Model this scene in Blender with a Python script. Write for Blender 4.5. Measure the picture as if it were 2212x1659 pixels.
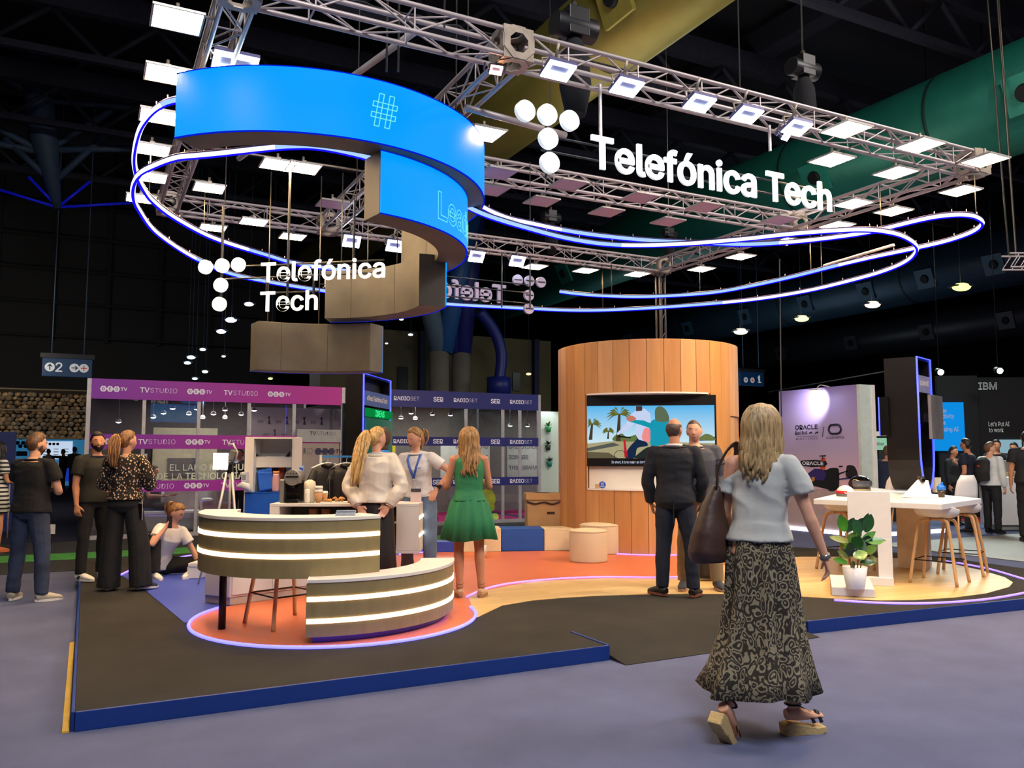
import bpy, bmesh, math, random
from math import sin, cos, pi, radians, degrees, atan2, sqrt, hypot
from mathutils import Vector, Matrix, noise as mnoise
random.seed(7)
SC = bpy.context.scene
for o in list(bpy.data.objects): bpy.data.objects.remove(o)
# ---------------------------------------------------------------- camera
FPX, CX, CY = 1790.0, 1106.0, 829.5
PITCH, YAW, EYE = radians(4.85), radians(27.1), 1.5
_f0 = Vector((sin(YAW), cos(YAW), 0)); RT = Vector((cos(YAW), -sin(YAW), 0))
FW = (_f0 * cos(PITCH) + Vector((0, 0, sin(PITCH)))).normalized(); UP = RT.cross(FW)
CAMP = Vector((0, 0, EYE))
cam = bpy.data.objects.new('camera', bpy.data.cameras.new('camera')); SC.collection.objects.link(cam)
cam.data.sensor_fit = 'HORIZONTAL'; cam.data.sensor_width = 36.0; cam.data.lens = 36.0 * FPX / 2212.0
cam.data.clip_end = 300
cam.matrix_world = Matrix((( RT.x, UP.x, -FW.x, 0), (RT.y, UP.y, -FW.y, 0), (RT.z, UP.z, -FW.z, EYE), (0, 0, 0, 1)))
SC.camera = cam
# measuring helpers: where a sight line meets a real plane of the hall
def ray(x, y): return FW + RT * ((x - CX) / FPX) + UP * ((CY - y) / FPX)
def at_z(x, y, z): r = ray(x, y); return CAMP + r * ((z - EYE) / r.z)
def at_y(x, y, Y): r = ray(x, y); return CAMP + r * (Y / r.y)
def at_x(x, y, X): r = ray(x, y); return CAMP + r * (X / r.x)
def at_d(x, y, d): r = ray(x, y); return CAMP + r * (d / r.dot(_f0))
# ---------------------------------------------------------------- world, exposure
SC.view_settings.view_transform = 'Standard'; SC.view_settings.look = 'None'
SC.view_settings.exposure = 0.0; SC.view_settings.gamma = 1.0; SC.view_settings.use_curve_mapping = False
w = bpy.data.worlds.new('hall air'); SC.world = w; w.use_nodes = True
w.node_tree.nodes['Background'].inputs[0].default_value = (0.010, 0.014, 0.030, 1)
w.node_tree.nodes['Background'].inputs[1].default_value = 1.0
SC.cycles.max_bounces = 5; SC.cycles.diffuse_bounces = 3; SC.cycles.glossy_bounces = 3
SC.cycles.transparent_max_bounces = 12; SC.cycles.transmission_bounces = 4
SC.cycles.caustics_reflective = False; SC.cycles.caustics_refractive = False
SC.cycles.sample_clamp_indirect = 4.0; SC.cycles.use_denoising = True
def lamp(name, loc, aim, size, power, col=(1, 1, 1), kind='AREA', sy=None, spot=60, blend=.5):
    d = bpy.data.lights.new(name, kind); d.energy = power; d.color = col
    if kind == 'AREA':
        d.shape = 'RECTANGLE' if sy else 'SQUARE'; d.size = size
        if sy: d.size_y = sy
    elif kind == 'SPOT':
        d.spot_size = radians(spot); d.spot_blend = blend; d.shadow_soft_size = size
    else: d.shadow_soft_size = size
    o = bpy.data.objects.new(name, d); SC.collection.objects.link(o); o.location = loc
    v = Vector(aim) - Vector(loc); o.rotation_euler = v.to_track_quat('-Z', 'Y').to_euler(); return o
# added fill lights, unseen: aisle, neighbouring stands, gabion wall, and upward at the roof
lamp('hall_fill', (1.0, -1.5, 9.0), (4, 5, 0), 4.0, 760, (.96, .95, 1.0))
lamp('hall_fill', (11.0, 1.0, 9.0), (9, 4, 0), 3.0, 760, (1.0, .90, .86))
lamp('hall_fill', (6.0, 19.5, 4.6), (6, 16, 0), 5.0, 60, (1, .95, .85), sy=1.0)
lamp('hall_fill', (19, 14, 6.5), (17, 13, 0), 3.0, 420, (.85, 1, .98))
lamp('hall_fill', (-3.5, 14, 7.5), (-2, 12, 0), 3.0, 90, (1, .92, .8))
lamp('hall_fill', (-3, 23.0, 4.6), (-3, 27, 3.0), 3.0, 110, (1, .88, .7)); lamp('hall_fill', (20, 24, 3.2), (22, 24, 9), 8.0, 130, (.75, .9, 1)); lamp('hall_fill', (9, 10, 4.9), (10, 9, 9), 5.0, 120, (1, .93, .85))  # added washer for the gabion stones, then two upward fills for roof and ducts
# ---------------------------------------------------------------- materials
def lin(c):
    return tuple(((v / 255) / 12.92 if v <= 10 else (((v / 255) + .055) / 1.055) ** 2.4) for v in c) + (1,)
_mats = {}
def M(name, col, rough=.6, metal=0, n=.08, ns=9, bump=0, bs=60, stretch=(1, 1, 1), emit=None, es=0, alpha=1, spec=.5, sheen=0, coat=0):
    key = (name, col, rough, metal, n, ns, bump, stretch, emit, es, alpha)
    if key in _mats: return _mats[key]
    m = bpy.data.materials.new(name); m.use_nodes = True; nt = m.node_tree; b = nt.nodes['Principled BSDF']
    b.inputs['Roughness'].default_value = rough; b.inputs['Metallic'].default_value = metal
    b.inputs['Specular IOR Level'].default_value = spec
    if sheen: b.inputs['Sheen Weight'].default_value = sheen
    if coat: b.inputs['Coat Weight'].default_value = coat
    if emit:
        b.inputs['Emission Color'].default_value = lin(emit); b.inputs['Emission Strength'].default_value = es
    b.inputs['Alpha'].default_value = alpha
    tc = nt.nodes.new('ShaderNodeTexCoord'); mp = nt.nodes.new('ShaderNodeMapping'); mp.inputs['Scale'].default_value = stretch
    nt.links.new(tc.outputs['Object'], mp.inputs[0])
    c = lin(col)
    if n:
        t = nt.nodes.new('ShaderNodeTexNoise'); t.inputs['Scale'].default_value = ns; t.inputs['Detail'].default_value = 4
        nt.links.new(mp.outputs[0], t.inputs['Vector'])
        r = nt.nodes.new('ShaderNodeValToRGB'); r.color_ramp.elements[0].position = .3; r.color_ramp.elements[1].position = .7
        r.color_ramp.elements[0].color = tuple(v * (1 - n) for v in c[:3]) + (1,)
        r.color_ramp.elements[1].color = tuple(min(1, v * (1 + n)) for v in c[:3]) + (1,)
        nt.links.new(t.outputs['Fac'], r.inputs[0]); nt.links.new(r.outputs[0], b.inputs['Base Color'])
    else: b.inputs['Base Color'].default_value = c
    if bump:
        t2 = nt.nodes.new('ShaderNodeTexNoise'); t2.inputs['Scale'].default_value = bs; t2.inputs['Detail'].default_value = 3
        nt.links.new(mp.outputs[0], t2.inputs['Vector'])
        bp = nt.nodes.new('ShaderNodeBump'); bp.inputs['Strength'].default_value = bump; bp.inputs['Distance'].default_value = .02
        nt.links.new(t2.outputs['Fac'], bp.inputs['Height']); nt.links.new(bp.outputs[0], b.inputs['Normal'])
    _mats[key] = m; return m
def E(name, col, s=1.0):
    key = (name, col, s)
    if key in _mats: return _mats[key]
    m = bpy.data.materials.new(name); m.use_nodes = True; nt = m.node_tree; nt.nodes.clear()
    o = nt.nodes.new('ShaderNodeOutputMaterial'); e = nt.nodes.new('ShaderNodeEmission')
    e.inputs[0].default_value = lin(col); e.inputs[1].default_value = s; nt.links.new(e.outputs[0], o.inputs[0])
    _mats[key] = m; return m
def node(nt, t, **kw):
    n = nt.nodes.new(t)
    for k, v in kw.items():
        if k.startswith('i_'): n.inputs[int(k[2:]) if k[2:].isdigit() else k[2:].replace('_', ' ')].default_value = v
        else: setattr(n, k, v)
    return n
def ramp(nt, stops, interp='LINEAR'):
    r = nt.nodes.new('ShaderNodeValToRGB'); cr = r.color_ramp; cr.interpolation = interp
    while len(cr.elements) > 1: cr.elements.remove(cr.elements[-1])
    cr.elements[0].position = stops[0][0]; cr.elements[0].color = lin(stops[0][1])
    for p, c in stops[1:]:
        e = cr.elements.new(p); e.color = lin(c)
    return r
def base(name, rough=.6, metal=0):
    m = bpy.data.materials.new(name); m.use_nodes = True; nt = m.node_tree; b = nt.nodes['Principled BSDF']
    b.inputs['Roughness'].default_value = rough; b.inputs['Metallic'].default_value = metal
    tc = nt.nodes.new('ShaderNodeTexCoord'); mp = nt.nodes.new('ShaderNodeMapping'); nt.links.new(tc.outputs['Object'], mp.inputs[0])
    return m, nt, b, mp
def glass(name, tint=(235, 240, 245), refl=1.0, op=.0):
    m = bpy.data.materials.new(name); m.use_nodes = True; nt = m.node_tree; nt.nodes.clear(); L = nt.links.new
    o = nt.nodes.new('ShaderNodeOutputMaterial'); tr = node(nt, 'ShaderNodeBsdfTransparent'); tr.inputs[0].default_value = lin(tint)
    gl = node(nt, 'ShaderNodeBsdfGlossy'); gl.inputs['Roughness'].default_value = .02
    fr = node(nt, 'ShaderNodeFresnel'); fr.inputs[0].default_value = 1.5 + .35 * refl
    mx = nt.nodes.new('ShaderNodeMixShader'); L(fr.outputs[0], mx.inputs[0]); L(tr.outputs[0], mx.inputs[1]); L(gl.outputs[0], mx.inputs[2])
    L(mx.outputs[0], o.inputs[0]); return m
# ---------------------------------------------------------------- mesh builder
class MB:
    def __init__(s): s.v = []; s.f = []; s.sm = []; s.mi = []; s.cur = 0
    def add(s, vs, fs, smooth=False):
        o = len(s.v); s.v += [Vector(p) for p in vs]
        for f in fs: s.f.append(tuple(i + o for i in f)); s.sm.append(smooth); s.mi.append(s.cur)
        return s
    def box(s, c, d, rz=0, R=None):
        x, y, z = d[0] / 2, d[1] / 2, d[2] / 2
        R = R or Matrix.Rotation(rz, 3, 'Z'); c = Vector(c)
        P = [c + R @ Vector((a * x, b * y, e * z)) for a in (-1, 1) for b in (-1, 1) for e in (-1, 1)]
        return s.add(P, [(0, 1, 3, 2), (4, 6, 7, 5), (0, 4, 5, 1), (2, 3, 7, 6), (0, 2, 6, 4), (1, 5, 7, 3)])
    def b2(s, lo, hi):
        return s.box([(a + b) / 2 for a, b in zip(lo, hi)], [b - a for a, b in zip(lo, hi)])
    def quad(s, a, b, c, d): return s.add([a, b, c, d], [(0, 1, 2, 3)])
    def cyl(s, p0, p1, r0, r1=None, n=12, caps=True, smooth=True):
        r1 = r0 if r1 is None else r1
        return s.sweep([p0, p1], [r0, r1], n, caps, smooth)
    def sweep(s, pts, rads, n=10, caps=True, smooth=True, closed=False, ell=1.0, up=None):
        pts = [Vector(p) for p in pts]; m = len(pts)
        if not hasattr(rads, '__len__'): rads = [rads] * m
        T = []
        for i in range(m):
            if closed: t = pts[(i + 1) % m] - pts[i - 1]
            else: t = pts[min(i + 1, m - 1)] - pts[max(i - 1, 0)]
            T.append(t.normalized() if t.length > 1e-9 else Vector((0, 0, 1)))
        u = Vector(up) if up else (Vector((0, 0, 1)) if abs(T[0].z) < .9 else Vector((0, 1, 0)))
        vs = []; fs = []
        for i in range(m):
            t = T[i]; u = (u - t * u.dot(t))
            if u.length < 1e-6: u = t.orthogonal()
            u.normalize(); w_ = t.cross(u)
            r = rads[i]; ra, rb = (r if hasattr(r, '__len__') else (r * ell, r))
            for k in range(n):
                a = 2 * pi * k / n; vs.append(pts[i] + w_ * (cos(a) * ra) + u * (sin(a) * rb))
        for i in range(m if closed else m - 1):
            j = (i + 1) % m
            for k in range(n):
                k2 = (k + 1) % n; fs.append((i * n + k, i * n + k2, j * n + k2, j * n + k))
        s.add(vs, fs, smooth)
        if caps and not closed:
            o = len(s.v) - len(vs)
            s.f.append(tuple(o + k for k in range(n))[::-1]); s.sm.append(False); s.mi.append(s.cur)
            s.f.append(tuple(o + (m - 1) * n + k for k in range(n))); s.sm.append(False); s.mi.append(s.cur)
        return s
    def lathe(s, prof, c=(0, 0, 0), n=24, smooth=True, sx=1, sy=1):
        vs = []; fs = []; c = Vector(c); m = len(prof)
        for r, z in prof:
            for k in range(n):
                a = 2 * pi * k / n; vs.append(c + Vector((r * cos(a) * sx, r * sin(a) * sy, z)))
        for i in range(m - 1):
            for k in range(n):
                k2 = (k + 1) % n; fs.append((i * n + k, i * n + k2, (i + 1) * n + k2, (i + 1) * n + k))
        s.add(vs, fs, smooth); o = len(s.v) - len(vs)
        if prof[0][0] > 1e-6: s.f.append(tuple(o + k for k in range(n))[::-1]); s.sm.append(False); s.mi.append(s.cur)
        if prof[-1][0] > 1e-6: s.f.append(tuple(o + (m - 1) * n + k for k in range(n))); s.sm.append(False); s.mi.append(s.cur)
        return s
    def ball(s, c, r, n=12, m=8, R=None):
        r = r if hasattr(r, '__len__') else (r, r, r); c = Vector(c); vs = []; fs = []
        for i in range(m + 1):
            t = pi * i / m
            for k in range(n):
                a = 2 * pi * k / n; p = Vector((r[0] * sin(t) * cos(a), r[1] * sin(t) * sin(a), r[2] * cos(t)))
                vs.append(c + (R @ p if R else p))
        for i in range(m):
            for k in range(n):
                k2 = (k + 1) % n; fs.append((i * n + k, (i + 1) * n + k, (i + 1) * n + k2, i * n + k2))
        return s.add(vs, fs, True)
    def prism(s, poly, z0, z1, smooth=False):
        n = len(poly); vs = [(x, y, z0) for x, y in poly] + [(x, y, z1) for x, y in poly]
        fs = [tuple(range(n))[::-1], tuple(range(n, 2 * n))] + [(i, (i + 1) % n, n + (i + 1) % n, n + i) for i in range(n)]
        return s.add(vs, fs, smooth)
    def plate(s, poly, o, ux, uy, th):
        """2-D outline extruded: o origin, ux, uy plane axes, th thickness vector"""
        o, ux, uy, th = Vector(o), Vector(ux), Vector(uy), Vector(th); n = len(poly)
        A = [o + ux * a + uy * b for a, b in poly]; vs = A + [p + th for p in A]
        fs = [tuple(range(n)), tuple(range(n, 2 * n))[::-1]] + [(i, n + i, n + (i + 1) % n, (i + 1) % n) for i in range(n)]
        return s.add(vs, fs)
    def arc(s, c, r0, r1, a0, a1, z0, z1, n=32):
        """curved wall segment, angles in degrees"""
        vs = []; fs = []
        for i in range(n + 1):
            a = radians(a0 + (a1 - a0) * i / n); C_, S_ = cos(a), sin(a)
            vs += [(c[0] + r0 * C_, c[1] + r0 * S_, z0), (c[0] + r1 * C_, c[1] + r1 * S_, z0), (c[0] + r1 * C_, c[1] + r1 * S_, z1), (c[0] + r0 * C_, c[1] + r0 * S_, z1)]
        for i in range(n):
            p, q = i * 4, i * 4 + 4
            for k in range(4):
                k2 = (k + 1) % 4; fs.append((p + k, p + k2, q + k2, q + k) if a1 < a0 else (p + k, q + k, q + k2, p + k2))
        fs += [(0, 1, 2, 3), (n * 4, n * 4 + 3, n * 4 + 2, n * 4 + 1)]
        return s.add(vs, fs)
    def mesh(s, name):
        me = bpy.data.meshes.new(name); me.from_pydata([tuple(p) for p in s.v], [], s.f)
        me.polygons.foreach_set('use_smooth', s.sm); me.polygons.foreach_set('material_index', s.mi); me.update(); return me
def link(o, parent=None):
    SC.collection.objects.link(o)
    if parent: o.parent = parent
    return o
def bevel(o, w=.006, seg=2):
    b = o.modifiers.new('bevel', 'BEVEL'); b.width = w; b.segments = seg; b.limit_method = 'ANGLE'; b.angle_limit = radians(40); return o
def part(name, mb, mat, parent=None, bv=0, label=None):
    me = mb.mesh(name) if isinstance(mb, MB) else mb
    if not len(me.materials):
        for m_ in (mat if isinstance(mat, (list, tuple)) else [mat]): me.materials.append(m_)
    o = bpy.data.objects.new(name, me); link(o, parent)
    if bv: bevel(o, bv)
    if label: o['label'] = label
    return o
def thing(name, label, cat, loc=(0, 0, 0), rz=0, group=None):
    o = bpy.data.objects.new(name, None); o.empty_display_size = .1; link(o)
    o.location = loc; o.rotation_euler = (0, 0, rz); o['label'] = label; o['category'] = cat
    if group: o['group'] = group
    return o
def tag(o, label, cat, group=None, loc=None):
    o['label'] = label; o['category'] = cat
    if group: o['group'] = group
    if loc is not None: o.location = loc
    return o
def struct(name, mb, mat, parent=None, bv=0):
    o = part(name, mb, mat, parent, bv)
    if not parent: o['kind'] = 'structure'
    return o
def dup(o, parent=None):
    c = o.copy(); SC.collection.objects.link(c); c.parent = parent
    for ch in list(o.children): dup(ch, c)
    return c
def clone(root, loc, rz, label):
    c = dup(root); c.location = loc; c.rotation_euler = (0, 0, rz); c['label'] = label; return c
_fc = {}; JUNK = []
FONT = None
try: FONT = bpy.data.fonts.load(bpy.utils.resource_path('LOCAL') + '/datafiles/fonts/Inter.woff2')   # the typeface Blender ships with
except Exception: pass
def face_of(cu):
    if FONT: cu.font = FONT
WS = bpy.data.scenes.new('workbench')                    # holds one object at a time while it is converted to a mesh
def evalmesh(o):
    for q_ in list(WS.collection.objects): WS.collection.objects.unlink(q_)
    WS.collection.objects.link(o); vl = WS.view_layers[0]; vl.update(); me = bpy.data.meshes.new_from_object(o.evaluated_get(vl.depsgraph)); return me
FK = [1.0]
def text_geo(s, size=1, bold=0, ext=0, align='CENTER', sp=1.0, shear=0, res=3):
    size = size * FK[0]; bold = min(bold, .018)
    key = (s, size, bold, ext, align, sp, shear)
    if key in _fc: return _fc[key]
    cu = bpy.data.curves.new('t', 'FONT'); cu.body = s; cu.size = size; cu.offset = bold * size; cu.extrude = ext
    face_of(cu); cu.align_x = align; cu.align_y = 'BOTTOM_BASELINE'; cu.space_character = sp; cu.shear = shear; cu.resolution_u = res
    o = bpy.data.objects.new('t', cu); me = evalmesh(o)
    r = ([v.co.copy() for v in me.vertices], [tuple(p.vertices) for p in me.polygons])
    JUNK.extend((o, cu, me)); _fc[key] = r; return r
_h = text_geo('T', 1.0); FK[0] = .72 / max(p.y for p in _h[0]); _fc.clear()
def text(mb, s, o, ux, uy, size, bold=0, ext=0, align='CENTER', sp=1.0, xs=1.0, shear=0, lift=None):
    """lettering laid in the plane ux, uy starting at o"""
    v, f = text_geo(s, size, bold, ext, align, sp, shear); o, ux, uy = Vector(o), Vector(ux), Vector(uy); nz = ux.cross(uy)
    return mb.add([o + ux * (p.x * xs) + uy * p.y + nz * p.z for p in v], f)
X3, Y3, Z3 = Vector((1, 0, 0)), Vector((0, 1, 0)), Vector((0, 0, 1))
def smooth_path(pts, per=8, closed=False):
    P = [Vector(p) for p in pts]; out = []; n = len(P); rng = n if closed else n - 1
    for i in range(rng):
        p0 = P[(i - 1) % n] if closed or i > 0 else P[0]; p1 = P[i]; p2 = P[(i + 1) % n]
        p3 = P[(i + 2) % n] if closed or i + 2 < n else P[-1]
        for k in range(per):
            t = k / per
            out.append(.5 * ((2 * p1) + (p2 - p0) * t + (2 * p0 - 5 * p1 + 4 * p2 - p3) * t * t + (3 * p1 - p0 - 3 * p2 + p3) * t ** 3))
    if not closed: out.append(P[-1])
    return out
# ================================================================ the hall
PZ = 0.10                                    # top of the stand's platform
carpet = M('aisle_carpet', (94, 100, 130), .95, n=.10, ns=2.2, bump=.25, bs=220, spec=.15)
black_carpet = M('charcoal_carpet', (58, 56, 52), .97, n=.16, ns=1.6, bump=.35, bs=240, spec=.1)
dark_wall = M('dark_hall_wall', (20, 23, 30), .9, n=.3, ns=.5)
steel_blue = M('blue_painted_steel', (40, 62, 98), .55, n=.15, ns=2)
struct('floor', MB().b2((-30, -8, -.1), (45, 60, 0)), carpet)
struct('floor_strip', MB().b2((-9, 12.25, .001), (9.6, 16.42, .006)), M('dark_aisle_carpet', (40, 40, 38), .95, n=.15, ns=2, bump=.2))
struct('floor_green_strip', MB().b2((-9, 13.55, .006), (9.2, 14.4, .010)), M('green_floor_tape', (70, 150, 60), .8, n=.15, ns=4))
struct('floor_left_stand', MB().b2((-24, 16.5, .006), (-.1, 46, .012)), M('navy_stand_carpet', (30, 34, 62), .95, n=.15, ns=2, bump=.2))
struct('floor_right_stand', MB().b2((11.7, 5.0, .004), (17.6, 9.7, .012)), M('grey_stand_floor', (150, 152, 146), .6, n=.08, ns=1))
struct('floor_far_right', MB().b2((17.6, 4.0, .004), (28, 13.6, .010)), M('red_carpet', (176, 30, 34), .9, n=.1, ns=3))
struct('ceiling', MB().b2((-30, -8, 12), (45, 60, 12.2)), M('dark_ceiling', (20, 22, 30), .9, n=.35, ns=.3))
struct('wall_back', MB().b2((-30, 56, 0), (45, 56.2, 12)), dark_wall)
struct('wall_left', MB().b2((-30.2, -8, 0), (-30, 60, 12)), dark_wall)
struct('wall_right', MB().b2((45, -8, 0), (45.2, 60, 12)), dark_wall)
# dark facade grid of the far left wall
g = MB()
for i in range(12): g.b2((-14 + i * 1.6, 30.6, 5.2), (-13.9 + i * 1.6, 30.75, 11.8))
for k in range(6): g.b2((-16, 30.55, 5.3 + k * 1.1), (5.5, 30.6, 5.38 + k * 1.1))
struct('trim_facade_grid', g, M('facade_mullion', (14, 15, 19), .9))
struct('wall_facade', MB().b2((-20, 30.8, 3.6), (6, 31, 12)), M('facade_glass_dark', (5, 6, 10), .8, n=.4, ns=.6))
# roof beams: long lattice purlins fading into the dark
g = MB()
for k in range(7):
    y = 6 + k * 4.2
    g.b2((-12, y, 10.6), (40, y + .25, 11.1)); g.b2((-12, y + .05, 9.6), (40, y + .2, 9.75))
    for i in range(26): g.cyl((-12 + i * 2, y + .12, 9.7), (-11 + i * 2, y + .12, 10.6), .06, n=5); g.cyl((-11 + i * 2, y + .12, 10.6), (-10 + i * 2, y + .12, 9.7), .06, n=5)
for x in (6, 14, 22, 30): g.b2((x, 2, 11.1), (x + .5, 34, 11.7))
struct('ceiling_beams', g, M('roof_beam', (34, 36, 50), .8, n=.2))
# concrete wall and yellow-lit recesses behind the radio booth
conc = M('grey_concrete', (104, 100, 90), .9, n=.2, ns=1.2, bump=.2, bs=12)
wy = 26.0
def wx(px, y=wy): return at_y(px, 780, y).x
g = MB(); g.b2((wx(690), wy, 0), (wx(1190), wy + .3, 5.6)); struct('wall_concrete', g, M('olive_concrete_wall', (96, 90, 62), .9, n=.25, ns=.8))
g = MB()
for a, b in ((768, 786), (902, 914), (1148, 1158)): g.b2((wx(a), wy - .25, 0), (wx(b), wy - .02, 5.6))
struct('trim_wall_posts', g, M('navy_post', (16, 24, 60), .6))
g = MB()
for a, b, t, u in ((858, 880, 792, 845), (1106, 1122, 805, 845), (668, 690, 800, 840)):
    p = at_y(a, t, wy); q = at_y(b, u, wy); g.b2((p.x, wy - .06, q.z), (q.x, wy - .01, p.z))
struct('window_slots', g, M('dark_slot', (22, 24, 28), .3))
# two pairs of concrete pillars with blue and grey steel struts rising from them
def cone_pillar(px0, px1, ytop, y, name='pillar'):
    a, b = at_y(px0, ytop, y), at_y(px1, ytop, y); r = (b.x - a.x) / 2; c = ((a.x + b.x) / 2, y + r)
    t = thing('concrete_pillar', 'round grey concrete pillar, ' + name, 'pillar', (c[0], c[1], 0))
    t['kind'] = 'structure'
    part('shaft', MB().cyl((0, 0, 0), (0, 0, a.z), r, n=24), conc, t)
    part('collar', MB().cyl((0, 0, a.z), (0, 0, a.z + .18), r * .96, n=24), steel_blue, t)
    return c, a.z, t
c1, z1, t1 = cone_pillar(937, 977, 757, 22, 'the left one behind the booth with the navy banner')
c2, z2, t2 = cone_pillar(986, 1023, 760, 22.6, 'the right one behind the booth with the navy banner')
part('strut', MB().cyl((0, 0, z1), (-1.0, 0, z1 + 4.2), .28, n=14), M('grey_strut', (88, 108, 120), .5), t1)
part('strut', MB().cyl((.1, 0, z1), (1.1, -.1, z1 + 4.8), .30, n=14), M('blue_strut', (34, 84, 140), .5), t1)
part('strut', MB().cyl((0, 0, z2), (.5, 0, z2 + 4.8), .30, n=14), M('navy_strut', (30, 36, 110), .5), t2)
part('strut', MB().cyl((-.2, 0, z2), (-.9, 0, z2 + 3.8), .22, n=14), M('navy_strut', (30, 36, 110), .5), t2)
t = thing('drain_pipe', 'bent dark blue pipe beside the right concrete pillar', 'pipe', (c2[0] + .8, 22.2, 0))
part('pipe_run', MB().sweep(smooth_path([(-.5, 0, z2 + 1.2), (.0, 0, z2 + .6), (.22, 0, z2 - .1), (.12, 0, z2 - 1.0)], 6), .17, 12), M('navy_pipe', (28, 40, 120), .45), t)
part('pipe_mouth', MB().cyl((.12, -.02, z2 - 1.25), (.12, -.02, z2 - .75), .36, n=18), M('navy_pipe', (28, 40, 120), .45), t)
# dim steel tree of struts, far left
t = thing('steel_tree', 'tall dark steel column branching into thin struts at far left', 'column', at_y(100, 760, 24))
t['kind'] = 'structure'
def loc24(x, y, Y=24): return at_y(x, y, Y) - t.location
dk = M('dim_steel', (66, 86, 108), .6, n=.2, ns=2)
part('mast', MB().sweep([loc24(40, -120), loc24(95, 300), loc24(125, 452)], [.34, .34, .1], 12), dk, t)
for a, b in (((58, 20), (-60, -80)), ((58, 20), (200, -60)), ((68, 105), (-80, 60)), ((68, 105), (330, 140)), ((75, 110), (340, 95)), ((80, 210), (-80, 110)), ((80, 215), (330, 235)), ((85, 225), (260, 60)), ((95, 330), (-40, 260)), ((95, 330), (240, 240)), ((105, 325), (330, 320)), ((95, 330), (-60, 300)), ((100, 240), (0, 130)), ((115, 395), (10, 300)), ((115, 395), (230, 290))):
    part('strut', MB().cyl(loc24(*a), loc24(*b), .09, n=6), dk, t)
bs = M('blue_lit_cable', (30, 40, 190), .4, emit=(10, 20, 200), es=.25)
for a, b in (((125, 448), (0, 410)), ((125, 448), (290, 438)), ((125, 448), (62, 382)), ((125, 448), (195, 392))):
    part('stay', MB().cyl(loc24(*a), loc24(*b), .035, n=5), bs, t)
# ---------------------------------------------------------------- ventilation ducts under the roof
def duct(name, label, X, Z, r, y0, y1, col, vents, bands):
    t = thing('air_duct', label, 'duct', (X, 0, 0)); t['kind'] = 'structure'
    m = M(name, col, .42, .35, n=.12, ns=1.2, bump=.15, bs=5)
    part('duct_body', MB().cyl((0, y0, Z), (0, y1, Z), r, n=40), m, t)
    for y in bands: part('duct_band', MB().cyl((0, y, Z), (0, y + .06, Z), r * 1.015, n=40), M('duct_seam', tuple(int(v * .5) for v in col), .6), t)
    for y, ang in vents:
        a = radians(ang); n_ = Vector((cos(a), 0, sin(a))); u = Vector((-sin(a), 0, cos(a))); c = Vector((0, y, Z)) + n_ * (r * 1.0)
        v = part('vent_plate', MB().plate([(-.34, -.34), (.34, -.34), (.34, .34), (-.34, .34)], c, Y3, u, n_ * .07), M('vent_plate', tuple(min(255, int(v_ * 1.25)) for v_ in col), .5), t)
        part('nozzle', MB().cyl(c + n_ * .05, c + n_ * .13, .17, .13, n=20), M('vent_hole', (14, 16, 18), .7), v)
    return t
duct('olive_duct_metal', 'huge yellow-olive round duct above the middle of the front truss', 7.1, 8.2, .75, 3, 34, (128, 120, 52), [(9.3, 200), (6.2, 215)], (5, 7.6, 10.4))
duct('green_duct_metal', 'huge teal-green round duct crossing the upper right', 15.2, 8.1, 1.0, 1, 40, (34, 122, 102), [(8.3, 200), (13, 205), (24, 205), (31, 205)], (6.8, 10.2, 14, 18))
duct('blue_duct_metal', 'long dim blue-grey duct low in the far right', 27, 8.0, .95, 6, 50, (50, 76, 94), [(y, 200) for y in (14, 16.5, 19, 21.5, 24.5, 28, 32, 37)], (15, 20, 26, 33))
duct('dark_duct_metal', 'faint dark duct with small vents behind the blue-grey one', 33, 7.0, .8, 8, 55, (60, 62, 68), [(y, 195) for y in (17, 20, 23.5, 27.5, 32, 37, 42)], (19, 27))
# ================================================================ the stand platform
def pz(pts, z=PZ): return [(p.x, p.y) for p in (at_z(x, y, z) for x, y in pts)]
g = MB()
plat = [(0, 5.22), (3.46, 5.22), (3.46, 5.75), (5.44, 5.75), (5.44, 5.2), (8.4, 5.02), (9.9, 5.3), (10.35, 6.35), (10.55, 7.95), (8.9, 10.5), (9.4, 12.2), (0, 12.42)]
g.prism(plat, 0, PZ - .002)
plat_o = struct('platform', g, black_carpet)
blue_fascia = M('blue_fascia', (12, 52, 128), .45, n=.06, ns=3)
def fascia(a, b, name='fascia'):
    a, b = Vector(a + (0,)), Vector(b + (0,)); u = (b - a).normalized(); n_ = Vector((u.y, -u.x, 0))
    part(name, MB().plate([(0, 0), ((b - a).length, 0), ((b - a).length, PZ + .006), (0, PZ + .006)], a + n_ * .002, u, Z3, n_ * .018), blue_fascia, plat_o, bv=.003)
fascia((0, 5.22), (3.46, 5.22)); fascia((5.44, 5.2), (8.4, 5.02)); fascia((8.4, 5.02), (9.9, 5.3)); fascia((0, 12.42), (0, 5.22)); fascia((3.46, 5.22), (3.46, 5.75)); fascia((5.44, 5.75), (5.44, 5.2))
part('ramp', MB().add([(3.48, 5.75, PZ), (5.42, 5.75, PZ), (5.42, 5.04, .004), (3.48, 5.02, .004), (3.48, 5.75, 0), (5.42, 5.75, 0)], [(0, 3, 2, 1), (0, 4, 3), (1, 2, 5)]), black_carpet, plat_o)
part('edge_tape', MB().b2((-.06, 5.2, .001), (-.026, 7.6, .012)), M('yellow_tape', (205, 168, 70), .6, n=.1), plat_o)
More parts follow.
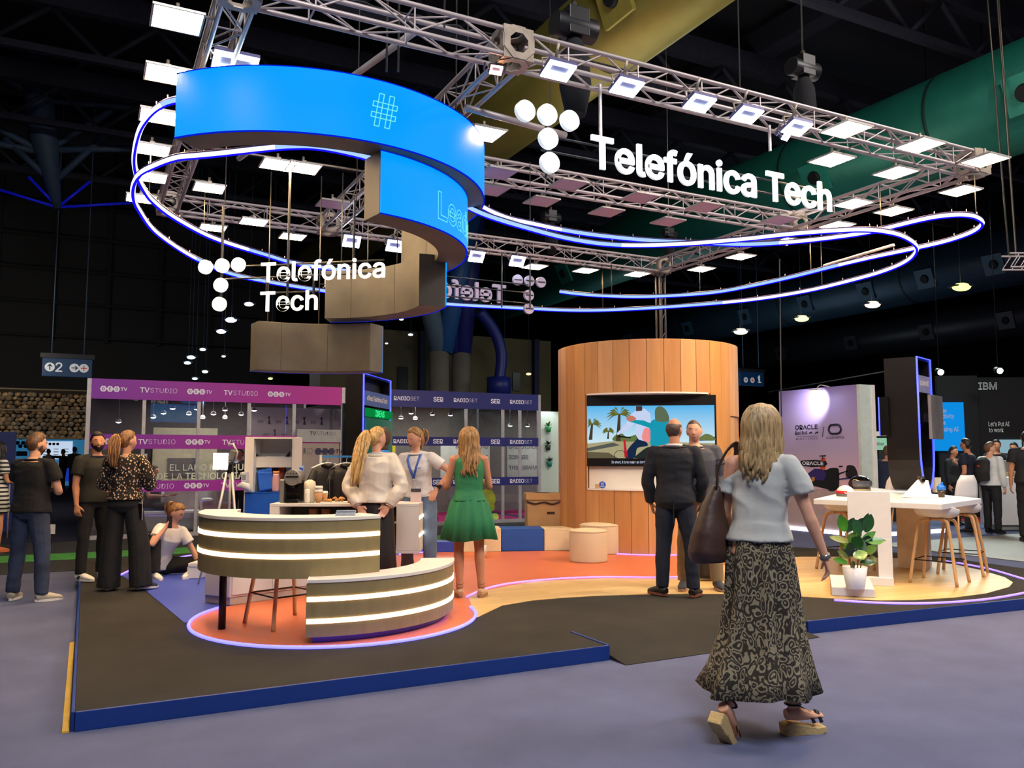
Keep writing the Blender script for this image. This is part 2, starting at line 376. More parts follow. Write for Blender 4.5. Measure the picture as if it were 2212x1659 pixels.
# vinyl areas set into the carpet
led = M('led_violet', (150, 130, 255), .4, n=0, emit=(140, 110, 255), es=2.2)
led_b = M('led_blue', (60, 60, 255), .4, n=0, emit=(48, 52, 255), es=2.6)
orange = M('orange_vinyl', (212, 116, 78), .42, n=.07, ns=1.2, spec=.4)
bluev = M('blue_vinyl', (66, 84, 190), .45, n=.06, ns=1.2)
def woodfloor():
    m, nt, b, mp = base('oak_print_vinyl', .42); L = nt.links.new
    mp.inputs['Rotation'].default_value = (0, 0, .12)
    br = node(nt, 'ShaderNodeTexBrick'); br.inputs['Color1'].default_value = lin((240, 206, 142)); br.inputs['Color2'].default_value = lin((226, 186, 120)); br.inputs['Mortar'].default_value = lin((200, 158, 98))
    br.inputs['Scale'].default_value = 1.0; br.inputs['Mortar Size'].default_value = .003; br.inputs['Brick Width'].default_value = 1.1; br.inputs['Row Height'].default_value = .16; br.inputs['Bias'].default_value = 0
    L(mp.outputs[0], br.inputs['Vector'])
    mp2 = node(nt, 'ShaderNodeMapping'); mp2.inputs['Scale'].default_value = (1.5, 18, 1); L(mp.outputs[0], mp2.inputs[0])
    t = node(nt, 'ShaderNodeTexNoise'); t.inputs['Scale'].default_value = 3; L(mp2.outputs[0], t.inputs['Vector'])
    mx = node(nt, 'ShaderNodeMix', data_type='RGBA', blend_type='MULTIPLY'); mx.inputs[0].default_value = .35
    L(br.outputs[0], mx.inputs[6]); L(t.outputs['Fac'], mx.inputs[7]); L(mx.outputs[2], b.inputs['Base Color']); return m
desk_c, desk_r = (1.99, 7.22), 1.19
def circ(c, r, a0, a1, n=24): return [(c[0] + r * cos(radians(a0 + (a1 - a0) * i / n)), c[1] + r * sin(radians(a0 + (a1 - a0) * i / n))) for i in range(n + 1)]
def sl(name, poly, z, mat, parent=None): return struct(name, MB().prism(poly, z - .006, z), mat, parent)
sl('floor_blue_vinyl', pz([(310, 1272), (398, 1345), (470, 1330), (900, 1240), (960, 1192), (960, 1172), (560, 1172), (425, 1196), (345, 1212), (262, 1243)]), PZ + .002, bluev)
wood_poly = [(3.05, 6.62)] + pz([(1085, 1308), (1150, 1297), (1220, 1291), (1290, 1287), (1400, 1284), (1480, 1283), (1560, 1283), (1650, 1286), (1735, 1289), (1820, 1294), (1900, 1297), (1980, 1296), (2060, 1291), (2130, 1282), (2180, 1268), (2188, 1258), (2170, 1247), (2120, 1232), (2060, 1219), (1960, 1207), (1850, 1203), (1730, 1203), (1640, 1208), (1560, 1222), (1490, 1245), (1430, 1249), (1300, 1248), (1200, 1252), (1100, 1262), (1045, 1274), (1003, 1293)])
sl('floor_oak_vinyl', wood_poly, PZ + .002, woodfloor())
op = circ(desk_c, desk_r, 128, 336, 40) + pz([(1012, 1290), (1045, 1276), (1150, 1256), (1300, 1249), (1430, 1250), (1500, 1246), (1560, 1225), (1590, 1196), (1430, 1194), (1200, 1190), (1083, 1192), (960, 1192), (870, 1198), (620, 1230)])
sl('floor_orange_vinyl', op, PZ + .004, orange)
def strip(label, pts, mat=led, r=.011, closed=False, z=PZ + .008):
    t = part('led_floor_strip', MB().sweep([(a, b, z) for a, b in pts], r, 6, closed=closed), mat); tag(t, label, 'light strip'); return t
strip('curved blue-white light strip set round the orange floor disc under the reception counter', circ(desk_c, desk_r + .012, 132, 352, 64), M('led_disc', (120, 120, 255), .4, n=0, emit=(96, 92, 255), es=3.5), .014)
strip('violet light strip dividing orange floor from oak floor in front of the cylinder', [tuple(p[:2]) for p in smooth_path([(x, y, 0) for x, y in pz([(1008, 1291), (1045, 1275), (1100, 1262), (1200, 1252), (1300, 1248), (1430, 1249), (1492, 1246)])], 6)])
strip('violet light strip curving round the right end of the oak floor', [tuple(p[:2]) for p in smooth_path([(x, y, 0) for x, y in pz([(1802, 1298), (1900, 1304), (2000, 1305), (2090, 1300), (2160, 1292), (2240, 1276), (2262, 1264), (2212, 1252), (2140, 1231), (2080, 1219), (2042, 1213)])], 6)])
strip('violet light strip at the foot of the wooden cylinder', circ((7.87, 10.69), 1.47, 200, 262, 24))
strip('violet light strip at the back of the blue floor behind the crouching woman', [tuple(p[:2]) for p in smooth_path([(x, y, 0) for x, y in pz([(256, 1245), (300, 1226), (360, 1210), (430, 1199), (520, 1192)])], 6)])
strip('violet light strip along the foot of the low blue wall behind the woman with a lanyard', [tuple(p) for p in pz([(862, 1199), (959, 1190)])])
# ================================================================ aluminium lighting rig above the stand
alu = M('aluminium_tube', (196, 182, 178), .42, .35, n=.1, ns=6)
alu_d = M('aluminium_plate', (176, 160, 142), .45, .35, n=.2, ns=8)
_uc = {}
def unit_cyl(n):
    if n not in _uc:
        _uc[n] = MB().cyl((0, 0, 0), (0, 0, 1), 1, n=n).mesh('tube')
    return _uc[n]
def rod(name, p0, p1, r, mat, parent, n=6):
    p0, p1 = Vector(p0), Vector(p1); key = (n, mat.name)
    if key not in _uc: me = unit_cyl(n).copy(); me.materials.append(mat); _uc[key] = me
    o = bpy.data.objects.new(name, _uc[key]); link(o, parent); v = p1 - p0
    o.location = p0; o.rotation_mode = 'QUATERNION'; o.rotation_quaternion = v.to_track_quat('Z', 'Y'); o.scale = (r, r, v.length); return o
TB, TT, TW = 4.4, 4.63, .23
def span(label, p0, p1, bay=.33):
    """box truss between two corner blocks; p0, p1 = centre line ends at bottom height"""
    t = thing('box_truss', label, 'truss', (p0[0], p0[1], TB), 0, 'box truss spans of the rig above the stand')
    d = Vector((p1[0] - p0[0], p1[1] - p0[1], 0)); Lh = d.length; u = d.normalized(); s = Vector((-u.y, u.x, 0)); h = TW / 2 - .018
    C4 = [s * -h + Z3 * .018, s * h + Z3 * .018, s * h + Z3 * (TW - .018), s * -h + Z3 * (TW - .018)]
    for c in C4: rod('chord', c, c + u * Lh, .019, alu, t, 10)
    nb = max(2, int(round(Lh / bay)))
    for k in range(nb):
        a, b = u * (Lh * k / nb), u * (Lh * (k + 1) / nb)
        for i in range(4):
            c, e = C4[i], C4[(i + 1) % 4]
            rod('brace', (c if (k + i) % 2 else e) + a, (e if (k + i) % 2 else c) + b, .0075, alu, t, 5)
            if k % 2: rod('brace', c + a, e + a, .0065, alu, t, 5)
    return t
def block(label, x, y):
    t = thing('truss_corner_block', label, 'truss block', (x, y, TB), 0, 'corner blocks joining the truss spans'); h = TW / 2 + .008
    for nrm, u in ((Y3, X3), (-Y3, X3), (X3, Y3), (-X3, Y3), (Z3, X3), (-Z3, X3)):
        v = nrm.cross(u); c = Vector((0, 0, TW / 2)) + nrm * h
        o = [( -h, -h), (h, -h), (h, h), (-h, h)]; q = [(.072 * cos(radians(22.5 + 45 * k)) * 1.1, .072 * sin(radians(22.5 + 45 * k)) * 1.1) for k in range(8)]
        m = MB()
        # square plate with an eight-sided hole
        ring = []
        for k in range(8):
            a = 22.5 + 45 * k; ca, sa = cos(radians(a)), sin(radians(a)); f = h / max(abs(ca), abs(sa)); ring.append((ca * f, sa * f))
        vs = [c + u * x_ + v * y_ for x_, y_ in ring] + [c + u * x_ + v * y_ for x_, y_ in q]
        vs += [p + nrm * .008 for p in vs]; fs = []
        for k in range(8):
            k2 = (k + 1) % 8; fs += [(k, k2, 8 + k2, 8 + k), (16 + k, 24 + k, 24 + k2, 16 + k2), (8 + k, 8 + k2, 24 + k2, 24 + k), (k2, k, 16 + k, 16 + k2)]
        m.add(vs, fs)
        for a_, b_ in ((1, 1), (1, -1), (-1, 1), (-1, -1)):
            cc = c + u * (a_ * h) + v * (b_ * h); k = 2 * h * .29
            m.add([cc, cc - u * (a_ * k), cc - v * (b_ * k)], [(0, 1, 2)])
        part('plate', m, alu_d, t)
    return t
YF, YB, YM = 5.315, 10.62, 7.78; XL, XM, XR = .765, 2.715, 8.115; q = TW / 2
block('corner block nearest the upper left edge of the picture', XL, YF); block('square block with a round hole at the middle of the front truss', XM, YF); block('corner block at the far right tip of the rig', XR, YF)
block('corner block at the back left of the rig', XL, YB); block('block where the middle truss meets the back truss', XM, YB); block('corner block standing on the black mast', XR, YB)
block('block on the right truss where the inner cross truss ends', XR, YM); block('block on the middle truss hidden behind the blue screen ring', XM, YM)
span('short front truss between the upper left corner and the block with a round hole', (XL + q, YF), (XM - q, YF))
span('long front truss carrying the big white lettering and cold floodlights', (XM + q, YF), (XR - q, YF))
span('left truss running back with bright panels on its outer side', (XL, YF + q), (XL, YB - q))
span('truss running back from the front middle block, front half', (XM, YF + q), (XM, YM - q)); span('truss running back to the rear middle block, rear half', (XM, YM + q), (XM, YB - q))
span('right truss, front half next to the far right tip', (XR, YF + q), (XR, YM - q)); span('right truss, rear half ending at the black mast', (XR, YM + q), (XR, YB - q))
span('inner cross truss carrying the unlit lilac panels', (XM + q, YM), (XR - q, YM))
span('short back truss on the left with two warm panels', (XL + q, YB), (XM - q, YB)); span('long back truss ending at the black mast', (XM + q, YB), (XR - q, YB))
t = thing('mast', 'black ladder mast rising out of the wooden cylinder to the rig', 'mast', (XR, YB, PZ))
dkm = M('black_mast_metal', (44, 40, 42), .5, .3)
for a in (-.05, .05):
    for b in (-.05, .05): rod('tube', (a, b, 0), (a, b, TB - PZ), .017, dkm, t, 8)
for k in range(14): rod('rung', (-.05, -.05, .2 + k * .3), (.05, -.05, .35 + k * .3), .008, dkm, t, 5)
# round pipes lying across the rig
t = thing('cross_pipe', 'plain round pipe lying slantwise over the front truss above the ring', 'pipe', (0, 0, 0))
part('pipe', MB().cyl(at_z(901, 65, 4.70), at_z(516, 343, 4.72), .028, n=12), alu, t)
t = thing('cross_pipe', 'plain round pipe behind the five white discs of the big sign', 'pipe', (0, 0, 0))
part('pipe', MB().cyl(at_z(1005, 232, 4.36), at_z(1222, 292, 4.36), .028, n=12), alu, t)
t = thing('cross_pipe', 'short grey pipe hanging below the right truss between light loops', 'pipe', (0, 0, 0))
part('pipe', MB().cyl(at_z(1782, 573, 3.95), at_z(1931, 529, 3.95), .018, n=8), alu, t)
# ---------------------------------------------------------------- lit and unlit panels
warm = E('warm_diffuser', (255, 210, 150), 115.0)
frame_m = M('panel_frame', (190, 180, 170), .4, .3)
off_m = M('unlit_diffuser', (212, 178, 196), .35, n=.03)  # pinkish reflected light put into the base colour of the switched-off panels
_pm = {}
TRS = [((XL, YF), (XR, YF)), ((XL, YF), (XL, YB)), ((XM, YF), (XM, YB)), ((XR, YF), (XR, YB)), ((XM, YM), (XR, YM)), ((XL, YB), (XR, YB))]
def hold(t, c, zt=.1):
    """arm from a lamp to the nearest truss"""
    best = None
    for a, b in TRS:
        a, b, p = Vector(a), Vector(b), Vector((c.x, c.y)); u = b - a; k = max(0, min(1, (p - a).dot(u) / u.length_squared)); q_ = a + u * k; d = (q_ - p).length
        if best is None or d < best[0]: best = (d, q_)
    d, q_ = best; R = t.rotation_euler.to_matrix().inverted(); e = Vector((q_.x - c.x, q_.y - c.y, 0)); z1 = TB + .02 - c.z
    if d > .09: e = e * ((d - .09) / d); part('arm', MB().sweep([R @ Vector((0, 0, .03)), R @ Vector((0, 0, max(.04, z1))), R @ (e + Z3 * max(.04, z1))], .011, 6), alu_d, t)
def panel(label, px, py, lit=True, z=4.35, s=.32, rz=0, tilt=0, group=None):
    c = at_z(px, py, z); t = thing('panel_light', label, 'panel light', c, rz, group or ('lit warm panels on the truss rig' if lit else 'unlit lilac panels under the inner truss'))
    t.rotation_euler = (tilt, 0, rz)
    if lit not in _pm:
        h = s / 2
        f = MB()
        for a, b in (((-h, -h, 0), (h, -h + .012, .012)), ((-h, h - .012, 0), (h, h, .012)), ((-h, -h + .012, 0), (-h + .012, h - .012, .012)), ((h - .012, -h + .012, 0), (h, h - .012, .012))): f.b2(a, b)
        f.b2((-h, -h, .012), (h, h, .016))
        m1 = f.mesh('frame'); m1.materials.append(frame_m)
        m2 = MB().b2((-h + .012, -h + .012, .002), (h - .012, h - .012, .010)).mesh('diffuser'); m2.materials.append(warm if lit else off_m)
        m3 = MB().box((0, 0, .05), (.04, .1, .04)).cyl((0, 0, .03), (0, 0, .12), .012, n=6).mesh('clamp'); m3.materials.append(alu_d)
        _pm[lit] = (m1, m2, m3)
    for nm, me in zip(('frame', 'diffuser', 'clamp'), _pm[lit]): part(nm, me, frame_m, t)
    hold(t, c)
    return t
WL = [((383, 45), 'topmost of the warm panels down the outer side of the left truss'), ((362, 163), 'second warm panel from the top beside the left end of the blue ring'), ((345, 253), 'third warm panel of the left column, crossed by the light loop'), ((328, 324), 'fourth warm panel of the left column, below the blue ring end'), ((325, 384), 'fifth warm panel of the left column where the light loops cross'), ((305, 430), 'lowest warm panel of the left column'),
      ((452, 407), 'warm panel on the inner side of the left truss'), ((600, 357), 'left one of two touching warm panels inside the ring'), ((655, 364), 'right one of two touching warm panels inside the ring'), ((548, 480), 'warm panel in the middle of the short back truss'), ((460, 493), 'warm panel left on the outer side of the short back truss'), ((632, 512), 'warm panel right on the outer side of the short back truss'),
      ((1828, 281), 'first warm panel from the left outside the front truss'), ((1988, 315), 'second warm panel outside the front truss'), ((2128, 347), 'warm panel at the far right tip outside the front truss'), ((1797, 346), 'first warm panel inside the front truss, left of the lettering end'), ((1935, 374), 'second warm panel inside the front truss near the tip'), ((2075, 413), 'warm panel outside the right truss near the tip'),
      ((1843, 441), 'warm panel inside the right truss beside the last letter'), ((1930, 457), 'warm panel outside the right truss, second from the tip'), ((1808, 488), 'warm panel outside the right truss half hidden by the light loop'), ((1700, 522), 'warm panel outside the right truss seen through both loops'), ((1600, 555), 'warm panel outside the right truss above the wooden cylinder'), ((1515, 582), 'last warm panel outside the right truss next to the mast'),
      ((1376, 593), 'warm panel outside the long back truss nearest the mast'), ((1265, 585), 'warm panel outside the long back truss, middle one'), ((1155, 577), 'warm panel outside the long back truss, next to a cold floodlight'), ((1046, 290), 'warm panel peeping out right of the blue ring')]
for (px, py), lb in WL: panel(lb, px, py)
OL = [((1075, 375), 'unlit lilac panel nearest the blue ring, front row'), ((1060, 412), 'unlit lilac panel half hidden by the blue ring, rear row'), ((1228, 400), 'unlit lilac panel second in the front row under the letter l'), ((1170, 436), 'unlit lilac panel second in the rear row'), ((1383, 428), 'unlit lilac panel third in the front row'), ((1310, 459), 'unlit lilac panel third in the rear row, pinkest one'), ((1523, 448), 'unlit lilac panel fourth in the front row'), ((1443, 480), 'unlit lilac panel last in the rear row'), ((1686, 476), 'unlit lilac panel at the right end beside the right truss'), ((718, 442), 'single unlit lilac panel seen inside the ring by the middle truss')]
for (px, py), lb in OL: panel(lb, px, py, False)
# ---------------------------------------------------------------- cold floodlights
cold = E('cold_led', (222, 244, 255), 34.0); flood_m = M('flood_housing', (96, 92, 130), .5, .3)
def flood(label, px, py, z=4.3, aim=(0, -.35, -1), s=.17, col=None):
    c = at_z(px, py, z); t = thing('floodlight', label, 'floodlight', c, 0, 'cold white floodlights on the rig')
    n_ = Vector(aim).normalized(); R = n_.to_track_quat('-Z', 'Y').to_matrix(); h = s / 2
    f = MB(); f.box(R @ Vector((0, 0, .025)), (s * 1.35, s, .03), R=R)
    for k in range(5): f.box(R @ Vector(((k - 2) * .04, 0, .05)), (.008, s * .8, .03), R=R)
    part('housing', f, flood_m, t)
    e = MB()
    for a, b, cc, d in ((-1, -1, 1, -.25), (-1, .62, 1, 1), (-1, -.62, -.72, .62), (.72, -.62, 1, .62)):
        e.box(R @ Vector(((a + cc) / 2 * h * 1.3, (b + d) / 2 * h * .95, .004)), ((cc - a) * h * 1.3, (d - b) * h * .95, .008), R=R)
    part('lens', e, col or cold, t)
    br = MB(); br.sweep([R @ Vector((-s * .72, 0, .02)), R @ Vector((-s * .72, 0, .1)), R @ Vector((0, 0, .14)), R @ Vector((s * .72, 0, .1)), R @ Vector((s * .72, 0, .02))], .006, 6)
    br.cyl(R @ Vector((0, 0, .13)), Vector((0, 0, .22)), .012, n=6); part('bracket', br, alu_d, t); hold(t, c)
    return t
for px, py, lb in ((1207, 155, 'cold floodlight first from the left on the front truss, above the discs'), (1355, 190, 'cold floodlight second from the left on the front truss'), (1512, 225, 'cold floodlight third from the left on the front truss'), (1615, 250, 'cold floodlight fourth on the front truss'), (1722, 278, 'cold floodlight last on the front truss beside a warm panel')): flood(lb, px, py)
flood('large cold floodlight standing on top of the blue ring, upper left', 508, 142, 4.40, (0, -.3, -1), .24)
for px, py, lb in ((760, 522, 'small cold floodlight left of the stacked screens on the back truss'), (853, 532, 'cold floodlight on the back truss just left of the lower blue screen'), (1030, 555, 'cold floodlight on the back truss right of the blue screen'), (1118, 565, 'second cold floodlight right of the blue screen above reversed letters')): flood(lb, px, py, 4.28, (0, -.75, -.6), .17)
flood('tiny warm spot glowing under the block with the round hole', 1072, 152, 4.33, (-.1, -.7, -.7), .07, E('warm_spot', (255, 190, 150), 22))
flood('tiny cold spot clamped under the front truss above the letter a', 1698, 297, 4.33, (.1, -.7, -.7), .06)
# ---------------------------------------------------------------- spiral of curved screens
RC = (1.66, 7.45); chain_w = M('suspension_steel', (110, 108, 104), .4, .6); casing = M('screen_casing', (98, 96, 90), .55, .25, n=.22, ns=2.5); case_d = M('screen_casing_dark', (44, 42, 42), .6, .2, n=.15)
scr = M('blue_screen_light', (4, 20, 40), .5, n=0, emit=(0, 160, 255), es=1.0, spec=.06); scr_rim = E('deep_blue_screen_edge', (4, 30, 235), .8)
def outline_text(s, size, thick):
    cu = bpy.data.curves.new('t', 'FONT'); cu.body = s; face_of(cu); cu.size = size * FK[0]; cu.fill_mode = 'NONE'; cu.bevel_depth = thick; cu.bevel_resolution = 0; cu.resolution_u = 4; cu.offset = size * .02
    o = bpy.data.objects.new('t', cu); me = evalmesh(o)
    r = ([v.co.copy() for v in me.vertices], [tuple(p.vertices) for p in me.polygons]); JUNK.extend((o, cu, me)); return r
def tier(label, R, a0, a1, zt, h=.5, th=.27, letters=(), lit=True, inner=casing, off=0):
    t = thing('curved_screen', label, 'screen', (RC[0] + off, RC[1], zt - h), 0, 'tiers of the hanging spiral screen'); n = max(8, int(abs(a1 - a0) / 2))
    part('casing', MB().arc((0, 0), R - th, R - .012, a0, a1, 0, h, n), inner, t, bv=.004)
    if lit:
        s = MB().arc((0, 0), R - .012, R, a0 + .2, a1 - .2, .008, h - .008, n); part('screen_face', s, scr, t)
        e = MB().arc((0, 0), R - .011, R + .002, a0, a1, 0, .008, n); e.arc((0, 0), R - .011, R + .002, a0, a1, h - .008, h, n); part('screen_edge', e, scr_rim, t)
    else: part('screen_back', MB().arc((0, 0), R - .012, R, a0, a1, 0, h, n), case_d, t)
    for a in [a0 + (a1 - a0) * k / 5 for k in (2, 4)]:
        part('seam', MB().arc((0, 0), R - th - .002, R - th, a - .08, a + .08, 0, h, 1), M('casing_seam', (40, 34, 30), .8), t)
    if zt < 3.5:
        for a in (a0 + 6, (a0 + a1) / 2, a1 - 6): part('suspension_wire', MB().cyl(((R - .1) * cos(radians(a)), (R - .1) * sin(radians(a)), h - .01), ((R - .1) * cos(radians(a)), (R - .1) * sin(radians(a)), 4.5 - zt + h), .006, n=5), chain_w, t)
    for s_, ang, z, size in letters:
        v, f = outline_text(s_, size, .0035); x0 = min(p.x for p in v); x1 = max(p.x for p in v); vs = []
        for p in v:
            a = radians(ang) + (p.x - (x0 + x1) / 2) / R; rr = R + .004 + p.z * .5; vs.append((cos(a) * rr, sin(a) * rr, z + p.y))
        part('glowing_outline_lettering', MB().add(vs, f), E('pale_cyan_line', (120, 235, 225), 1.1), t)
    return t
tier('upper blue curved screen with an outlined hash sign', 1.60, -141, 14, 4.33, off=.07, letters=[('#', -83.5, .14, .34)])
tier('second blue curved screen with outlined letters at its right edge', 1.51, -80, 24, 3.83, letters=[('Leader', -39, .10, .30)])
tier('third screen of the spiral seen from its beige inner back', 1.36, -9, 64, 3.40, letters=[('Real', 30, .10, .30)])
tier('lowest screen of the spiral, brown back turned to the viewer', 1.47, 41, 97, 2.86, letters=[('Change', 69, .10, .32)])
# ---------------------------------------------------------------- light loops
tube_m = E('loop_light_white', (214, 208, 255), 1.9); tube_b = E('loop_light_blue', (138, 170, 255), 1.7); edge_m = E('loop_blue_edge', (26, 20, 255), 1.0); rail_m = M('loop_rail', (60, 48, 88), .5, .3)
def loop(label, pts, z, blue_rng=()):
    zs = z if hasattr(z, '__len__') else [z] * len(pts)
    P = smooth_path([at_z(x, y, k) for (x, y), k in zip(pts, zs)], 8); c = P[0].copy(); t = thing('light_loop', label, 'light tube', c)
    P = [p - c for p in P]
    part('glowing_tube', MB().sweep(P, .022, 8), tube_m, t) if not blue_rng else None
    k = [0] + [int(v * (len(P) - 1)) for v in blue_rng] + [len(P) - 1]
    for i in range(len(k) - 1):
        if blue_rng and k[i + 1] > k[i]: part('glowing_tube', MB().sweep(P[k[i]:k[i + 1] + 1], .022, 8), tube_m if i % 2 else tube_b, t, label='' if i % 2 else 'bluer length of the tube')
    part('blue_rim_glow', MB().sweep([p - Z3 * .024 for p in P], [(.013, .007)] * len(P), 6), edge_m, t)  # added strip imitating the blue rim of the tube's glow
    part('mounting_rail', MB().sweep([p + Z3 * .026 for p in P], [(.016, .008)] * len(P), 6), rail_m, t)
    b = MB()
    for i in range(4, len(P), 7): b.cyl(P[i] + Z3 * .02, P[i] + Z3 * .06, .004, n=4)
    part('clips', b, alu, t); t.children[-1]['kind'] = 'stuff'
    return t
A1 = [(379, 217), (345, 230), (318, 255), (300, 287), (290, 338), (295, 377), (310, 408), (329, 433), (372, 467), (440, 505), (494, 526), (575, 551), (630, 567), (711, 580), (800, 592), (860, 600)]
A1 = [(470, 207)] + A1; nA = len(A1)
loop('upper light loop bulging out left of the ring and passing above the small sign', A1, [max(3.9, 4.28 - .06 * i) for i in range(nA)], (.12, .72))
B1 = [(1010, 446), (800, 342), (700, 319), (630, 316), (560, 322), (480, 331), (428, 336), (381, 341), (334, 358), (303, 375), (289, 398), (288, 425), (298, 450), (331, 496), (386, 537), (434, 564), (494, 590), (575, 608), (698, 628), (830, 645), (968, 657), (1113, 665), (1221, 670), (1303, 670), (1411, 665), (1547, 655), (1649, 644), (1754, 626), (1856, 601), (1910, 585), (1951, 568), (1975, 550), (1979, 531), (1951, 511), (1910, 500), (1856, 496), (1775, 500), (1693, 507), (1612, 516), (1492, 526), (1384, 530), (1303, 527), (1221, 514), (1140, 493), (1058, 468), (1008, 446)]
B1[0] = (880, 372)
loop('long closed light loop running from the left bulge to the right bulge under the rig', B1, [max(3.74, 3.97 - .012 * i) for i in range(len(B1) - 1)] + [3.85], (.08, .33, .56, .90))
C1 = [(985, 405), (1010, 423), (1045, 449), (1096, 471), (1153, 484), (1221, 498), (1303, 510), (1411, 520), (1547, 526), (1612, 528), (1693, 524), (1775, 516), (1856, 505), (1910, 494), (1992, 474), (2040, 466), (2080, 464), (2108, 469), (2122, 483), (2100, 501), (2046, 520), (1978, 536), (1883, 556), (1802, 575), (1707, 599), (1620, 618), (1547, 631), (1465, 638), (1380, 641), (1303, 639), (1250, 635), (1210, 630)]
loop('light loop reaching the far right tip and ending in a free blue end', C1, 3.9, (.0, .16, .32, .74))
# ---------------------------------------------------------------- hanging lettering
sign_w = M('sign_white_face', (246, 250, 252), .5, n=0, emit=(240, 250, 250), es=.55); sign_w2 = M('sign_white_face_left', (255, 252, 240), .5, n=0, emit=(255, 250, 238), es=.95)
sign_grey = M('sign_lilac_back', (196, 186, 214), .5, n=.04); steel_rod = M('sign_frame_rod', (60, 62, 66), .45, .5)
def letters(t, s, o, ux, uy, size, bold, mat, xs=1.0, th=.04, nm='letter'):
    """each character its own part"""
    nz = ux.cross(uy).normalized(); x = 0; cu_v, _ = text_geo(s, size, bold, 0, 'LEFT', 1.0)
    for i, ch in enumerate(s):
        if ch == ' ': continue
        pre, _ = text_geo(s[:i + 1], size, bold, 0, 'LEFT', 1.0); own, f = text_geo(ch, size, bold, th / 2, 'LEFT', 1.0)
        dx = max(p.x for p in pre) - max(p.x for p in own)
        part(nm, MB().add([o + ux * ((p.x + dx) * xs) + uy * p.y + nz * p.z for p in own], f), mat, t)
def disc(t, c, n_, r, mat): part('disc', MB().cyl(c - n_ * .02, c + n_ * .02, r, n=32, smooth=False), mat, t)
YS = 5.30
def onp(x, y, o): return at_y(x, y, YS) - o
o0 = at_y(1275, 292, YS); t = thing('hanging_sign', 'large white lettering with five discs hanging under the front truss', 'sign', (o0.x, YS, o0.z))
base_l = at_y(1306, 365, YS); end_r = at_y(1795, 449, YS); capT = at_y(1275, 292, YS).z; blz = base_l.z
size = (capT - blz) / .72
def fitx(s, size, bold, width):
    v, _ = text_geo(s, size, bold, 0, 'LEFT', 1.0); return width / (max(p.x for p in v) - min(p.x for p in v))
xs_ = fitx('Telefónica Tech', size, .022, end_r.x - at_y(1275, 292, YS).x)
letters(t, 'Telefónica Tech', Vector((0, 0, blz - o0.z)), X3, Z3, size, .016, sign_w, xs_, .02)
for x, y in ((1134, 240), (1182, 248), (1230, 261), (1184, 300), (1187, 352)): disc(t, onp(x, y, Vector((o0.x, YS, o0.z))), Y3, .079, sign_w)
zb1 = onp(1400, 330, o0).z; L_ = end_r.x - o0.x
for zz in (onp(1275, 305, o0).z - .01, onp(1275, 340, o0).z): rod('frame_bar', (-.42, .035, zz), (L_, .035, zz), .009, steel_rod, t, 6)
for x in (1302, 1668):
    p = onp(x, 300, o0); rod('hanging_rod', (p.x, .03, p.z - .1), (p.x, .03, TB - o0.z + .02), .014, alu, t, 8)
c_ = onp(1184, 300, o0); rod('hanging_rod', (c_.x, .03, c_.z - .3), (c_.x, .03, c_.z + .28), .012, steel_rod, t, 8); rod('frame_bar', (c_.x - .28, .03, onp(1184, 250, o0).z), (c_.x + .3, .03, onp(1184, 250, o0).z), .009, steel_rod, t, 6)
# small two-line sign inside the ring
P0 = at_d(562, 608, 8.15); ux = Vector((.79, -.613, 0)).normalized(); nrm = ux.cross(Z3)
def onq(x, y):
    r = ray(x, y); n2 = Vector((ux.y, -ux.x, 0)); k = (P0 - CAMP).dot(n2) / r.dot(n2); return CAMP + r * k - P0
t = thing('hanging_sign', 'smaller two-line white sign with five discs hanging inside the ring', 'sign', P0)
capz = onq(562, 569).z; blz = onq(575, 609).z; size = (capz - blz) / .72
xs2 = fitx('Telefónica', size, .022, (onq(831, 598) - onq(562, 608)).dot(ux))
letters(t, 'Telefónica', Vector((0, 0, blz)), ux, Z3, size, .012, sign_w2, xs2, .014); b2z = onq(575, 672).z
letters(t, 'Tech', Vector((0, 0, b2z)), ux, Z3, size, .012, sign_w2, xs2, .014)
for x, y in ((444, 577), (480, 574), (515, 572), (477, 616), (474, 657)): disc(t, onq(x, y), nrm, .071, sign_w2)
bk = Z3.cross(ux) * -.03
for a, b in (((480, 574), (480, 445)), ((480, 574), (474, 660)), ((622, 640), (624, 360)), ((765, 600), (770, 430)), ((578, 600), (578, 630)), ((680, 590), (680, 640))):
    pa, pb = onq(*a), onq(*b); rod('hanging_rod', (pa.x, pa.y + .03, pa.z), (pa.x, pa.y + .03, pb.z), .013, steel_rod, t, 8)
for ya in (572, 598, 628): 
    x0_, x1_ = (484, 832) if ya < 620 else (575, 690); a_ = onq(x0_, ya + 4); z_ = a_.z; b_ = onq(x1_, ya); rod('frame_bar', (a_.x, a_.y + .03, z_), (b_.x, b_.y + .03, z_), .009, steel_rod, t, 6)
# sign on the back truss, facing away: seen reversed
YR = 10.55; t = thing('hanging_sign', 'lilac-grey lettering on the back truss seen reversed from behind', 'sign', (0, YR, 0)); 
pT = at_y(1093, 655, YR); capr = at_y(1093, 618, YR).z; size = (capr - pT.z) / .72
letters(t, 'Telefónica Tech', Vector((pT.x, 0, pT.z)), -X3, Z3, size, .022, sign_grey, xs_ * 1.0, .04)
for x, y in ((1118, 605), (1143, 607), (1168, 610), (1142, 638), (1142, 667)): p = at_y(x, y, YR); disc(t, Vector((p.x, 0, p.z)), Y3, .079, sign_grey); rod('disc_bracket', (p.x - .06, -.03, p.z), (p.x + .06, -.03, p.z), .008, steel_rod, t, 5)
z1_ = at_y(1100, 612, YR).z
for zz in (z1_, z1_ - .12, pT.z + .02): rod('frame_bar', (2.6, -.03, zz), (pT.x + .35, -.03, zz), .008, steel_rod, t, 5)
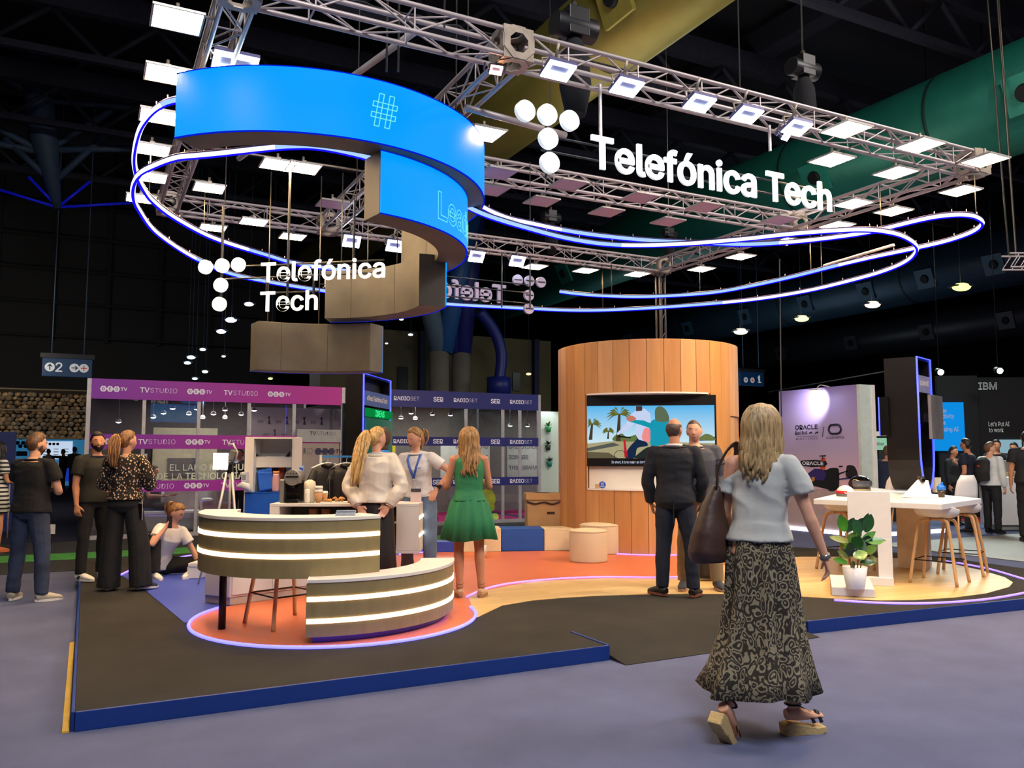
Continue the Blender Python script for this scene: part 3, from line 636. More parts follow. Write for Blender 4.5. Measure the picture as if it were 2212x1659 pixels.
for x in (1082, 1143): p = at_y(x, 600, YR); rod('hanging_rod', (p.x, -.03, at_y(x, 665, YR).z), (p.x, -.03, TB), .012, steel_rod, t, 6)
# ---------------------------------------------------------------- chains, hoists, cables
cable_m = M('steel_wire', (120, 116, 104), .4, .6); black_m = M('black_rubber', (16, 16, 18), .6); chain_m = M('chain_steel', (110, 104, 92), .4, .7)
def wire(label, a, b, r=.006, mat=cable_m, cat='cable', group=None, sag=0):
    a, b = Vector(a), Vector(b); mid = (a + b) / 2 - Z3 * sag
    P = smooth_path([a, mid, b], 8) if sag else [a, b]
    o = part('hanging_wire', MB().sweep([p - a for p in P], r, 5), mat); tag(o, label, cat, group, a); return o
def drop(label, px, y0, y1, z0, z1, r=.005, mat=cable_m): return wire(label, at_z(px[0], y0, z0), at_z(px[1], y1, z1), r, mat)
def vert(label, px, py, z, ztop, r=.005, mat=cable_m):
    p = at_z(px, py, z); return wire(label, p, (p.x, p.y, ztop), r, mat)
vert('thin wire holding the light loop at the far right tip', 2109, 468, 3.92, 4.4); vert('thin wire holding the light loop left of the far right tip', 1904, 494, 3.92, 4.42)
vert('thin wire dropping past the lowest disc to the light loop', 1145, 485, 3.92, 4.6); vert('thin wire holding the loop above the wooden cylinder', 1512, 635, 3.92, 4.4)
vert('knotted wire holding the loop right of the mast', 1752, 590, 3.92, 4.5, .008); vert('wire holding the lower loop under the right truss', 1776, 621, 3.76, 4.5); vert('black cable hanging from back truss to the lower loop', 1302, 668, 3.76, 4.4, .009, black_m); vert('short black cable hanging to the free loop end', 1321, 638, 3.92, 4.4, .009, black_m)
vert('wire holding the left bulge of the loop to the left truss', 322, 428, 3.92, 4.42); vert('wire from the left truss to the lower loop', 440, 505, 3.92, 4.42)
for x, lb in ((486, 'first'), (770, 'second')): wire('steel wire above the %s rod of the small sign' % lb, at_d(x, 440, 8.2 if x < 600 else 8.0), at_d(x, 440, 8.2 if x < 600 else 8.0) + Z3 * (11.9 - at_d(x, 440, 8.2 if x < 600 else 8.0).z), .005)
def hoist(label, px, py, z, s=1.0, top=12.0):
    c = at_z(px, py, z); t = thing('chain_hoist', label, 'hoist', c); hm = M('hoist_black', (18, 18, 22), .45, n=.3, ns=10)
    part('motor', MB().cyl((-.16 * s, 0, 0), (.16 * s, 0, 0), .085 * s, n=14).box((0, 0, .02 * s), (.16 * s, .16 * s, .2 * s)), hm, t, bv=.008)
    part('chain_bag', MB().sweep([(0, 0, -.08 * s), (0, 0, -.2 * s), (.01, 0, -.42 * s), (.01, 0, -.62 * s)], [.05 * s, .1 * s, .11 * s, .07 * s], 12), M('chain_bag_cloth', (14, 14, 18), .9), t)
    part('hook', MB().cyl((0, 0, .1 * s), (0, 0, .18 * s), .02 * s, n=8), chain_m, t)
    part('chain', MB().cyl((0, 0, .17 * s), (0, 0, top - c.z), .008 * s, n=5), chain_m, t); return t
hoist('large black chain hoist with a long cloth bag above the front truss', 1240, 60, 5.15, 1.25)
hoist('black chain hoist high above the right half of the front truss', 1735, 150, 6.2, 1.3); hoist('small dark hoist behind the loops under the inner truss', 1190, 470, 5.1, .9); hoist('small dark hoist seen beside the green duct', 1445, 505, 5.2, .8)
for px, lb in ((835, 'left'), (860, 'right')): wire('%s chain holding the blue ring from the short front truss' % lb, at_z(px, 155, 4.36), at_z(px, 155, 4.36) + Z3 * 7.6, .009, chain_m, 'chain')
for px, lb in ((985, 'thin chain over the right shoulder of the blue ring'), (1010, 'second thin chain over the right shoulder of the ring')): wire(lb, at_z(px, 235, 4.36), at_z(px, 235, 4.36) + Z3 * 7.6, .006, chain_m, 'chain')
for (px, py), lb in (((1600, 250), 'long chain above the middle of the front truss'), ((960, 60), 'long chain above the left part of the front truss')): wire(lb, at_z(px, py, 4.6), at_z(px, py, 4.6) + Z3 * 7, .007, chain_m, 'chain')
for a, b, lb in (((2150, 200), (2180, 560), 'long slack chains hanging far right'), ((2172, 210), (2196, 560), 'second slack chain hanging far right')): wire(lb, at_d(b[0], b[1], 14), at_d(b[0], b[1], 14) + (at_d(a[0], a[1], 14) - at_d(b[0], b[1], 14)) * 3.2, .016, chain_m, 'chain')
# black cables tied along the front truss
for k, (x0, x1, yy, zz, lb) in enumerate(((.9, 2.6, YF + .1, TT + .01, 'black cable tied along the top of the short front truss'), (2.9, 8.0, YF + .11, TT + .012, 'black cable bundle tied along the top of the long front truss'), (5.6, 8.0, YF + .04, TT + .02, 'tangle of black cable on the truss near the tip'), (2.9, 7.9, YM + .1, TT + .01, 'black cable lying on the inner cross truss'))):
    random.seed(k); P = [(x0 + (x1 - x0) * i / 24, yy + random.uniform(-.02, .02), zz + random.uniform(-.004, .012)) for i in range(25)]
    o = part('truss_cable', MB().sweep(smooth_path(P, 3), .009, 5), black_m); tag(o, lb, 'cable')
# ================================================================ furniture on the stand
white = M('white_laminate', (232, 226, 216), .42, n=.03, ns=3); white2 = M('white_lacquer', (240, 238, 234), .35, n=.02)
gold = M('brushed_olive_gold', (146, 130, 88), .5, .15, n=.10, ns=14, stretch=(1, 1, .3)); led_w = M('led_warm_white', (255, 240, 220), .4, n=0, emit=(255, 214, 170), es=6)
oak = M('beech_wood', (212, 164, 110), .5, n=.12, ns=5, stretch=(6, 6, .6)); blackm = M('black_metal', (20, 20, 22), .45, .3)
def counter(label, c, R, th, a0, a1, z0, z1, strips, name):
    t = thing(name, label, 'counter', (c[0], c[1], z0)); h = z1 - z0; n = int(abs(a1 - a0) / 3)
    part('top', MB().arc((0, 0), R - th, R + .008, a0, a1, h - .028, h, n), white, t, bv=.004)
    prev = 0
    for s_ in strips + [h - .028]:
        z = s_ - z0 if s_ is not strips else 0
        hi = (s_ - z0 - .017) if s_ != h - .028 else h - .028
        part('front_panel', MB().arc((0, 0), R - .03, R, a0, a1, prev, hi, n), gold, t)
        if s_ != h - .028:
            part('light_strip', MB().arc((0, 0), R - .03, R + .006, a0, a1, hi, hi + .034, n), led_w, t); prev = hi + .034
    part('inner_panel', MB().arc((0, 0), R - th, R - th + .02, a0, a1, 0, h - .028, n).arc((0, 0), R - th + .02, R - .03, a0, a1, 0, .02, n), white, t)
    for a in (a0, a1): 
        ra = radians(a); part('end_panel', MB().box(((R - th / 2) * cos(ra), (R - th / 2) * sin(ra), (h - .028) / 2), (th, .012, h - .03), ra), gold, t)
    return t
up = counter('upper curved reception counter with two glowing strips and white top', (1.8, 7.3), .95, .30, -72, -206, .56, 1.02, [.725, .877], 'reception_counter')
part('leg', MB().cyl((1.02 - 1.8, 7.1 - 7.3, PZ + .006 - .56), (1.02 - 1.8, 7.1 - 7.3, 0), .029, n=16), blackm, up)
low = counter('lower curved bench counter with two glowing strips standing on a lit blue plinth', (1.87, 7.34), 1.16, .29, -20, -109, .155, .575, [.27, .43], 'bench_counter')
part('plinth', MB().arc((0, 0), .9, 1.10, -22, -107, PZ + .006 - .155, 0, 30), M('blue_lit_plinth', (70, 66, 150), .25, n=0), low)
part('plinth_light', MB().arc((0, 0), 1.10, 1.104, -22, -107, -.006, -.001, 30), M('led_blue_under', (60, 60, 255), .4, n=0, emit=(50, 44, 255), es=5), low)
# lower white cabinet under the back of the counter
a_, b_, c_ = at_z(441, 1301, PZ + .006), at_z(495, 1308, PZ + .006), at_z(665, 1284, PZ + .006)
t = thing('storage_cabinet', 'low white cabinet with three doors seen under the upper counter', 'cabinet', a_)
u1 = (b_ - a_); u2 = (c_ - b_); H_ = .44
poly = [(0, 0), (u1.x, u1.y), (u1.x + u2.x * 1.3, u1.y + u2.y * 1.3), (u2.x * 1.3, u2.y * 1.3 + .25)]
part('body', MB().prism(poly, .07, H_), white, t, bv=.004); part('kick_board', MB().prism([(x * .985 + .01, y * .985 + .01) for x, y in poly], 0, .07), M('kick_board', (205, 190, 170), .5), t)
ud = u2.normalized(); nd = Vector((ud.y, -ud.x, 0))
for k in range(3):
    o = Vector((u1.x, u1.y, .09)) + ud * (.02 + k * .42) + nd * .001
    d_ = part('door', MB().plate([(0, 0), (.40, 0), (.40, .33), (0, .33)], o, ud, Z3, nd * .012), white, t, bv=.002)
# small white steps beside it
c = at_z(428, 1246, PZ + .006); t = tag(part('white_block', MB().box((0, 0, .065), (.16, .25, .13), -.47).box((-.02, 0, .15), (.1, .25, .04), -.47), white, bv=.004), 'small white block on the blue floor left of the counter', 'block', loc=c)
# ---------------------------------------------------------------- oak legged stool
def stool(label, loc, rz, first=[None]):
    if first[0]: return clone(first[0], loc, rz, label)
    t = thing('bar_stool', label, 'stool', loc, rz, 'oak-legged bar stools with white shell seats'); first[0] = t
    legs = [(-1, -1), (1, -1), (1, 1), (-1, 1)]
    for a, b in legs:
        P = smooth_path([(a * .235, b * .235, 0), (a * .19, b * .19, .35), (a * .15, b * .15, .62), (a * .12, b * .13, .675), (a * .05, b * .10, .69)], 5)
        part('leg', MB().sweep(P, .0175, 8), oak, t)
    part('cross_ring', MB().cyl((0, 0, .675), (0, 0, .70), .11, n=20), oak, t)
    P = [(-.205, -.205, .25), (.205, -.205, .25), (.205, .205, .25), (-.205, .205, .25)]
    part('footrest', MB().sweep(P, .007, 6, closed=True), blackm, t)
    m = MB(); vs = []; fs = []; N, K = 28, 9
    for s_ in (0, 1):
        for k in range(K):
            for i in range(N):
                a = 2 * pi * i / N; f = k / (K - 1); r = .21 * sin(f * pi / 2) ** .8
                back = max(0, -sin(a)) ** 1.5 ; z = .70 + .09 * f ** 3 + back * .10 * f ** 2.2 + (.012 if s_ else 0) * (1 - f * .6)
                vs.append((r * cos(a) * 1.08, r * sin(a) * (1.0 + .12 * back), z))
    o = K * N
    for k in range(K - 1):
        for i in range(N):
            j = (i + 1) % N; fs.append((k * N + i, (k + 1) * N + i, (k + 1) * N + j, k * N + j)); fs.append((o + k * N + i, o + k * N + j, o + (k + 1) * N + j, o + (k + 1) * N + i))
    for i in range(N): j = (i + 1) % N; fs.append(((K - 1) * N + i, o + (K - 1) * N + i, o + (K - 1) * N + j, (K - 1) * N + j))
    m.add(vs, fs, True); part('seat', m, white2, t); return t
PF = PZ + .004
stool('oak-legged stool standing under the upper reception counter', (1.52, 7.12, PF), radians(18))
stool('bar stool nearest the right front of the white high table', at_z(2030, 1258, PF), radians(-70)); stool('bar stool second at the right end of the white high table', at_z(2080, 1238, PF), radians(-62)); stool('bar stool at the left end of the white high table behind the plant', at_z(1826, 1230, PF), radians(95))
# ---------------------------------------------------------------- coffee counter, facing the reception desk
HD = Matrix.Rotation(-YAW, 3, 'Z')
def vt(name, label, cat, px, d, z, rz=-YAW, group=None):
    """thing standing at sight column px and depth d, turned square to the viewer unless rz says otherwise"""
    p = at_d(px, 900, d); return thing(name, label, cat, (p.x, p.y, z), rz, group)
def wpx(n, d): return n * d / FPX
def zpx(y, d): return at_d(CX, y, d).z
CZ = 1.0
t = vt('coffee_counter', 'white counter with open shelf carrying coffee machine and pastries', 'counter', 747, 8.5, 0); W_ = wpx(320, 8.5) / 2
part('top', MB().b2((-W_, 0, CZ - .03), (W_, .5, CZ)), white, t, bv=.004)
part('side_panel', MB().b2((W_ - .23, 0, .53), (W_, .5, CZ - .03)), white, t, bv=.004); part('side_panel', MB().b2((-W_, 0, .53), (-W_ + .10, .5, CZ - .03)), white, t, bv=.004)
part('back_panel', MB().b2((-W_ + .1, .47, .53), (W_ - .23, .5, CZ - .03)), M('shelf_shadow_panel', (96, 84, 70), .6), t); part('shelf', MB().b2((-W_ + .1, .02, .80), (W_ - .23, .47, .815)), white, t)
part('underside', MB().b2((-W_, 0, .50), (W_, .5, .53)), white, t)
for z in (.66, .84): part('light_strip', MB().b2((W_, .02, z), (W_ + .006, .48, z + .03)), led_w, t)
part('support', MB().b2((.0, .15, PF), (W_ - .5, .4, .50)), white, t)
# things on the shelf below
for k, (x, lb, cc) in enumerate(((-.35, 'brown paper cups lying in the open shelf under the coffee machine', (150, 104, 66)), (-.22, 'second stack of brown cups in the open shelf', (160, 112, 72)))):
    o = part('paper_cup_stack', MB().cyl((0, 0, 0), (0, 0, .12), .035, .045, n=14), M('kraft_paper', cc, .8)); p = HD @ Vector((x, .15, 0)); tag(o, lb, 'cups', loc=(t.location.x + p.x, t.location.y + p.y, .8155))
for x, lb in ((.05, 'left wicker tray of pastries in the open shelf'), (.38, 'right wicker tray in the open shelf')):
    p = HD @ Vector((x, .2, 0)); o = part('wicker_tray', MB().lathe([(.10, 0), (.15, .012), (.165, .055), (.155, .055), (.14, .02), (0.001, .018)], n=22, sx=1.1, sy=.8), M('wicker', (150, 98, 48), .8, n=.3, ns=40)); tag(o, lb, 'tray', loc=(t.location.x + p.x, t.location.y + p.y, .8155))
ct = t
def oncounter(px, dy=.18, z=CZ): 
    p = HD @ Vector((wpx(px - 747, 8.5 + dy), dy, 0)); return Vector((ct.location.x + p.x, ct.location.y + p.y, z + .0005))
# coffee machine
silver = M('silver_plastic', (176, 172, 160), .3, .6, n=.04); blk = M('glossy_black', (14, 14, 15), .2)
t = thing('coffee_machine', 'silver and black capsule coffee machine on the left end of the white counter', 'coffee machine', oncounter(628, .16), -YAW)
part('water_tank', MB().b2((-.125, -.04, 0), (-.075, .14, .24)), silver, t, bv=.012)
part('body', MB().b2((-.07, .02, 0), (.09, .16, .27)), blk, t, bv=.01)
part('head', MB().cyl((0.015, -.07, .26), (0.015, .16, .26), .082, n=28, smooth=True).b2((-.06, -.05, .2), (.09, .15, .26)), silver, t, bv=.004)
part('slot', MB().b2((-.05, -.075, .262), (.08, -.071, .276)), blk, t)
for k in range(4): part('button', MB().cyl((-.03 + k * .03, -.076, .302), (-.03 + k * .03, -.070, .302), .007, n=10), M('chrome', (220, 220, 220), .15, 1), t)
part('spout', MB().cyl((.02, -.03, .15), (.02, -.03, .2), .02, n=12), blk, t); part('drip_tray', MB().b2((-.055, -.09, 0), (.085, .03, .045)), blk, t, bv=.008); part('cup_grid', MB().b2((-.04, -.085, .095), (.07, .02, .105)), blk, t)
t = thing('milk_jug', 'tall cream plastic jug with handle beside the coffee machine', 'jug', oncounter(664, .2), -YAW); cream = M('cream_plastic', (236, 224, 196), .35, n=.03)
part('body', MB().lathe([(.055, 0), (.06, .02), (.062, .18), (.055, .215), (.02, .235), (.001, .236)], n=24), cream, t); part('front_bottle', MB().lathe([(.026, 0), (.03, .02), (.028, .13), (.02, .14), (.001, .142)], (-.0, -.1, 0), n=18), M('clear_cream', (246, 238, 214), .2), t)
def cup(label, loc, s=1.0):
    t = thing('paper_cup', label, 'cup', loc, 0, 'paper cups on the coffee counter')
    part('cup_wall', MB().lathe([(.026 * s, 0), (.036 * s, .10 * s), (.034 * s, .10 * s), (.001, .012)], n=20), M('kraft_cup', (212, 158, 104), .7), t)
    part('lid', MB().lathe([(.039 * s, .098 * s), (.039 * s, .108 * s), (.034 * s, .112 * s), (.032 * s, .128 * s), (.001, .129 * s)], n=20), M('cup_lid', (240, 232, 218), .4), t)
    if s > 1: part('second_lid', MB().lathe([(.036 * s, .13 * s), (.036 * s, .14 * s), (.031 * s, .155 * s), (.001, .156 * s)], n=20), M('cup_lid', (240, 232, 218), .4), t)
cup('larger paper cup with stacked white lids right of the cream jug', oncounter(686, .15), 1.12); cup('smaller paper cup just behind the larger one', oncounter(694, .26), .9)
pastry = M('baked_crust', (214, 150, 78), .6, n=.25, ns=30)
t = thing('pastry_tray', 'white tray heaped with small croissants on the counter', 'tray', oncounter(720, .16), -YAW); part('tray', MB().b2((-.14, -.07, 0), (.14, .09, .008)), white2, t, bv=.003)
random.seed(3)
for k in range(13):
    x, y = random.uniform(-.11, .11), random.uniform(-.04, .06); a = random.uniform(0, pi); z = .022 + (.022 if k > 8 else 0)
    part('croissant', MB().sweep([(x - .03 * cos(a), y - .03 * sin(a), z - .006), (x - .015 * cos(a), y - .015 * sin(a), z), (x, y + .008, z + .003), (x + .015 * cos(a), y + .015 * sin(a), z), (x + .03 * cos(a), y + .03 * sin(a), z - .006)], [.005, .011, .014, .011, .005], 8), pastry, t)
t = thing('pie', 'small round pie in a cup next to the croissants', 'pie', oncounter(755, .15)); part('crust', MB().lathe([(.03, 0), (.042, .035), (.04, .04), (.001, .042)], n=18), pastry, t); part('topping', MB().ball((0, 0, .042), (.035, .035, .018), 12, 6), M('pie_top', (226, 180, 100), .5), t)
p_ = Vector((1.8, 7.3, 0)) + Vector((cos(radians(-95)), sin(radians(-95)), 0)) * .82
t = thing('brochure_stack', 'small stack of blue-grey brochures on the reception counter', 'brochures', (p_.x + .12, p_.y + .02, 1.0205), radians(-20))
for k in range(6): part('brochure', MB().box((random.uniform(-.005, .005), random.uniform(-.004, .004), .003 + k * .006), (.15, .11, .005), random.uniform(-.03, .03)), M('brochure_cover', (120, 140, 166) if k == 5 else (200, 206, 214), .4, n=.1, ns=20), t)
# ---------------------------------------------------------------- white shelf tower
D_ = 9.35; t = vt('display_tower', 'tall white display frame with open shelf behind the coffee machine', 'shelf', 585, D_, PF); w2 = wpx(108, D_) / 2; zt = zpx(944, D_) - PF
part('side', MB().b2((-w2, 0, 0), (-w2 + .10, .32, zt)), white, t, bv=.004); part('side', MB().b2((w2 - .035, 0, 0), (w2, .32, zt)), white, t, bv=.004)
part('top', MB().b2((-w2 + .1, 0, zt - .02), (w2 - .035, .32, zt)), white, t); part('back', MB().b2((-w2 + .1, .30, 0), (w2 - .035, .32, zt - .02)), white, t)
part('shelf_box', MB().b2((-w2 + .1, .1, zpx(1010, D_) - PF), (w2 - .05, .3, zpx(986, D_) - PF)), white, t, bv=.003)
for s_ in (-1, 1): part('bracket', MB().plate([(0, 0), (.05, 0), (0, .06)], (s_ * .2, .09, zpx(986, D_) - PF), X3 * -s_, Z3, Y3 * .01), blackm, t)
part('blue_front', MB().b2((-w2 + .02, -.02, 0), (w2 - .05, .0, zpx(1064, D_) - PF)), M('blue_board', (24, 92, 196), .5), t)
tt = t
def ontower(px, z, dy): p = HD @ Vector((wpx(px - 585, D_), dy, 0)); return Vector((tt.location.x + p.x, tt.location.y + p.y, z))
zs_ = zpx(1063, D_); part('ledge', MB().b2((-w2 + .02, -.02, zs_ - PF - .02), (w2 - .05, .28, zs_ - PF)), M('blue_board', (24, 92, 196), .5), t)
t = thing('laptop_sleeve', 'royal blue padded sleeve leaning on the blue ledge', 'sleeve', ontower(572, zs_ + .0005, .06), -YAW); bm_ = M('blue_neoprene', (20, 96, 206), .7, n=.06, bump=.1)
Rt = Matrix.Rotation(radians(-12), 3, 'Y') @ Matrix.Rotation(radians(-12), 3, 'X'); part('pouch', MB().box((0, .03, .135), (.17, .035, .25), R=Rt), bm_, t, bv=.015); part('zip', MB().box((.0, .012, .215), (.16, .004, .006), R=Matrix.Rotation(radians(14), 3, 'Y') @ Rt), M('blue_zip', (90, 150, 240), .5), t)
t = thing('water_bottle', 'pink glass bottle with an orange lid beside the blue sleeve', 'bottle', ontower(596, zs_ + .0005, .07)); part('glass', MB().lathe([(.038, 0), (.042, .02), (.042, .15), (.036, .185), (.036, .2)], n=20), M('pink_glass', (232, 176, 170), .2), t); part('lid', MB().cyl((0, 0, .2), (0, 0, .232), .036, n=20), M('orange_lid', (232, 150, 84), .5), t)
for px_, lb, cols in ((590, 'tilted picture board with dark red scene on the tower', ((70, 40, 46), (180, 70, 50))), (630, 'tilted picture board in pale blue and navy on the tower', ((168, 196, 214), (30, 70, 190)))):
    t = thing('picture_board', lb, 'board', ontower(px_, zs_ + .12, .2), -YAW); R_ = Matrix.Rotation(radians(-18), 3, 'X')
    part('board', MB().box((0, 0, .09), (.2, .012, .17), R=R_), M('board_' + str(px_), cols[0], .4, n=.5, ns=14), t); part('printed_shape', MB().box((.04, -.008, .09), (.07, .002, .13), R=R_ @ Matrix.Rotation(.3, 3, 'Y')), M('shape_' + str(px_), cols[1], .4), t)
t = thing('soap_dispenser', 'white wall dispenser with paper box on the left side of the tower', 'dispenser', ontower(536, zpx(1060, D_), -.07), -YAW)
part('case', MB().sweep([(.06, .02, .0), (.03, 0, .05), (-.02, 0, .07), (-.07, 0, .05)], [.02, .045, .04, .02], 10), white2, t); part('paper_box', MB().b2((-.03, -.02, .1), (.03, .05, .21)), white2, t, bv=.004); part('label', MB().b2((-.02, -.0215, .12), (.02, -.0205, .18)), M('grey_print', (150, 150, 150), .6), t)
# ---------------------------------------------------------------- tripod with a bright light panel
t = vt('tripod', 'white photographic tripod with bright square light behind the counter', 'tripod', 501, 9.2, PF); tm = M('tripod_silver', (214, 206, 196), .35, .4)
hz = zpx(1020, 9.2) - PF
for k, (x, y) in enumerate(((-.28, -.1), (.20, -.12), (.06, .28))):
    part('leg', MB().sweep([(x, y, 0), (x * .45, y * .45, hz * .55), (x * .12, y * .12, hz)], [.009, .013, .016], 8), tm, t); part('leg_lock', MB().box((x * .45, y * .45, hz * .55), (.035, .03, .03)), blackm, t)
    part('stay', MB().cyl((x * .5, y * .5, hz * .5), (0, 0, hz * .45), .005, n=5), tm, t)
part('column', MB().cyl((0, 0, hz * .4), (0, 0, hz + .12), .014, n=10), tm, t); part('head', MB().box((0, 0, hz + .03), (.05, .06, .08)).ball((0, 0, hz + .09), .03, 10, 7), blackm, t)
part('camera_body', MB().box((.02, .0, hz + .19), (.07, .06, .11), R=Matrix.Rotation(.35, 3, 'Y')), M('grey_device', (120, 118, 112), .4), t, bv=.01)
part('arm', MB().sweep([(.05, 0, hz + .12), (.07, 0, hz + .22), (.02, 0, hz + .31), (-.03, 0, hz + .3)], .014, 8), tm, t)
part('light_panel', MB().box((-.10, -.03, hz + .12), (.16, .02, .18)), E('panel_glow', (255, 246, 236), 3.2), t)
# ---------------------------------------------------------------- clothes rack with jackets
t = vt('clothes_rack', 'white and blue garment rack holding black jackets', 'rack', 745, 10.2, PF); zr = zpx(983, 10.2) - PF; wr = wpx(100, 10.2) / 2
for s_ in (-1, 1): part('post', MB().b2((s_ * wr - .014, -.014, 0), (s_ * wr + .014, .014, zr)), white2, t); part('foot', MB().b2((s_ * wr - .014, -.25, 0), (s_ * wr + .014, .25, .03)), white2, t)
part('rail', MB().b2((-wr, -.012, zr - .03), (wr, .012, zr - .006)), M('blue_rail', (60, 140, 220), .4), t); part('blue_post', MB().b2((-wr - .0155, -.0155, 0), (-wr - .002, .0155, zr * .62)), M('blue_rail', (60, 140, 220), .4), t)
rk = t; jm = M('black_nylon', (15, 15, 18), .6, n=.2, ns=9, bump=.3, bs=14)
def jacket(label, x, s=1.0, rz=0):
    p = HD @ Vector((x, 0, 0)); t = thing('jacket', label, 'jacket', (rk.location.x + p.x, rk.location.y + p.y, PF + zr - .04), -YAW + rz, 'black jackets on the rack')
    part('hanger', MB().sweep([(-.2, 0, -.12), (-.09, 0, -.075), (0, 0, -.055), (.09, 0, -.075), (.2, 0, -.12)], .012, 8).sweep([(0, 0, -.055), (0, 0, -.01), (.015, 0, .015), (0, 0, .035)], .004, 5), white2, t)
    vs = []; N = 20; prof = [(-.10, .05, .03), (-.13, .17, .05), (-.2, .20, .075), (-.4, .185, .085), (-.58, .19, .09), (-.66, .185, .085)]
    m = MB(); 
    for z, a, b in prof:
        for i in range(N): an = 2 * pi * i / N; vs.append((a * cos(an) * s, b * sin(an) * (1 + .12 * sin(5 * an)), z))
    fs = [(k * N + i, k * N + (i + 1) % N, (k + 1) * N + (i + 1) % N, (k + 1) * N + i) for k in range(len(prof) - 1) for i in range(N)] + [tuple(range(N)), tuple((len(prof) - 1) * N + i for i in range(N))[::-1]]
    m.add(vs, fs, True); part('body', m, jm, t)
    for q_ in (-1, 1): part('sleeve', MB().sweep([(q_ * .15, 0, -.15), (q_ * .215, -.01, -.3), (q_ * .235, .0, -.46), (q_ * .23, -.01, -.62)], [.05, .055, .05, .038], 12), jm, t)
    part('collar', MB().sweep([(-.06, .03, -.09), (-.05, -.04, -.08), (0, -.055, -.1), (.05, -.04, -.08), (.06, .03, -.09)], .022, 8), jm, t); part('zip', MB().b2((-.004, -.098, -.62), (.004, -.090, -.13)), M('zip_grey', (90, 90, 92), .4), t)
    m2 = MB(); text(m2, 'T Tech', (.05, -.094, -.25), X3, Z3, .035, .02); part('print', m2, M('white_print', (230, 230, 230), .5), t)
jacket('black jacket at the left end of the rack, sleeve outside the post', -.2, 1.0, .5); jacket('black jacket with white print facing the viewer on the rack', .03, 1.0, .1); jacket('black jacket behind the blonde ponytail', .24, 1.0, .3)
# mannequin head wearing a headset, on a slim stand
t = vt('mannequin_bust', 'faceless brown mannequin head on a blue bust behind the blonde woman', 'mannequin', 832, 9.9, PF); zh = zpx(943, 9.9) - PF
part('head', MB().ball((0, 0, zh), (.078, .09, .118), 20, 14).cyl((0, 0, zh - .19), (0, 0, zh - .08), .045, .04, n=14), M('brown_foam', (84, 72, 66), .7, n=.1), t)
part('bust', MB().sweep([(0, 0, zh - .50), (0, 0, zh - .3), (0, 0, zh - .2), (0, 0, zh - .16)], [(.10, .08), (.13, .09), (.09, .07), (.045, .045)], 18), M('bright_blue_cloth', (28, 128, 224), .7), t)
part('stand', MB().cyl((0, 0, 0), (0, 0, zh - .5), .018, n=10).cyl((0, 0, 0), (0, 0, .015), .15, n=24), blackm, t)
# ---------------------------------------------------------------- display totems
def hdir(deg): return Vector((sin(radians(deg)), cos(radians(deg)), 0))
def span_to(P, u, px):
    """how far along u from P until it stands at sight column px"""
    lo, hi = 0, 6
    for _ in range(50):
        m_ = (lo + hi) / 2; q_ = P + u * m_ - CAMP; x = CX + FPX * q_.dot(RT) / q_.dot(FW)
        s_ = (P + u * .01 - CAMP); x1 = CX + FPX * s_.dot(RT) / s_.dot(FW); s0 = P - CAMP; x0 = CX + FPX * s0.dot(RT) / s0.dot(FW)
        if (x < px) == (x1 > x0): lo = m_
        else: hi = m_
    return lo
tot_m = M('anthracite_metal', (30, 30, 32), .33, .6, n=.12, ns=4); neon_b = M('totem_led', (60, 70, 255), .4, n=0, emit=(54, 66, 255), es=3.5)
def totem(label, px, d, heading, pxr, pxs, ztop, zbot, lines, scr_px, extra, curve=False):
    P = at_d(px, 900, d); P.z = 0; uf = hdir(heading); us = Vector((-uf.y, uf.x, 0)); W = span_to(P, uf, pxr); Dp = span_to(P, us, pxs)
    t = thing('display_totem', label, 'totem', (P.x, P.y, 0), atan2(uf.y, uf.x)); t['group'] = 'dark totems edged with blue light'
    # local x along the front, y into depth; U-shaped band
    out = []
    if curve:
        r = W / 2; z0 = zbot + .55; out = [(0, ztop), (0, z0)]
        for k in range(1, 12): a = pi + pi * k / 12; out.append((r + r * cos(a), z0 + sin(a) * .55))
        out += [(W, z0), (W, ztop)]
    else: out = [(0, ztop), (0, zbot), (W, zbot), (W, ztop)]
    tk = .035; inn = [(max(tk, min(W - tk, x)) if 1 else x, z + (tk if z < ztop - .01 and (x > 0 and x < W or not curve and z == zbot) else 0) - (tk if z == ztop else 0)) for x, z in out]
    m = MB(); n_ = len(out)
    vs = [(x, 0, z) for x, z in out] + [(x, Dp, z) for x, z in out] + [(x, 0, z) for x, z in inn] + [(x, Dp, z) for x, z in inn]; fs = []
    for i in range(n_):
        j = (i + 1) % n_; fs += [(i, j, n_ + j, n_ + i), (2 * n_ + i, 3 * n_ + i, 3 * n_ + j, 2 * n_ + j), (i, 2 * n_ + i, 2 * n_ + j, j), (n_ + i, n_ + j, 3 * n_ + j, 3 * n_ + i)]
    part('frame', m.add(vs, fs), tot_m, t)
    part('light_edge', MB().sweep([(x, -.012, z) for x, z in out], .012, 6, closed=True), neon_b, t)
    zc0, zc1 = lines[0]; part('title_board', MB().b2((tk, -.008, zc0), (W - tk, .012, zc1)), M('slate_blue_board', lines[2], .5), t)
    m2 = MB(); s_ = lines[1]; v, f = text_geo(s_, .1, .0, 0, 'CENTER'); wid = max(p.x for p in v) - min(p.x for p in v); k_ = (W - tk * 2.5) / wid * .8
    text(m2, s_, (W / 2, -.011, (zc0 + zc1) / 2 - .03 * min(1, k_ * 2)), X3, Z3, .1, 0, 0, 'CENTER', 1.0, k_); part('lettering', m2, M('pale_print', (236, 228, 210), .5, emit=(236, 228, 210), es=.15), t)
    extra(t, W, Dp, tk); return t
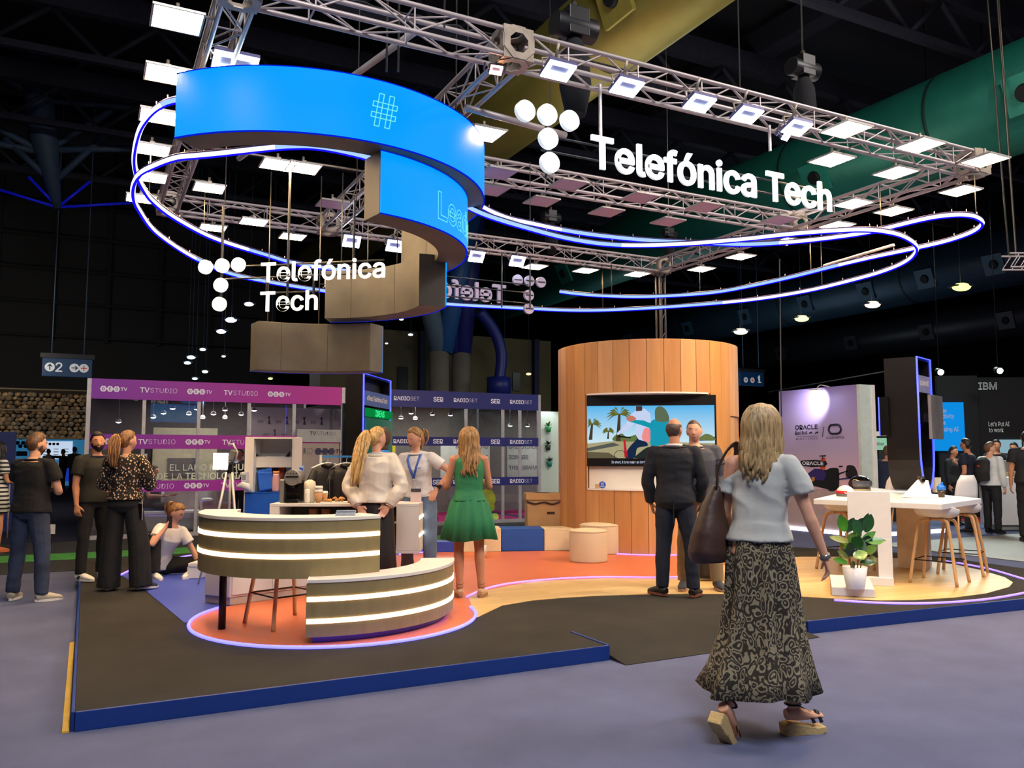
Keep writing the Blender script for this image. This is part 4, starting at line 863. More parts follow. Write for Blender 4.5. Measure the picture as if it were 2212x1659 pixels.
def ex_left(t, W, D, tk):
    z = lambda y: zpx(y, 11.9)
    part('upper_panel', MB().b2((tk, .15, z(838)), (W - tk, .17, z(812))), M('dark_panel', (30, 30, 32), .4), t)
    part('green_ticker', MB().b2((.05, -.04, z(899)), (W + .02, -.02, z(880))), E('green_led', (10, 150, 70), .7), t)
    m2 = MB(); text(m2, 'IDEAS', (W / 2 + .03, -.043, z(896)), X3, Z3, .12, .03, 0, 'CENTER', 1.1, 1.1); part('green_symbols', m2, E('bright_green', (60, 255, 150), 1.3), t)
    s_ = part('screen', MB().b2((.04, -.05, z(1000)), (W, -.02, z(901))), M('dark_green_screen', (34, 86, 76), .15, emit=(20, 90, 74), es=.35, n=.25, ns=6, stretch=(6, 1, .6)), t); part('back_board', MB().b2((tk, .3, .2), (W - tk, .32, z(870))), M('dark_panel', (30, 30, 32), .4), t)
def ex_right(t, W, D, tk):
    z = lambda y: zpx(y, 10.7)
    part('upper_panel', MB().b2((tk, .12, z(806)), (W - tk, .14, z(784))), M('dark_panel', (30, 30, 32), .4), t)
    part('screen', MB().b2((.12, -.13, z(948)), (W + .06, -.09, z(852))), M('grey_screen', (112, 110, 112), .22, n=.3, ns=2), t, bv=.004); part('screen_bracket', MB().b2((.3, -.09, z(910)), (.4, .02, z(890))), blackm, t)
    part('back_screen', MB().b2((-.05, D - .05, z(940)), (-.01, D + .06, z(855))), blk, t); part('back_screen_edge', MB().b2((-.055, D + .06, z(940)), (-.01, D + .075, z(855))), neon_b, t); part('back_board', MB().b2((tk, .32, z(1000)), (W - tk, .34, z(845))), M('dark_panel', (30, 30, 32), .4), t)
totem('dark totem with blue light edge and green ticker behind the blonde woman', 783, 11.9, 36, 838, 740, zpx(806, 11.9), PF, [(zpx(874, 11.9), zpx(842, 11.9)), 'eShop Telefónica Tech', (70, 96, 168)], None, ex_left)
totem('tall dark U-shaped totem with blue light edge rising behind the white high table', 1983, 10.7, 69.4, 2026, 1926, zpx(770, 10.7), 1.02, [(zpx(846, 10.7), zpx(809, 10.7)), 'Digital Operations Center (DOC)', (128, 130, 160)], None, ex_right, True)
# ---------------------------------------------------------------- low seat blocks and poufs
crm = M('cream_board', (232, 214, 178), .6, n=.03); blu = M('blue_board_block', (26, 84, 178), .55, n=.05)
for x0, x1, d, lb, m_ in ((1175, 1240, 12.22, 'cream seat block touching the wooden cylinder', crm), (1084, 1174.5, 12.15, 'blue seat block between two cream ones', blu), (985, 1083, 12.05, 'cream seat block behind the woman in green', crm)):
    P = at_d(x0, 900, d); Q_ = at_d(x1, 900, d + .06 * (x1 - x0) / 90); u = (Q_ - P); u.z = 0; L_ = u.length
    t = thing('seat_block', lb, 'seat block', (P.x, P.y, PF), atan2(u.y, u.x), 'low seat blocks in a row'); hh = zpx(1143, d) - PF
    part('side_panel', MB().b2((0, 0, 0), (L_ - .002, .5, hh - .02)), m_, t, bv=.004); part('seat_top', MB().b2((0, 0, hh - .02), (L_ - .002, .5, hh)), m_, t, bv=.004)
P = at_d(864, 900, 12.0); Q_ = at_d(983, 900, 12.05); u = Q_ - P; u.z = 0
t = thing('low_wall', 'low blue wall behind the woman with a lanyard', 'low wall', (P.x, P.y, PF), atan2(u.y, u.x)); part('panel', MB().b2((0, 0, 0), (u.length, .3, .13)), M('blue_low_wall', (46, 78, 190), .5), t, bv=.004); part('cap', MB().b2((0, 0, .13), (u.length, .32, .14)), M('blue_low_wall', (46, 78, 190), .5), t)
pf = M('cream_fabric', (222, 204, 172), .95, n=.05, ns=60, bump=.3, bs=300)
def pouf(label, px, py, w):
    c = at_z(px, py, PF); d = c.dot(_f0); r = wpx(w, d) / 2; c = c + _f0 * r * .95; c.z = PF; h = .40
    t = thing('pouf', label, 'pouf', c, 0, 'round cream poufs'); part('side', MB().lathe([(r * .98, 0), (r, .02), (r, h - .02), (r * .985, h - .006)], n=40), pf, t); part('top', MB().lathe([(r * .985, h - .006), (r * .93, h + .008), (r * .5, h + .022), (.001, h + .026)], n=40), pf, t); part('piping', MB().sweep([(r * cos(2 * pi * k / 40), r * sin(2 * pi * k / 40), h - .008) for k in range(40)], .006, 6, closed=True), pf, t)
pouf('nearer round cream pouf in front of the wooden cylinder', 1275, 1217, 83); pouf('round cream pouf partly hidden behind the nearer one', 1300, 1199, 86)
# cardboard bin
t = vt('cardboard_bin', 'cardboard bin lined with a black bag left of the wooden cylinder', 'bin', 1174, 12.9, PF, -YAW + .08); kb = M('cardboard', (196, 158, 112), .85, n=.08, ns=5); w3 = wpx(76, 12.9) / 2; hb = zpx(1066, 12.9) - PF
part('box', MB().b2((-w3 * .93, 0, 0), (w3 * .93, .45, hb - .1)), kb, t, bv=.004); part('lid', MB().b2((-w3, -.02, hb - .10), (w3, .47, hb)), kb, t, bv=.006)
part('bag_rim', MB().sweep(smooth_path([(-w3 * .96, -.02, hb - .12), (-w3 * .5, -.025, hb - .155), (0, -.022, hb - .13), (w3 * .5, -.025, hb - .16), (w3 * .96, -.02, hb - .115)], 4), [.012] * 17, 6), M('black_plastic_bag', (20, 20, 22), .35), t)
part('hand_hole', MB().b2((.05, -.002, hb - .32), (.17, .002, hb - .28)), M('dark_hole', (70, 50, 30), .9), t); part('lid_opening', MB().cyl((0, .22, hb - .001), (0, .22, hb + .002), .12, n=24), M('dark_hole', (70, 50, 30), .9), t)
# ---------------------------------------------------------------- the wooden cylinder with the screen
WC = at_d(1398, 900, 13.08); WC.z = 0; RW = 1.40; ZT = 3.14
t = thing('wooden_cylinder', 'tall round kiosk of upright beech planks with a screen niche', 'kiosk', (WC.x, WC.y, PZ)); HT = ZT - PZ
fa = degrees(atan2(-WC.y, -WC.x)) % 360             # direction from the cylinder towards the viewer
pw = [M('beech_plank_%d' % k, c, .5, n=.10, ns=2.2, stretch=(5, 5, .45)) for k, c in enumerate(((206, 152, 96), (198, 144, 88), (212, 160, 106), (202, 144, 94), (190, 134, 80)))]
rc = MB().arc((0, 0), RW - .05, RW - .035, 0, 360, 0, HT - .02, 72) if 0 else None
zs0, zs1 = zpx(1057, 12.0) - PZ, zpx(851, 12.0) - PZ
NP = 36; step = 360 / NP; random.seed(5)
for k in range(NP):
    a0 = fa - 180 + k * step; ac = a0 + step / 2; rel = ac - fa
    def plank(z0, z1, r1=RW, name='plank'):
        part(name, MB().arc((0, 0), r1 - .03, r1 + random.uniform(-.002, .002), a0 + .12, a0 + step - .12, z0, z1, 3), random.choice(pw), t, bv=.003)
    if abs(rel) < 38: plank(0, zs0); plank(zs1, HT)
    elif 62 < rel < 92: plank(zpx(903, 12.9) - PZ, HT); plank(0, zpx(903, 12.9) - PZ, RW - .028, 'recessed_plank')
    else: plank(0, HT)
part('core', MB().arc((0, 0), RW - .062, RW - .034, fa + 42, fa + 318, 0, HT - .01, 60).arc((0, 0), RW - .062, RW - .034, fa - 42, fa + 42, 0, zs0 - .01, 20).arc((0, 0), RW - .062, RW - .034, fa - 42, fa + 42, zs1 + .01, HT - .01, 20), M('dark_gap', (60, 36, 16), .8), t)
part('roof', MB().cyl((0, 0, HT - .03), (0, 0, HT - .012), RW - .04, n=60), M('dark_gap', (60, 36, 16), .8), t)
fd = Vector((cos(radians(fa)), sin(radians(fa)), 0)); fr = Vector((-fd.y, fd.x, 0))    # fr: towards the picture's right
hw = (RW - .02) * sin(radians(38)); rn = (RW - .02) * cos(radians(38))
part('niche_back', MB().plate([(-hw, zs0), (hw, zs0), (hw, zs1), (-hw, zs1)], fd * (rn - .05), fr, Z3, fd * -.03), white, t)
for s_ in (-1, 1): part('niche_side', MB().plate([(0, zs0), (.07, zs0), (.07, zs1), (0, zs1)], fd * (rn - .055) + fr * (s_ * (hw + .012)), fd, Z3, fr * (s_ * .02)), pw[2], t)
sh = [(hw * s_, 0) for s_ in (-1, 1)]; arcp = [((RW + .012) * sin(radians(a)), (RW + .012) * cos(radians(a)) - rn + .06) for a in range(38, -39, -4)]
for z in (zs0 - .012, zs1 - .012): part('white_shelf', MB().plate([(-hw - .02, 0), (hw + .02, 0)] + [(x, y) for x, y in arcp], fd * (rn - .06) + Z3 * z, fr, fd, Z3 * .022), white2, t)
sc_ = t
# screen hung in the niche
TWd = wpx(276, 12.0); z0, z1 = zpx(1008, 11.95), zpx(854, 11.95); tilt_dir = (fr * cos(radians(5)) + fd * sin(radians(5))).normalized()
tc_ = WC + fd * (rn + .02) + fr * .05
t = thing('wall_screen', 'large television showing two cyclists by palm trees in the wooden cylinder', 'television', (tc_.x, tc_.y, z0), atan2(fr.y, fr.x))
Hs = z1 - z0; hw2 = TWd / 2; sx = TWd / 276.
part('housing', MB().b2((-hw2, 0, 0), (hw2, .05, Hs)), M('screen_housing', (12, 12, 14), .3), t, bv=.004)
def S(x, y): return ((x - 1411) * sx, (1008 - y) * (Hs / 154.))      # picture drawn on the screen, measured on it
def art(name, pts, col, lay, s=1.0, sm=False):
    P = [S(x, y) for x, y in pts]
    if sm: P = [tuple(p[:2]) for p in smooth_path([(a, b, 0) for a, b in P], 4, True)]
    part(name, MB().plate(P, (0, -.0006 * lay - .001, 0), X3, Z3, Y3 * .0004), E('screen_' + name + str(lay), col, s), t)
def grad(name, c0, c1, z_0, z_1):
    m = bpy.data.materials.new(name); m.use_nodes = True; nt = m.node_tree; nt.nodes.clear(); L = nt.links.new
    o = nt.nodes.new('ShaderNodeOutputMaterial'); e = nt.nodes.new('ShaderNodeEmission'); tc = nt.nodes.new('ShaderNodeTexCoord'); sp = nt.nodes.new('ShaderNodeSeparateXYZ'); mr = nt.nodes.new('ShaderNodeMapRange')
    mr.inputs[1].default_value = z_0; mr.inputs[2].default_value = z_1; r = ramp(nt, [(0, c0), (1, c1)]); L(tc.outputs['Object'], sp.inputs[0]); L(sp.outputs['Z'], mr.inputs[0]); L(mr.outputs[0], r.inputs[0]); L(r.outputs[0], e.inputs[0]); L(e.outputs[0], o.inputs[0]); return m
X0, X1, Y0, Y1 = 1274, 1545, 876, 990
part('picture', MB().plate([S(X0, Y1), S(X1, Y1), S(X1, Y0), S(X0, Y0)], (0, -.001, 0), X3, Z3, Y3 * .0006), grad('sky_gradient_on_screen', (206, 232, 240), (86, 180, 236), S(0, 960)[1], S(0, 876)[1]), t)
art('ground', [(X0, 958), (1340, 952), (X1, 958), (X1, Y1), (X0, Y1)], (168, 160, 122), 1)
art('shade_on_ground', [(X0, 968), (1330, 956), (1345, 962), (X0, 975)], (86, 88, 84), 2); art('dark_ground', [(X0, 976), (1320, 978), (1340, Y1), (X0, Y1)], (96, 88, 66), 2)
art('sea', [(1500, 946), (X1, 944), (X1, 952), (1500, 953)], (44, 96, 140), 2); art('far_trees', [(1330, 952), (1345, 934), (1360, 944), (1385, 938), (1400, 952)], (96, 116, 66), 2, sm=True); art('far_trees', [(1512, 950), (1525, 938), (1540, 942), (X1, 952)], (110, 120, 70), 3, sm=True)
for (cx_, cy_, r_, tx, ty, w_) in ((1344, 893, 30, 1341, 953, 5), (1285, 914, 22, 1281, 950, 4), (1320, 930, 14, 1319, 948, 2)):
    art('palm_trunk', [(cx_ - w_ / 2, cy_), (cx_ + w_ / 2, cy_), (tx + w_, ty), (tx - w_, ty)], (70, 56, 40), 3)
    for k in range(11):
        a = pi * (-.15 + 1.3 * k / 10); ex, ey = cx_ + r_ * cos(a), cy_ - r_ * .62 * sin(a) + abs(cos(a)) * r_ * .25
        if ey < Y0: ey = Y0
        ex = max(X0, ex); mx_, my_ = (cx_ + ex) / 2, max(Y0, (cy_ + ey) / 2 - r_ * .14)
        art('palm_frond', [(cx_, cy_ + 2), (mx_, my_ + 2.5), (ex, ey + 1), (mx_, my_ - 2.5)], (92 + 8 * (k % 3), 104, 44), 4)
art('man_legs', [(1388, 945), (1405, 962), (1382, 968), (1376, 988), (1356, 989), (1362, 970), (1378, 952)], (26, 42, 70), 6, sm=True)
art('man_shirt', [(1380, 887), (1398, 882), (1410, 893), (1412, 930), (1405, 955), (1385, 950), (1376, 935), (1382, 908), (1362, 930), (1340, 940), (1338, 936), (1358, 915), (1370, 893)], (196, 210, 240), 7)
art('shirt_glow', [(1398, 925), (1411, 930), (1408, 955), (1392, 948)], (240, 140, 140), 8, sm=True); art('man_head', [(1380, 877), (1393, 877), (1393, 887), (1380, 888)], (74, 54, 50), 8)
art('woman_dress', [(1412, 910), (1435, 905), (1452, 912), (1452, 960), (1440, 985), (1414, 972), (1408, 940)], (26, 150, 176), 8, sm=True); art('woman_arm', [(1362, 906), (1395, 908), (1414, 916), (1412, 926), (1390, 918), (1364, 910)], (20, 150, 170), 9); art('woman_hair', [(1422, 882), (1434, 878), (1446, 890), (1449, 910), (1424, 910), (1420, 898)], (92, 108, 82), 9, sm=True)
art('hand', [(1360, 900), (1372, 898), (1380, 905), (1370, 910), (1361, 908)], (196, 120, 100), 10, sm=True); art('rear_figure', [(1378, 985), (1400, 968), (1412, 968), (1420, 989), (1372, 989)], (36, 44, 44), 5, sm=True)
art('bicycle_frame', [(1352, 950), (1356, 949), (1361, 988), (1354, 988)], (190, 36, 50), 9); art('handlebar', [(1340, 941), (1368, 944), (1368, 947), (1340, 944)], (20, 20, 24), 9)
wh = MB(); c0 = Vector((S(1345, 986)[0], -.007, S(1345, 986)[1])); P = [c0 + Vector((cos(a) * sx * 13, 0, sin(a) * sx * 13)) for a in [radians(-10 + 200 * k / 16) for k in range(17)]]; part('bicycle_wheel', wh.sweep(P, .004, 5), E('screen_wheel', (20, 20, 24), 1), t)
m2 = MB(); text(m2, 'In short, it is to make an intelligent use', (S(1326, 1001)[0], -.004, S(1326, 1001)[1]), X3, Z3, .05, .01, 0, 'LEFT', 1.0, .72); part('subtitle', m2, E('subtitle_white', (190, 200, 220), 1), t)
# box and badge on the white shelf
pb = WC + fd * (rn + .08) + fr * ((1290 - 1398) * 12 / FPX)
t = thing('small_box', 'tiny cardboard box on the white shelf under the television', 'box', (pb.x, pb.y, PZ + zs0 + .0105), atan2(fr.y, fr.x)); part('box', MB().b2((-.03, -.03, 0), (.03, .03, .06)), kb, t, bv=.002); part('flap', MB().b2((-.03, -.03, .06), (.03, .0, .063)), kb, t)
t = thing('round_badge', 'round blue badge with white lettering on the shelf beside the tiny box', 'badge', (pb.x + fr.x * .07 - fd.x * .03, pb.y + fr.y * .07 - fd.y * .03, PZ + zs0 + .0105), atan2(fr.y, fr.x)); part('disc', MB().cyl((0, 0, .05), (0, .008, .05), .05, n=28, smooth=False), M('badge_blue', (30, 80, 190), .4), t)
m2 = MB(); text(m2, 'III', (0, -.001, .055), X3, Z3, .035, .02); text(m2, 'click', (0, -.001, .02), X3, Z3, .03, .02); part('lettering', m2, M('white_print', (230, 230, 230), .5), t)
# ---------------------------------------------------------------- white high table with things on it
TZ = .98; tp = [at_z(x, y, TZ) for x, y in ((1757, 1078), (2034, 1089), (2120, 1077), (1872, 1052))]
t = thing('high_table', 'white high table with thick top and slab leg on the oak floor', 'table', (tp[0].x, tp[0].y, 0)); o = t.location
part('tabletop', MB().prism([(p.x - o.x, p.y - o.y) for p in tp], TZ - .06, TZ), white2, t, bv=.005)
lp = [at_z(1940, 1226, PF), at_z(2003, 1234, PF)]; ul = lp[1] - lp[0]; part('slab_leg', MB().prism([(lp[0].x - o.x, lp[0].y - o.y), (lp[1].x - o.x, lp[1].y - o.y), (lp[1].x - o.x + .5, lp[1].y - o.y + .3), (lp[0].x - o.x + .5, lp[0].y - o.y + .3)], PF, TZ - .06), M('white_slab', (226, 206, 182), .5), t, bv=.005)
part('socket_rail', MB().box(tuple((tp[1] - Vector((o.x, o.y, 0)))[:2] + Vector((-.5, .25))) + (TZ + .004,), (.2, .06, .008)) if 0 else MB().b2((1.0, .0, TZ), (1.14, .05, TZ + .006)), M('white_rail', (220, 216, 208), .4), t)
def ont(px, py, z=TZ): p = at_z(px, py, z); p.z = TZ + .0005; return p
# white stepped plant stand
c = [at_z(x, y, PF) for x, y in ((1797, 1286), (1890, 1291), (1939, 1264))]
uf = (c[1] - c[0]); uf.z = 0; L_ = uf.length; us = (c[2] - c[1]); us.z = 0; Ls = us.length * .95
t = thing('plant_stand', 'white stepped stand of base, upright and raised panel holding the plant', 'stand', (c[0].x, c[0].y, PF), atan2(uf.y, uf.x)); D1 = Ls
part('base', MB().b2((0, 0, 0), (L_, D1, .08)), white2, t, bv=.004)
dd = 8.9; zp = lambda y: zpx(y, dd) - PF
part('upright', MB().b2((L_ - .005, D1 - .30, .0), (L_ + .055, D1, zp(1160))), white2, t, bv=.003) if 0 else None
bx0 = L_ * .52; part('upright', MB().b2((L_ + .10, D1 - .05, .0), (L_ + .24, D1 + .03, zp(1165))), white2, t, bv=.003); part('raised_panel', MB().b2((L_ - .19, D1 - .05, zp(1165)), (L_ + .24, D1 + .03, zp(1063))), white2, t, bv=.003)
part('base_end', MB().b2((L_, D1 - .1, 0), (L_ + .24, D1 + .03, .08)), white2, t)
pp = t.matrix_basis
# plant in a white pot on the stand
pc = at_z(1848, 1272, PF + .08); dpl = pc.dot(_f0)
t = thing('potted_plant', 'rubber plant with broad green leaves in a white pot on the stand', 'plant', (pc.x, pc.y, PF + .0805)); s_ = 1.0
part('pot', MB().lathe([(.082, 0), (.086, .01), (.118, .215), (.112, .215), (.09, .19), (.001, .185)], n=32), white2, t); part('soil', MB().cyl((0, 0, .18), (0, 0, .192), .098, n=20), M('soil', (50, 36, 26), .9), t)
leaf_m = [M('leaf_green_%d' % k, c, .35, n=.22, ns=12, coat=.3) for k, c in enumerate(((74, 140, 44), (38, 92, 40), (110, 150, 60), (24, 66, 36), (150, 160, 92)))]
def leaf(t, p0, p1, w, mat, droop=.2, up=None):
    p0, p1 = Vector(p0), Vector(p1); u = p1 - p0; L_ = u.length; u.normalize(); sd = u.cross(up if up else Vector((0, 0, 1)))
    if sd.length < .1: sd = u.cross(RT)
    sd.normalize(); nn = sd.cross(u); vs = []; K = 8
    for i in range(K + 1):
        f = i / K; c = p0 + u * (L_ * f) - Z3 * (droop * L_ * f * f); ww = w * sin(pi * min(1, .04 + .96 * f)) ** .75
        vs += [c - sd * ww + nn * (.12 * w), c, c + sd * ww + nn * (.12 * w)]
    fs = []
    for i in range(K): a = i * 3; fs += [(a, a + 1, a + 4, a + 3), (a + 1, a + 2, a + 5, a + 4)]
    m = MB().add(vs, fs, True); m.add([v - nn * .002 for v in vs], [f[::-1] for f in fs], True); part('leaf', m, mat, t)
def vpt(px, py, dd): p = at_d(px, py, dpl + dd); return p - t.location
stems = [((1842, 1240), (1828, 1180), (1826, 1150)), ((1850, 1240), (1856, 1190), (1858, 1150)), ((1856, 1240), (1864, 1200), (1880, 1160))]
for st_ in stems: part('stem', MB().sweep([vpt(x, y, .02 * k) for k, (x, y) in enumerate(st_)], .005, 6), M('plant_stem', (80, 96, 40), .6), t)
LV = [((1826, 1148), (1812, 1112), 14, 0, 0), ((1830, 1150), (1845, 1118), 10, 3, .06), ((1850, 1150), (1868, 1118), 12, 3, .05), ((1858, 1155), (1842, 1122), 15, 1, -.04), ((1870, 1150), (1882, 1110), 12, 1, .03), ((1862, 1145), (1876, 1108), 7, 3, .08), ((1836, 1170), (1790, 1160), 8, 4, -.02), ((1840, 1185), (1810, 1168), 12, 2, .04), ((1834, 1172), (1850, 1150), 10, 2, -.03), ((1860, 1170), (1892, 1148), 8, 0, 0), ((1872, 1170), (1914, 1168), 9, 0, -.03), ((1845, 1180), (1860, 1160), 14, 1, -.06), ((1870, 1180), (1876, 1156), 12, 3, 0), ((1850, 1190), (1866, 1210), 17, 2, -.1), ((1836, 1200), (1834, 1170), 12, 3, -.07), ((1866, 1195), (1895, 1180), 10, 2, -.05), ((1830, 1215), (1800, 1208), 8, 0, -.04), ((1858, 1215), (1892, 1216), 8, 1, -.04), ((1838, 1225), (1846, 1215), 9, 3, -.1), ((1835, 1205), (1808, 1190), 9, 4, .02), ((1862, 1165), (1856, 1195), 12, 3, -.02), ((1880, 1200), (1890, 1218), 9, 4, .02), ((1845, 1160), (1860, 1148), 9, 1, .1)]
for (a, b, w_, k, dd) in LV: leaf(t, vpt(a[0], a[1], dd * .5), vpt(b[0], b[1], dd - .03), w_ * dpl / FPX * .95, leaf_m[k], 0, up=-_f0 + Z3 * .6)
# big-leaf plant behind the woman in green
t = thing('potted_plant', 'light green big-leaf plant half hidden behind the woman in green', 'plant', (at_d(1040, 900, 11.4).x, at_d(1040, 900, 11.4).y, PF)); dpl = 11.4
part('pot', MB().lathe([(.06, 0), (.08, .16), (.07, .16), (.001, .14)], n=24), white2, t); part('stem', MB().sweep([(0, 0, .2), vpt(1050, 1120, 0), vpt(1052, 1085, 0)], .01, 6), leaf_m[2], t)
for a, b, w_, k in (((1050, 1100), (1056, 1052), 18, 2), ((1056, 1105), (1066, 1085), 9, 2), ((1050, 1110), (1038, 1080), 12, 0), ((1064, 1110), (1076, 1122), 7, 2), ((1048, 1120), (1060, 1098), 8, 0)): leaf(t, vpt(a[0], a[1], 0), vpt(b[0], b[1], -.05), w_ * dpl / FPX, leaf_m[k], 0, up=-_f0 + Z3 * .5)
# helmets
p = ont(1826, 1072); t = thing('bicycle_helmet', 'white bicycle helmet with a red band on the left part of the table', 'helmet', p, -YAW)
def dome(rx, ry, rz, z0=0, n=28, m=10, cut=1.0):
    return [(sin(pi / 2 * k / m * cut), cos(pi / 2 * k / m * cut)) for k in range(m + 1)]
vs = MB(); vs.lathe([(.106 * a, .035 + .1 * b) for a, b in dome(1, 1, 1)][::-1], n=30, sy=1.25); part('shell', vs, M('helmet_white', (240, 234, 226), .25, coat=.5), t)
part('red_band', MB().lathe([(.106, .035), (.112, .045), (.11, .062), (.104, .07)], n=30, sy=1.25), M('red_stripe', (200, 30, 44), .4), t); part('liner', MB().lathe([(.094, 0), (.102, .01), (.104, .036)], n=30, sy=1.25), M('helmet_grey_liner', (120, 112, 108), .6), t)
part('vent', MB().sweep([(-.06, -.128, .05), (-.03, -.136, .035), (.03, -.136, .035), (.06, -.128, .05)], .006, 6), white2, t)
p = ont(1858, 1061); t = thing('motorcycle_helmet', 'glossy black full-face helmet with clear visor behind the white one', 'helmet', p, -YAW + .3)
part('shell', MB().lathe([(.10, 0), (.125, .03), (.135, .1)] + [(.135 * cos(radians(a)), .1 + .12 * sin(radians(a))) for a in range(10, 91, 10)], n=32, sx=1.2), M('helmet_black', (26, 22, 18), .12, .2, coat=1.0, n=.5, ns=8), t)
m = MB(); vs_ = []
for k in range(9):
    a = radians(200 + 110 * k / 8)
    for z, r in ((.07, .142), (.11, .15), (.15, .142)): vs_.append((cos(a) * r * 1.2, sin(a) * r, z))
part('visor', m.add(vs_, [(k * 3 + j, k * 3 + j + 1, k * 3 + j + 4, k * 3 + j + 3) for k in range(8) for j in range(2)], True), M('smoke_visor', (110, 116, 130), .08, .3), t); part('collar', MB().lathe([(.105, 0), (.13, .0), (.132, .03), (.11, .035)], n=28, sx=1.15), M('cream_trim', (214, 196, 160), .5), t)
p = ont(2000, 1076); t = thing('desk_terminal', 'white tilted terminal with a small camera on the high table', 'terminal', p, -YAW + .2)
part('panel', MB().plate([(-.27, 0), (.11, 0), (.15, .03), (.16, .21), (.02, .22)], (0, .1, 0), X3, Vector((0, .35, .94)), Vector((0, -.03, .01))), white2, t, bv=.008); part('foot', MB().b2((-.2, -.02, 0), (.14, .16, .02)), white2, t, bv=.006)
part('camera', MB().cyl((.06, .11, .21), (.06, .19, .21), .03, n=16).box((.06, .15, .245), (.06, .05, .02)), M('camera_grey', (90, 84, 76), .3, .4), t); part('lens', MB().cyl((.06, .1, .21), (.06, .112, .21), .02, n=16), blk, t)
p = ont(2024, 1064); t = thing('small_carton', 'upright cream carton at the back of the high table', 'carton', p, -YAW + .3); part('box', MB().b2((-.05, -.03, 0), (.05, .03, .20)), M('cream_card', (238, 224, 190), .6), t, bv=.003); part('lid', MB().b2((-.05, -.031, .19), (.05, .031, .203)), M('cream_card2', (228, 210, 170), .6), t)
p = ont(2034, 1074); t = thing('shaker_bottle', 'smoked cup with a bright blue screw lid on the high table', 'cup', p)
part('cup', MB().lathe([(.036, 0), (.045, .09), (.042, .09), (.001, .01)], n=22), M('smoked_plastic', (70, 58, 44), .2), t); part('lid', MB().lathe([(.05, .088), (.052, .12), (.046, .135), (.03, .14), (.028, .155), (.001, .157)], n=24), M('bright_blue_lid', (20, 120, 226), .35), t); part('spout', MB().cyl((.01, 0, .15), (.02, 0, .18), .014, n=10), M('bright_blue_lid', (20, 120, 226), .35), t)
p = ont(1950, 1060); t = tag(part('white_cable', MB().sweep(smooth_path([(-.12, 0, .006), (-.06, .02, .05), (.02, .02, .055), (.1, 0, .006)], 6), .006, 6), white2), 'short white cable arching on the table', 'cable', loc=p)
# dark tablet on the floor by the crouching woman, and small cables
p = at_z(399, 1229, PF); t = thing('tablet', 'dark tablet lying on the blue floor under the crouching woman’s hand', 'tablet', (p.x, p.y, PF + .001), .3); part('body', MB().b2((-.14, -.09, 0), (.14, .09, .012)), blackm, t, bv=.004); part('screen', MB().b2((-.125, -.078, .012), (.125, .078, .013)), blk, t)
# ================================================================ glass studio booths behind the stand
YG = 16.5; post_m = M('white_aluminium', (196, 196, 200), .4, .3); gl_m = glass('booth_glass', (226, 230, 236), 1.6)
def zy(py, px=600, Y=YG): return at_y(px, py, Y).z
def xy(px, Y=YG, py=980): return at_y(px, py, Y).x
wtxt = M('white_vinyl_text', (236, 230, 240), .5, n=0, emit=(236, 230, 240), es=.12)
def gradx(name, c0, c1, x0, x1, es=.25):
    m, nt, b, mp = base(name, .5); L = nt.links.new; sp = nt.nodes.new('ShaderNodeSeparateXYZ'); mr = nt.nodes.new('ShaderNodeMapRange'); mr.inputs[1].default_value = x0; mr.inputs[2].default_value = x1
    r = ramp(nt, [(0, c0), (1, c1)]); L(mp.outputs[0], sp.inputs[0]); L(sp.outputs['X'], mr.inputs[0]); L(mr.outputs[0], r.inputs[0]); L(r.outputs[0], b.inputs['Base Color']); L(r.outputs[0], b.inputs['Emission Color']); b.inputs['Emission Strength'].default_value = es; return m
def des_logo(mb, mb2, x, z, h):
    """three white hexagons with letters, then TV"""
    r = h * .5
    for k, ch in enumerate('DES'):
        cx = x + k * h * 1.02; mb.plate([(cx + r * 1.08 * cos(radians(60 * i)), z + r * sin(radians(60 * i)) * 1.1) for i in range(6)], (0, -.004, 0), X3, Z3, Y3 * .003)
        text(mb2, ch, (cx, -.0065, z - h * .24), X3, Z3, h * .66, .04)
    for k in (0, 1): mb.plate([(x + (k + .5) * h * 1.02 - h * .12, z - h * .08), (x + (k + .5) * h * 1.02 + h * .12, z - h * .08), (x + (k + .5) * h * 1.02 + h * .12, z + h * .08), (x + (k + .5) * h * 1.02 - h * .12, z + h * .08)], (0, -.004, 0), X3, Z3, Y3 * .003)
    text(mb, 'TV', (x + 2.65 * h, -.004, z - h * .28), X3, Z3, h * .78, .02, 0, 'LEFT')
def twotone(mb, a, b, x, z, h):
    """bold word followed by a light one, left edge at x"""
    v, _ = text_geo(a, h * 1.38, .028, 0, 'LEFT'); w_ = max(p.x for p in v); text(mb, a, (x, -.004, z - h * .5), X3, Z3, h * 1.38, .028, 0, 'LEFT')
    text(mb, b, (x + w_ + h * .06, -.004, z - h * .5), X3, Z3, h * 1.38, -.012, 0, 'LEFT')
